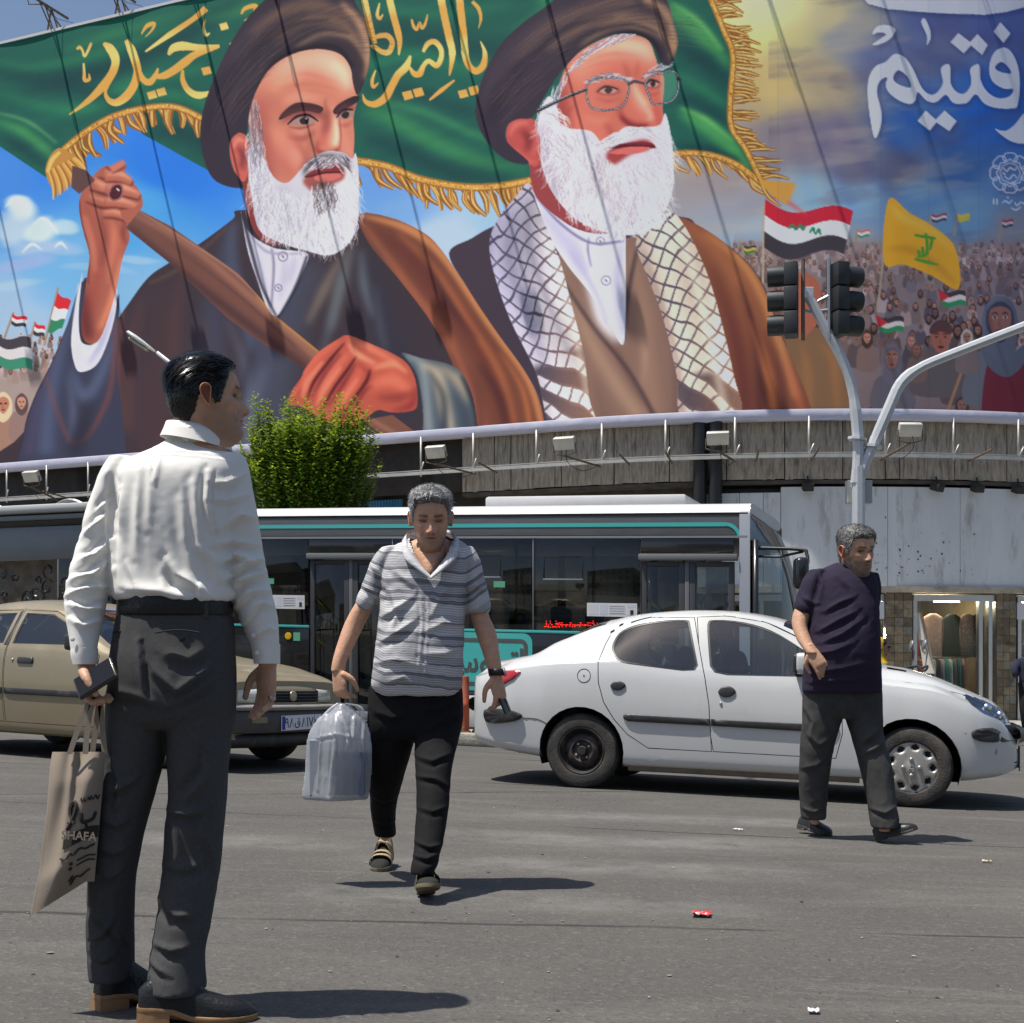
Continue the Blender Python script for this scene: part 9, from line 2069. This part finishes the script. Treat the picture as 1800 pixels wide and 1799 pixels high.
hid2=MB();ring_loft(hid2,[(945,740,780,.10,.02),(975,700,810,.14,.02),(1100,690,795,.18,0),(1210,675,795,.18,0),(1285,670,795,.16,0)],D2);ring_loft(hid2,[(1270,665,720,.13,0),(1390,660,690,.10,.12),(1480,668,688,.08,.29)],D2);ring_loft(hid2,[(1270,745,795,.13,0),(1400,745,778,.10,-.22),(1545,732,752,.08,-.39)],D2);ring_loft(hid2,[(1000,665,700,.06,0),(1050,650,665,.05,0)],D2);ring_loft(hid2,[(1000,800,830,.06,0),(1050,835,850,.05,0)],D2)
ch2=MB();ring_loft(ch2,[(935,738,780,.12,.03),(955,732,786,.14,.02),(975,726,790,.19,.01),(1005,735,778,.225,0),(1022,745,768,.22,0)],D2,30,2.2);[fl2.add(ch2.v,ch2.f)]
hd2=head(P(757,962,D2-.02),R(180+4),R(-17),0,.98*1.06,SK2,(.085,.085,.088),.019,brow=(.045,.035,.03),stub=.4,stubc=(.13,.11,.10),gaze=-1,hl=(.197,.192),seed=7,hair2=(.36,.37,.38))
finish_body(m2,fl2,hd2,hid2,SK2,M_hairm)
M_sand=mat('sandal_strap',(.32,.24,.14),.8,var=.15,bump=.2,bscale=150);M_sol3=mat('sandal_sole',(.16,.125,.085),.85,var=.3);M_sol2=mat('dark_rubber',(.045,.042,.038),.8,var=.2,dirt=(.2,.17,.13),dscale=12)
g_=G(672,1530);shoe(m2,g_+Vector((.005,.20,.035)),g_+Vector((-.012,-.06,.0)),.11,.095,M_sand,M_sol3,0,.012,'sandal',True);g_=G(748,1584);shoe(m2,g_+Vector((-.01,.13,.0)),g_+Vector((.02,-.115,.075)),.11,.095,M_sand,M_sol3,0,.012,'sandal',True)
wt=MB();ring_loft(wt,[(1176,857,887,.076,-.05),(1188,859,887,.074,-.05)],D2,26,2.0,2);wt.build('watch_strap',mat('watch_black',(.012,.012,.014),.4),m2,True);MB().lathe([(.019,-.002),(.019,.006),(.015,.008),(0,.008)],Matrix.Translation(P(886,1182,D2-.06))@Matrix.Rotation(R(75),4,'Y'),18).build('watch',M_silver,m2,True)
ph=thing('mobile_phone','black mobile phone in the hand of the man with the striped shirt','phone',P(880,1228,D2-.06));MB().bbox((-.034,-.004,-.072),(.034,.004,.072),.004,Matrix.Translation(P(882,1226,D2-.045))@Matrix.Rotation(R(-22),4,'Y')@Matrix.Rotation(R(66),4,'Z'),seg=3).build('case',mat('phone_glass',(.008,.008,.009),.08),ph,True)
# plastic carrier bag with boxes
cb=thing('carrier_bag','white plastic carrier bag with boxes inside held by the man in the striped shirt','bag',P(592,1400,D2));DC=D2-.08
m_pl=glass_mat('thin_plastic',(.72,.74,.78),.35,.10);nt=m_pl.node_tree;df=nt.nodes.new('ShaderNodeBsdfTranslucent');df.inputs[0].default_value=(.75,.77,.82,1);dd=nt.nodes.new('ShaderNodeBsdfDiffuse');dd.inputs[0].default_value=(.78,.80,.84,1);a1_=nt.nodes.new('ShaderNodeMixShader');a1_.inputs[0].default_value=.5;nt.links.new(df.outputs[0],a1_.inputs[1]);nt.links.new(dd.outputs[0],a1_.inputs[2]);ou=[q for q in nt.nodes if q.type=='OUTPUT_MATERIAL'][0];old=ou.inputs[0].links[0].from_socket;a2_=nt.nodes.new('ShaderNodeMixShader');a2_.inputs[0].default_value=.5;nt.links.new(old,a2_.inputs[1]);nt.links.new(a1_.outputs[0],a2_.inputs[2]);nt.links.new(a2_.outputs[0],ou.inputs[0])
BSH=catmull([(-1,.15),(-.97,-.02),(-.5,-.5),(-.13,-.93),(0,-1),(.12,-.95),(.6,-.45),(.97,-.02),(1,.12),(.55,.7),(.1,1),(0,1),(-.5,.62)],6,True);bgm=MB();ring_loft(bgm,[(1238,590,612,.03,0),(1250,576,624,.06,0),(1268,558,640,.12,0),(1290,546,648,.16,0),(1310,542,650,.17,0),(1345,540,651,.17,0),(1380,536,648,.17,0),(1401,534,645,.17,0),(1405,537,642,.16,0)],DC,60,5.0,4,BSH);cloth('sack',bgm,.0065,m_pl,cb,[([(572,1260),(566,1300),(560,1390)],3,.010),([(590,1258),(588,1320),(580,1395)],3,.010),([(600,1256),(612,1290),(606,1330)],3,.012),([(622,1262),(618,1300),(630,1330)],3,.012),([(640,1270),(635,1310),(642,1340)],3,.010),([(552,1300),(590,1292),(640,1300)],3,.006)],[(.0035,26,51,(1,1,.12)),(.0018,50,52,(1,1,.35))],-5)
for pts in ([(598,1236),(584,1246),(572,1258)],[(600,1236),(598,1250),(596,1262)],[(604,1236),(614,1246),(622,1262)],[(600,1236),(630,1242),(638,1262)]):MB().rings([[P(x+o,y,DC+q_) for o,q_ in ((-6,0),(0,-.012),(6,0))] for x,y in catmull(pts,4)],False,False).build('handle',m_pl,cb,True)
for lo,hi,c_,lb in (((545,1300,592,1398),None,(.30,.32,.36),'tall pale box inside the plastic carrier bag'),((596,1322,642,1397),None,(.16,.19,.27),'blue-grey printed box inside the plastic carrier bag')):
    a,b=P(lo[0],lo[3],DC),P(lo[2],lo[1],DC);o_=MB().bbox((a.x,DC-.03,a.z),(b.x,DC+.05,b.z),.004).build('box',mat('box_'+lb[:4].strip(),c_,.6,var=.12,vscale=8),None);tag(o_,lb,'box')

# ---------------- man in navy T-shirt
D3=8.0;m3=person('stocky grey-haired man in navy T-shirt and dark jeans striding past the white car',G(1490,1475),None,None);SK3=(.52,.30,.195)
sh3=MB();ring_loft(sh3,[(990,1470,1506,.14,.02),(998,1452,1520,.18,.02),(1008,1434,1532,.22,.01),(1025,1424,1540,.26,0),(1060,1420,1542,.31,-.01),(1100,1420,1544,.34,-.02),(1150,1417,1546,.35,-.03),(1190,1413,1547,.33,-.02),(1217,1411,1548,.31,-.01)],D3,56,2.4);ring_loft(sh3,[(1002,1424,1452,.15,0),(1020,1412,1444,.18,0),(1045,1403,1438,.18,0),(1065,1397,1432,.17,-.01),(1078,1400,1428,.15,-.01)],D3,32,2.0);ring_loft(sh3,[(1008,1520,1542,.15,.05),(1030,1524,1546,.18,.08),(1060,1524,1545,.17,.12),(1080,1526,1542,.15,.14)],D3,32,2.0)
F5=[([(1450,1075),(1475,1060),(1500,1050)],5,.012),([(1440,1110),(1475,1090),(1505,1075)],5,.014),([(1445,1130),(1480,1115),(1515,1090)],5,.012),([(1430,1150),(1465,1145),(1500,1130)],5,.010),([(1440,1180),(1480,1175),(1520,1165)],5,.010),([(1425,1200),(1470,1196),(1530,1192)],4,.010),([(1440,1005),(1446,1030),(1440,1060)],4,.012),([(1412,1050),(1425,1060),(1436,1062)],4,.010),([(1470,1010),(1495,1035),(1520,1085)],6,.008)]
cloth('t_shirt',sh3,.0075,mat('navy_jersey',(.030,.024,.043),.9,var=.08,vscale=30,spec=.15),m3,F5,[(.004,9,61,(1,1,1))],4)
tr3=MB();ring_loft(tr3,[(1195,1416,1546,.26,0),(1220,1413,1549,.28,0),(1245,1412,1550,.27,0),(1262,1414,1548,.22,0)],D3,50,2.4);ring_loft(tr3,[(1235,1412,1490,.23,0),(1290,1409,1471,.21,0),(1340,1406,1460,.19,.02),(1390,1406,1454,.175,.06),(1425,1407,1452,.17,.08),(1440,1410,1450,.165,.08)],D3,34,2.1);ring_loft(tr3,[(1235,1478,1550,.23,0),(1290,1496,1552,.21,-.03),(1345,1511,1567,.195,-.06),(1400,1524,1573,.18,-.09),(1440,1530,1579,.17,-.11),(1455,1533,1576,.165,-.12)],D3,34,2.1)
cloth('trousers',tr3,.0075,mat('faded_black_denim',(.052,.051,.050),.9,var=.2,vscale=18,dirt=(.075,.074,.074),dscale=4,dlo=.5,dhi=.72,spec=.15),m3,[([(1510,1310),(1530,1295),(1548,1275)],5,.016),([(1515,1325),(1535,1318),(1552,1305)],5,.014),([(1420,1290),(1440,1310),(1455,1300)],5,.010),([(1410,1350),(1435,1345),(1455,1330)],5,.010),([(1530,1420),(1555,1430),(1572,1420)],4,.010),([(1412,1420),(1430,1428),(1448,1420)],4,.010),([(1415,1240),(1430,1270),(1425,1300)],5,.010)],[(.0035,10,63,(1,1,.8))],3)
fl3=MB();arm_levels(fl3,[(1050,1406,1434,.10,0),(1080,1394,1425,.11,-.02),(1102,1393,1419,.10,-.05),(1125,1401,1426,.085,-.10),(1140,1411,1433,.07,-.14),(1148,1417,1436,.06,-.16)],D3);hand(fl3,P(1426,1143,D3-.15),(.45,-.25,-.85),(.2,.75,-.4),-1,(.3,.4,.45,.5),1.08,.3)
arm_levels(fl3,[(1070,1528,1542,.09,.14),(1120,1530,1540,.08,.17),(1160,1532,1540,.06,.2)],D3);hand(fl3,P(1536,1160,D3+.20),(0,.1,-1),(-1,0,0),1,(.5,.5,.5,.5))
hid3=MB();ring_loft(hid3,[(992,1475,1505,.12,.02),(1015,1440,1530,.16,.02),(1100,1435,1530,.2,0),(1200,1430,1535,.2,0),(1255,1425,1535,.18,0)],D3);ring_loft(hid3,[(1240,1425,1470,.14,0),(1350,1420,1448,.11,.02),(1450,1424,1440,.09,.08)],D3);ring_loft(hid3,[(1240,1500,1540,.14,0),(1350,1525,1555,.11,-.06),(1462,1545,1565,.09,-.12)],D3)
hd3=head(P(1503,1011,D3-.03),R(180+24),R(-9),R(3),1.17,SK3,(.045,.043,.042),.013,brow=(.012,.01,.009),stub=.72,stubc=(.075,.07,.068),gaze=.6,hl=(.185,.188),seed=9,hair2=(.24,.235,.23))
finish_body(m3,fl3,hd3,hid3,SK3,M_hairm)
M_loaf=mat('dark_leather',(.022,.022,.022),.38,var=.25,bump=.15,bscale=80,dirt=(.10,.09,.08),dscale=8,dlo=.55,dhi=.8)
g_=G(1432,1468);shoe(m3,g_+Vector((-.08,.09,.03)),g_+Vector((.09,-.05,0)),.11,.085,M_loaf,M_sol2,0,.014);g_=G(1560,1482);shoe(m3,g_+Vector((-.06,.03,.0)),g_+Vector((.165,-.045,.085)),.11,.09,M_loaf,M_sol2,0,.014)
# passer-by at the right edge of the street
xq=XW(1812,23.0);pb=bust((xq,23.0,gz(xq)+.92),(-.2,-1),SKIN,mat('passer_navy',(.012,.014,.035),.9),HAIRB,1.05,'passer-by in dark navy top walking on the pavement by the shops');q2=MB()
for o in (-.1,.1):q2.tube([(xq+o,23.0,gz(xq)+.95),(xq+o*1.2,23.0+o*.5,gz(xq)+.5),(xq+o,23.0+o,gz(xq)+.11)],[.11,.085,.07],12)
q2.build('trousers',M_tr2,pb,True)
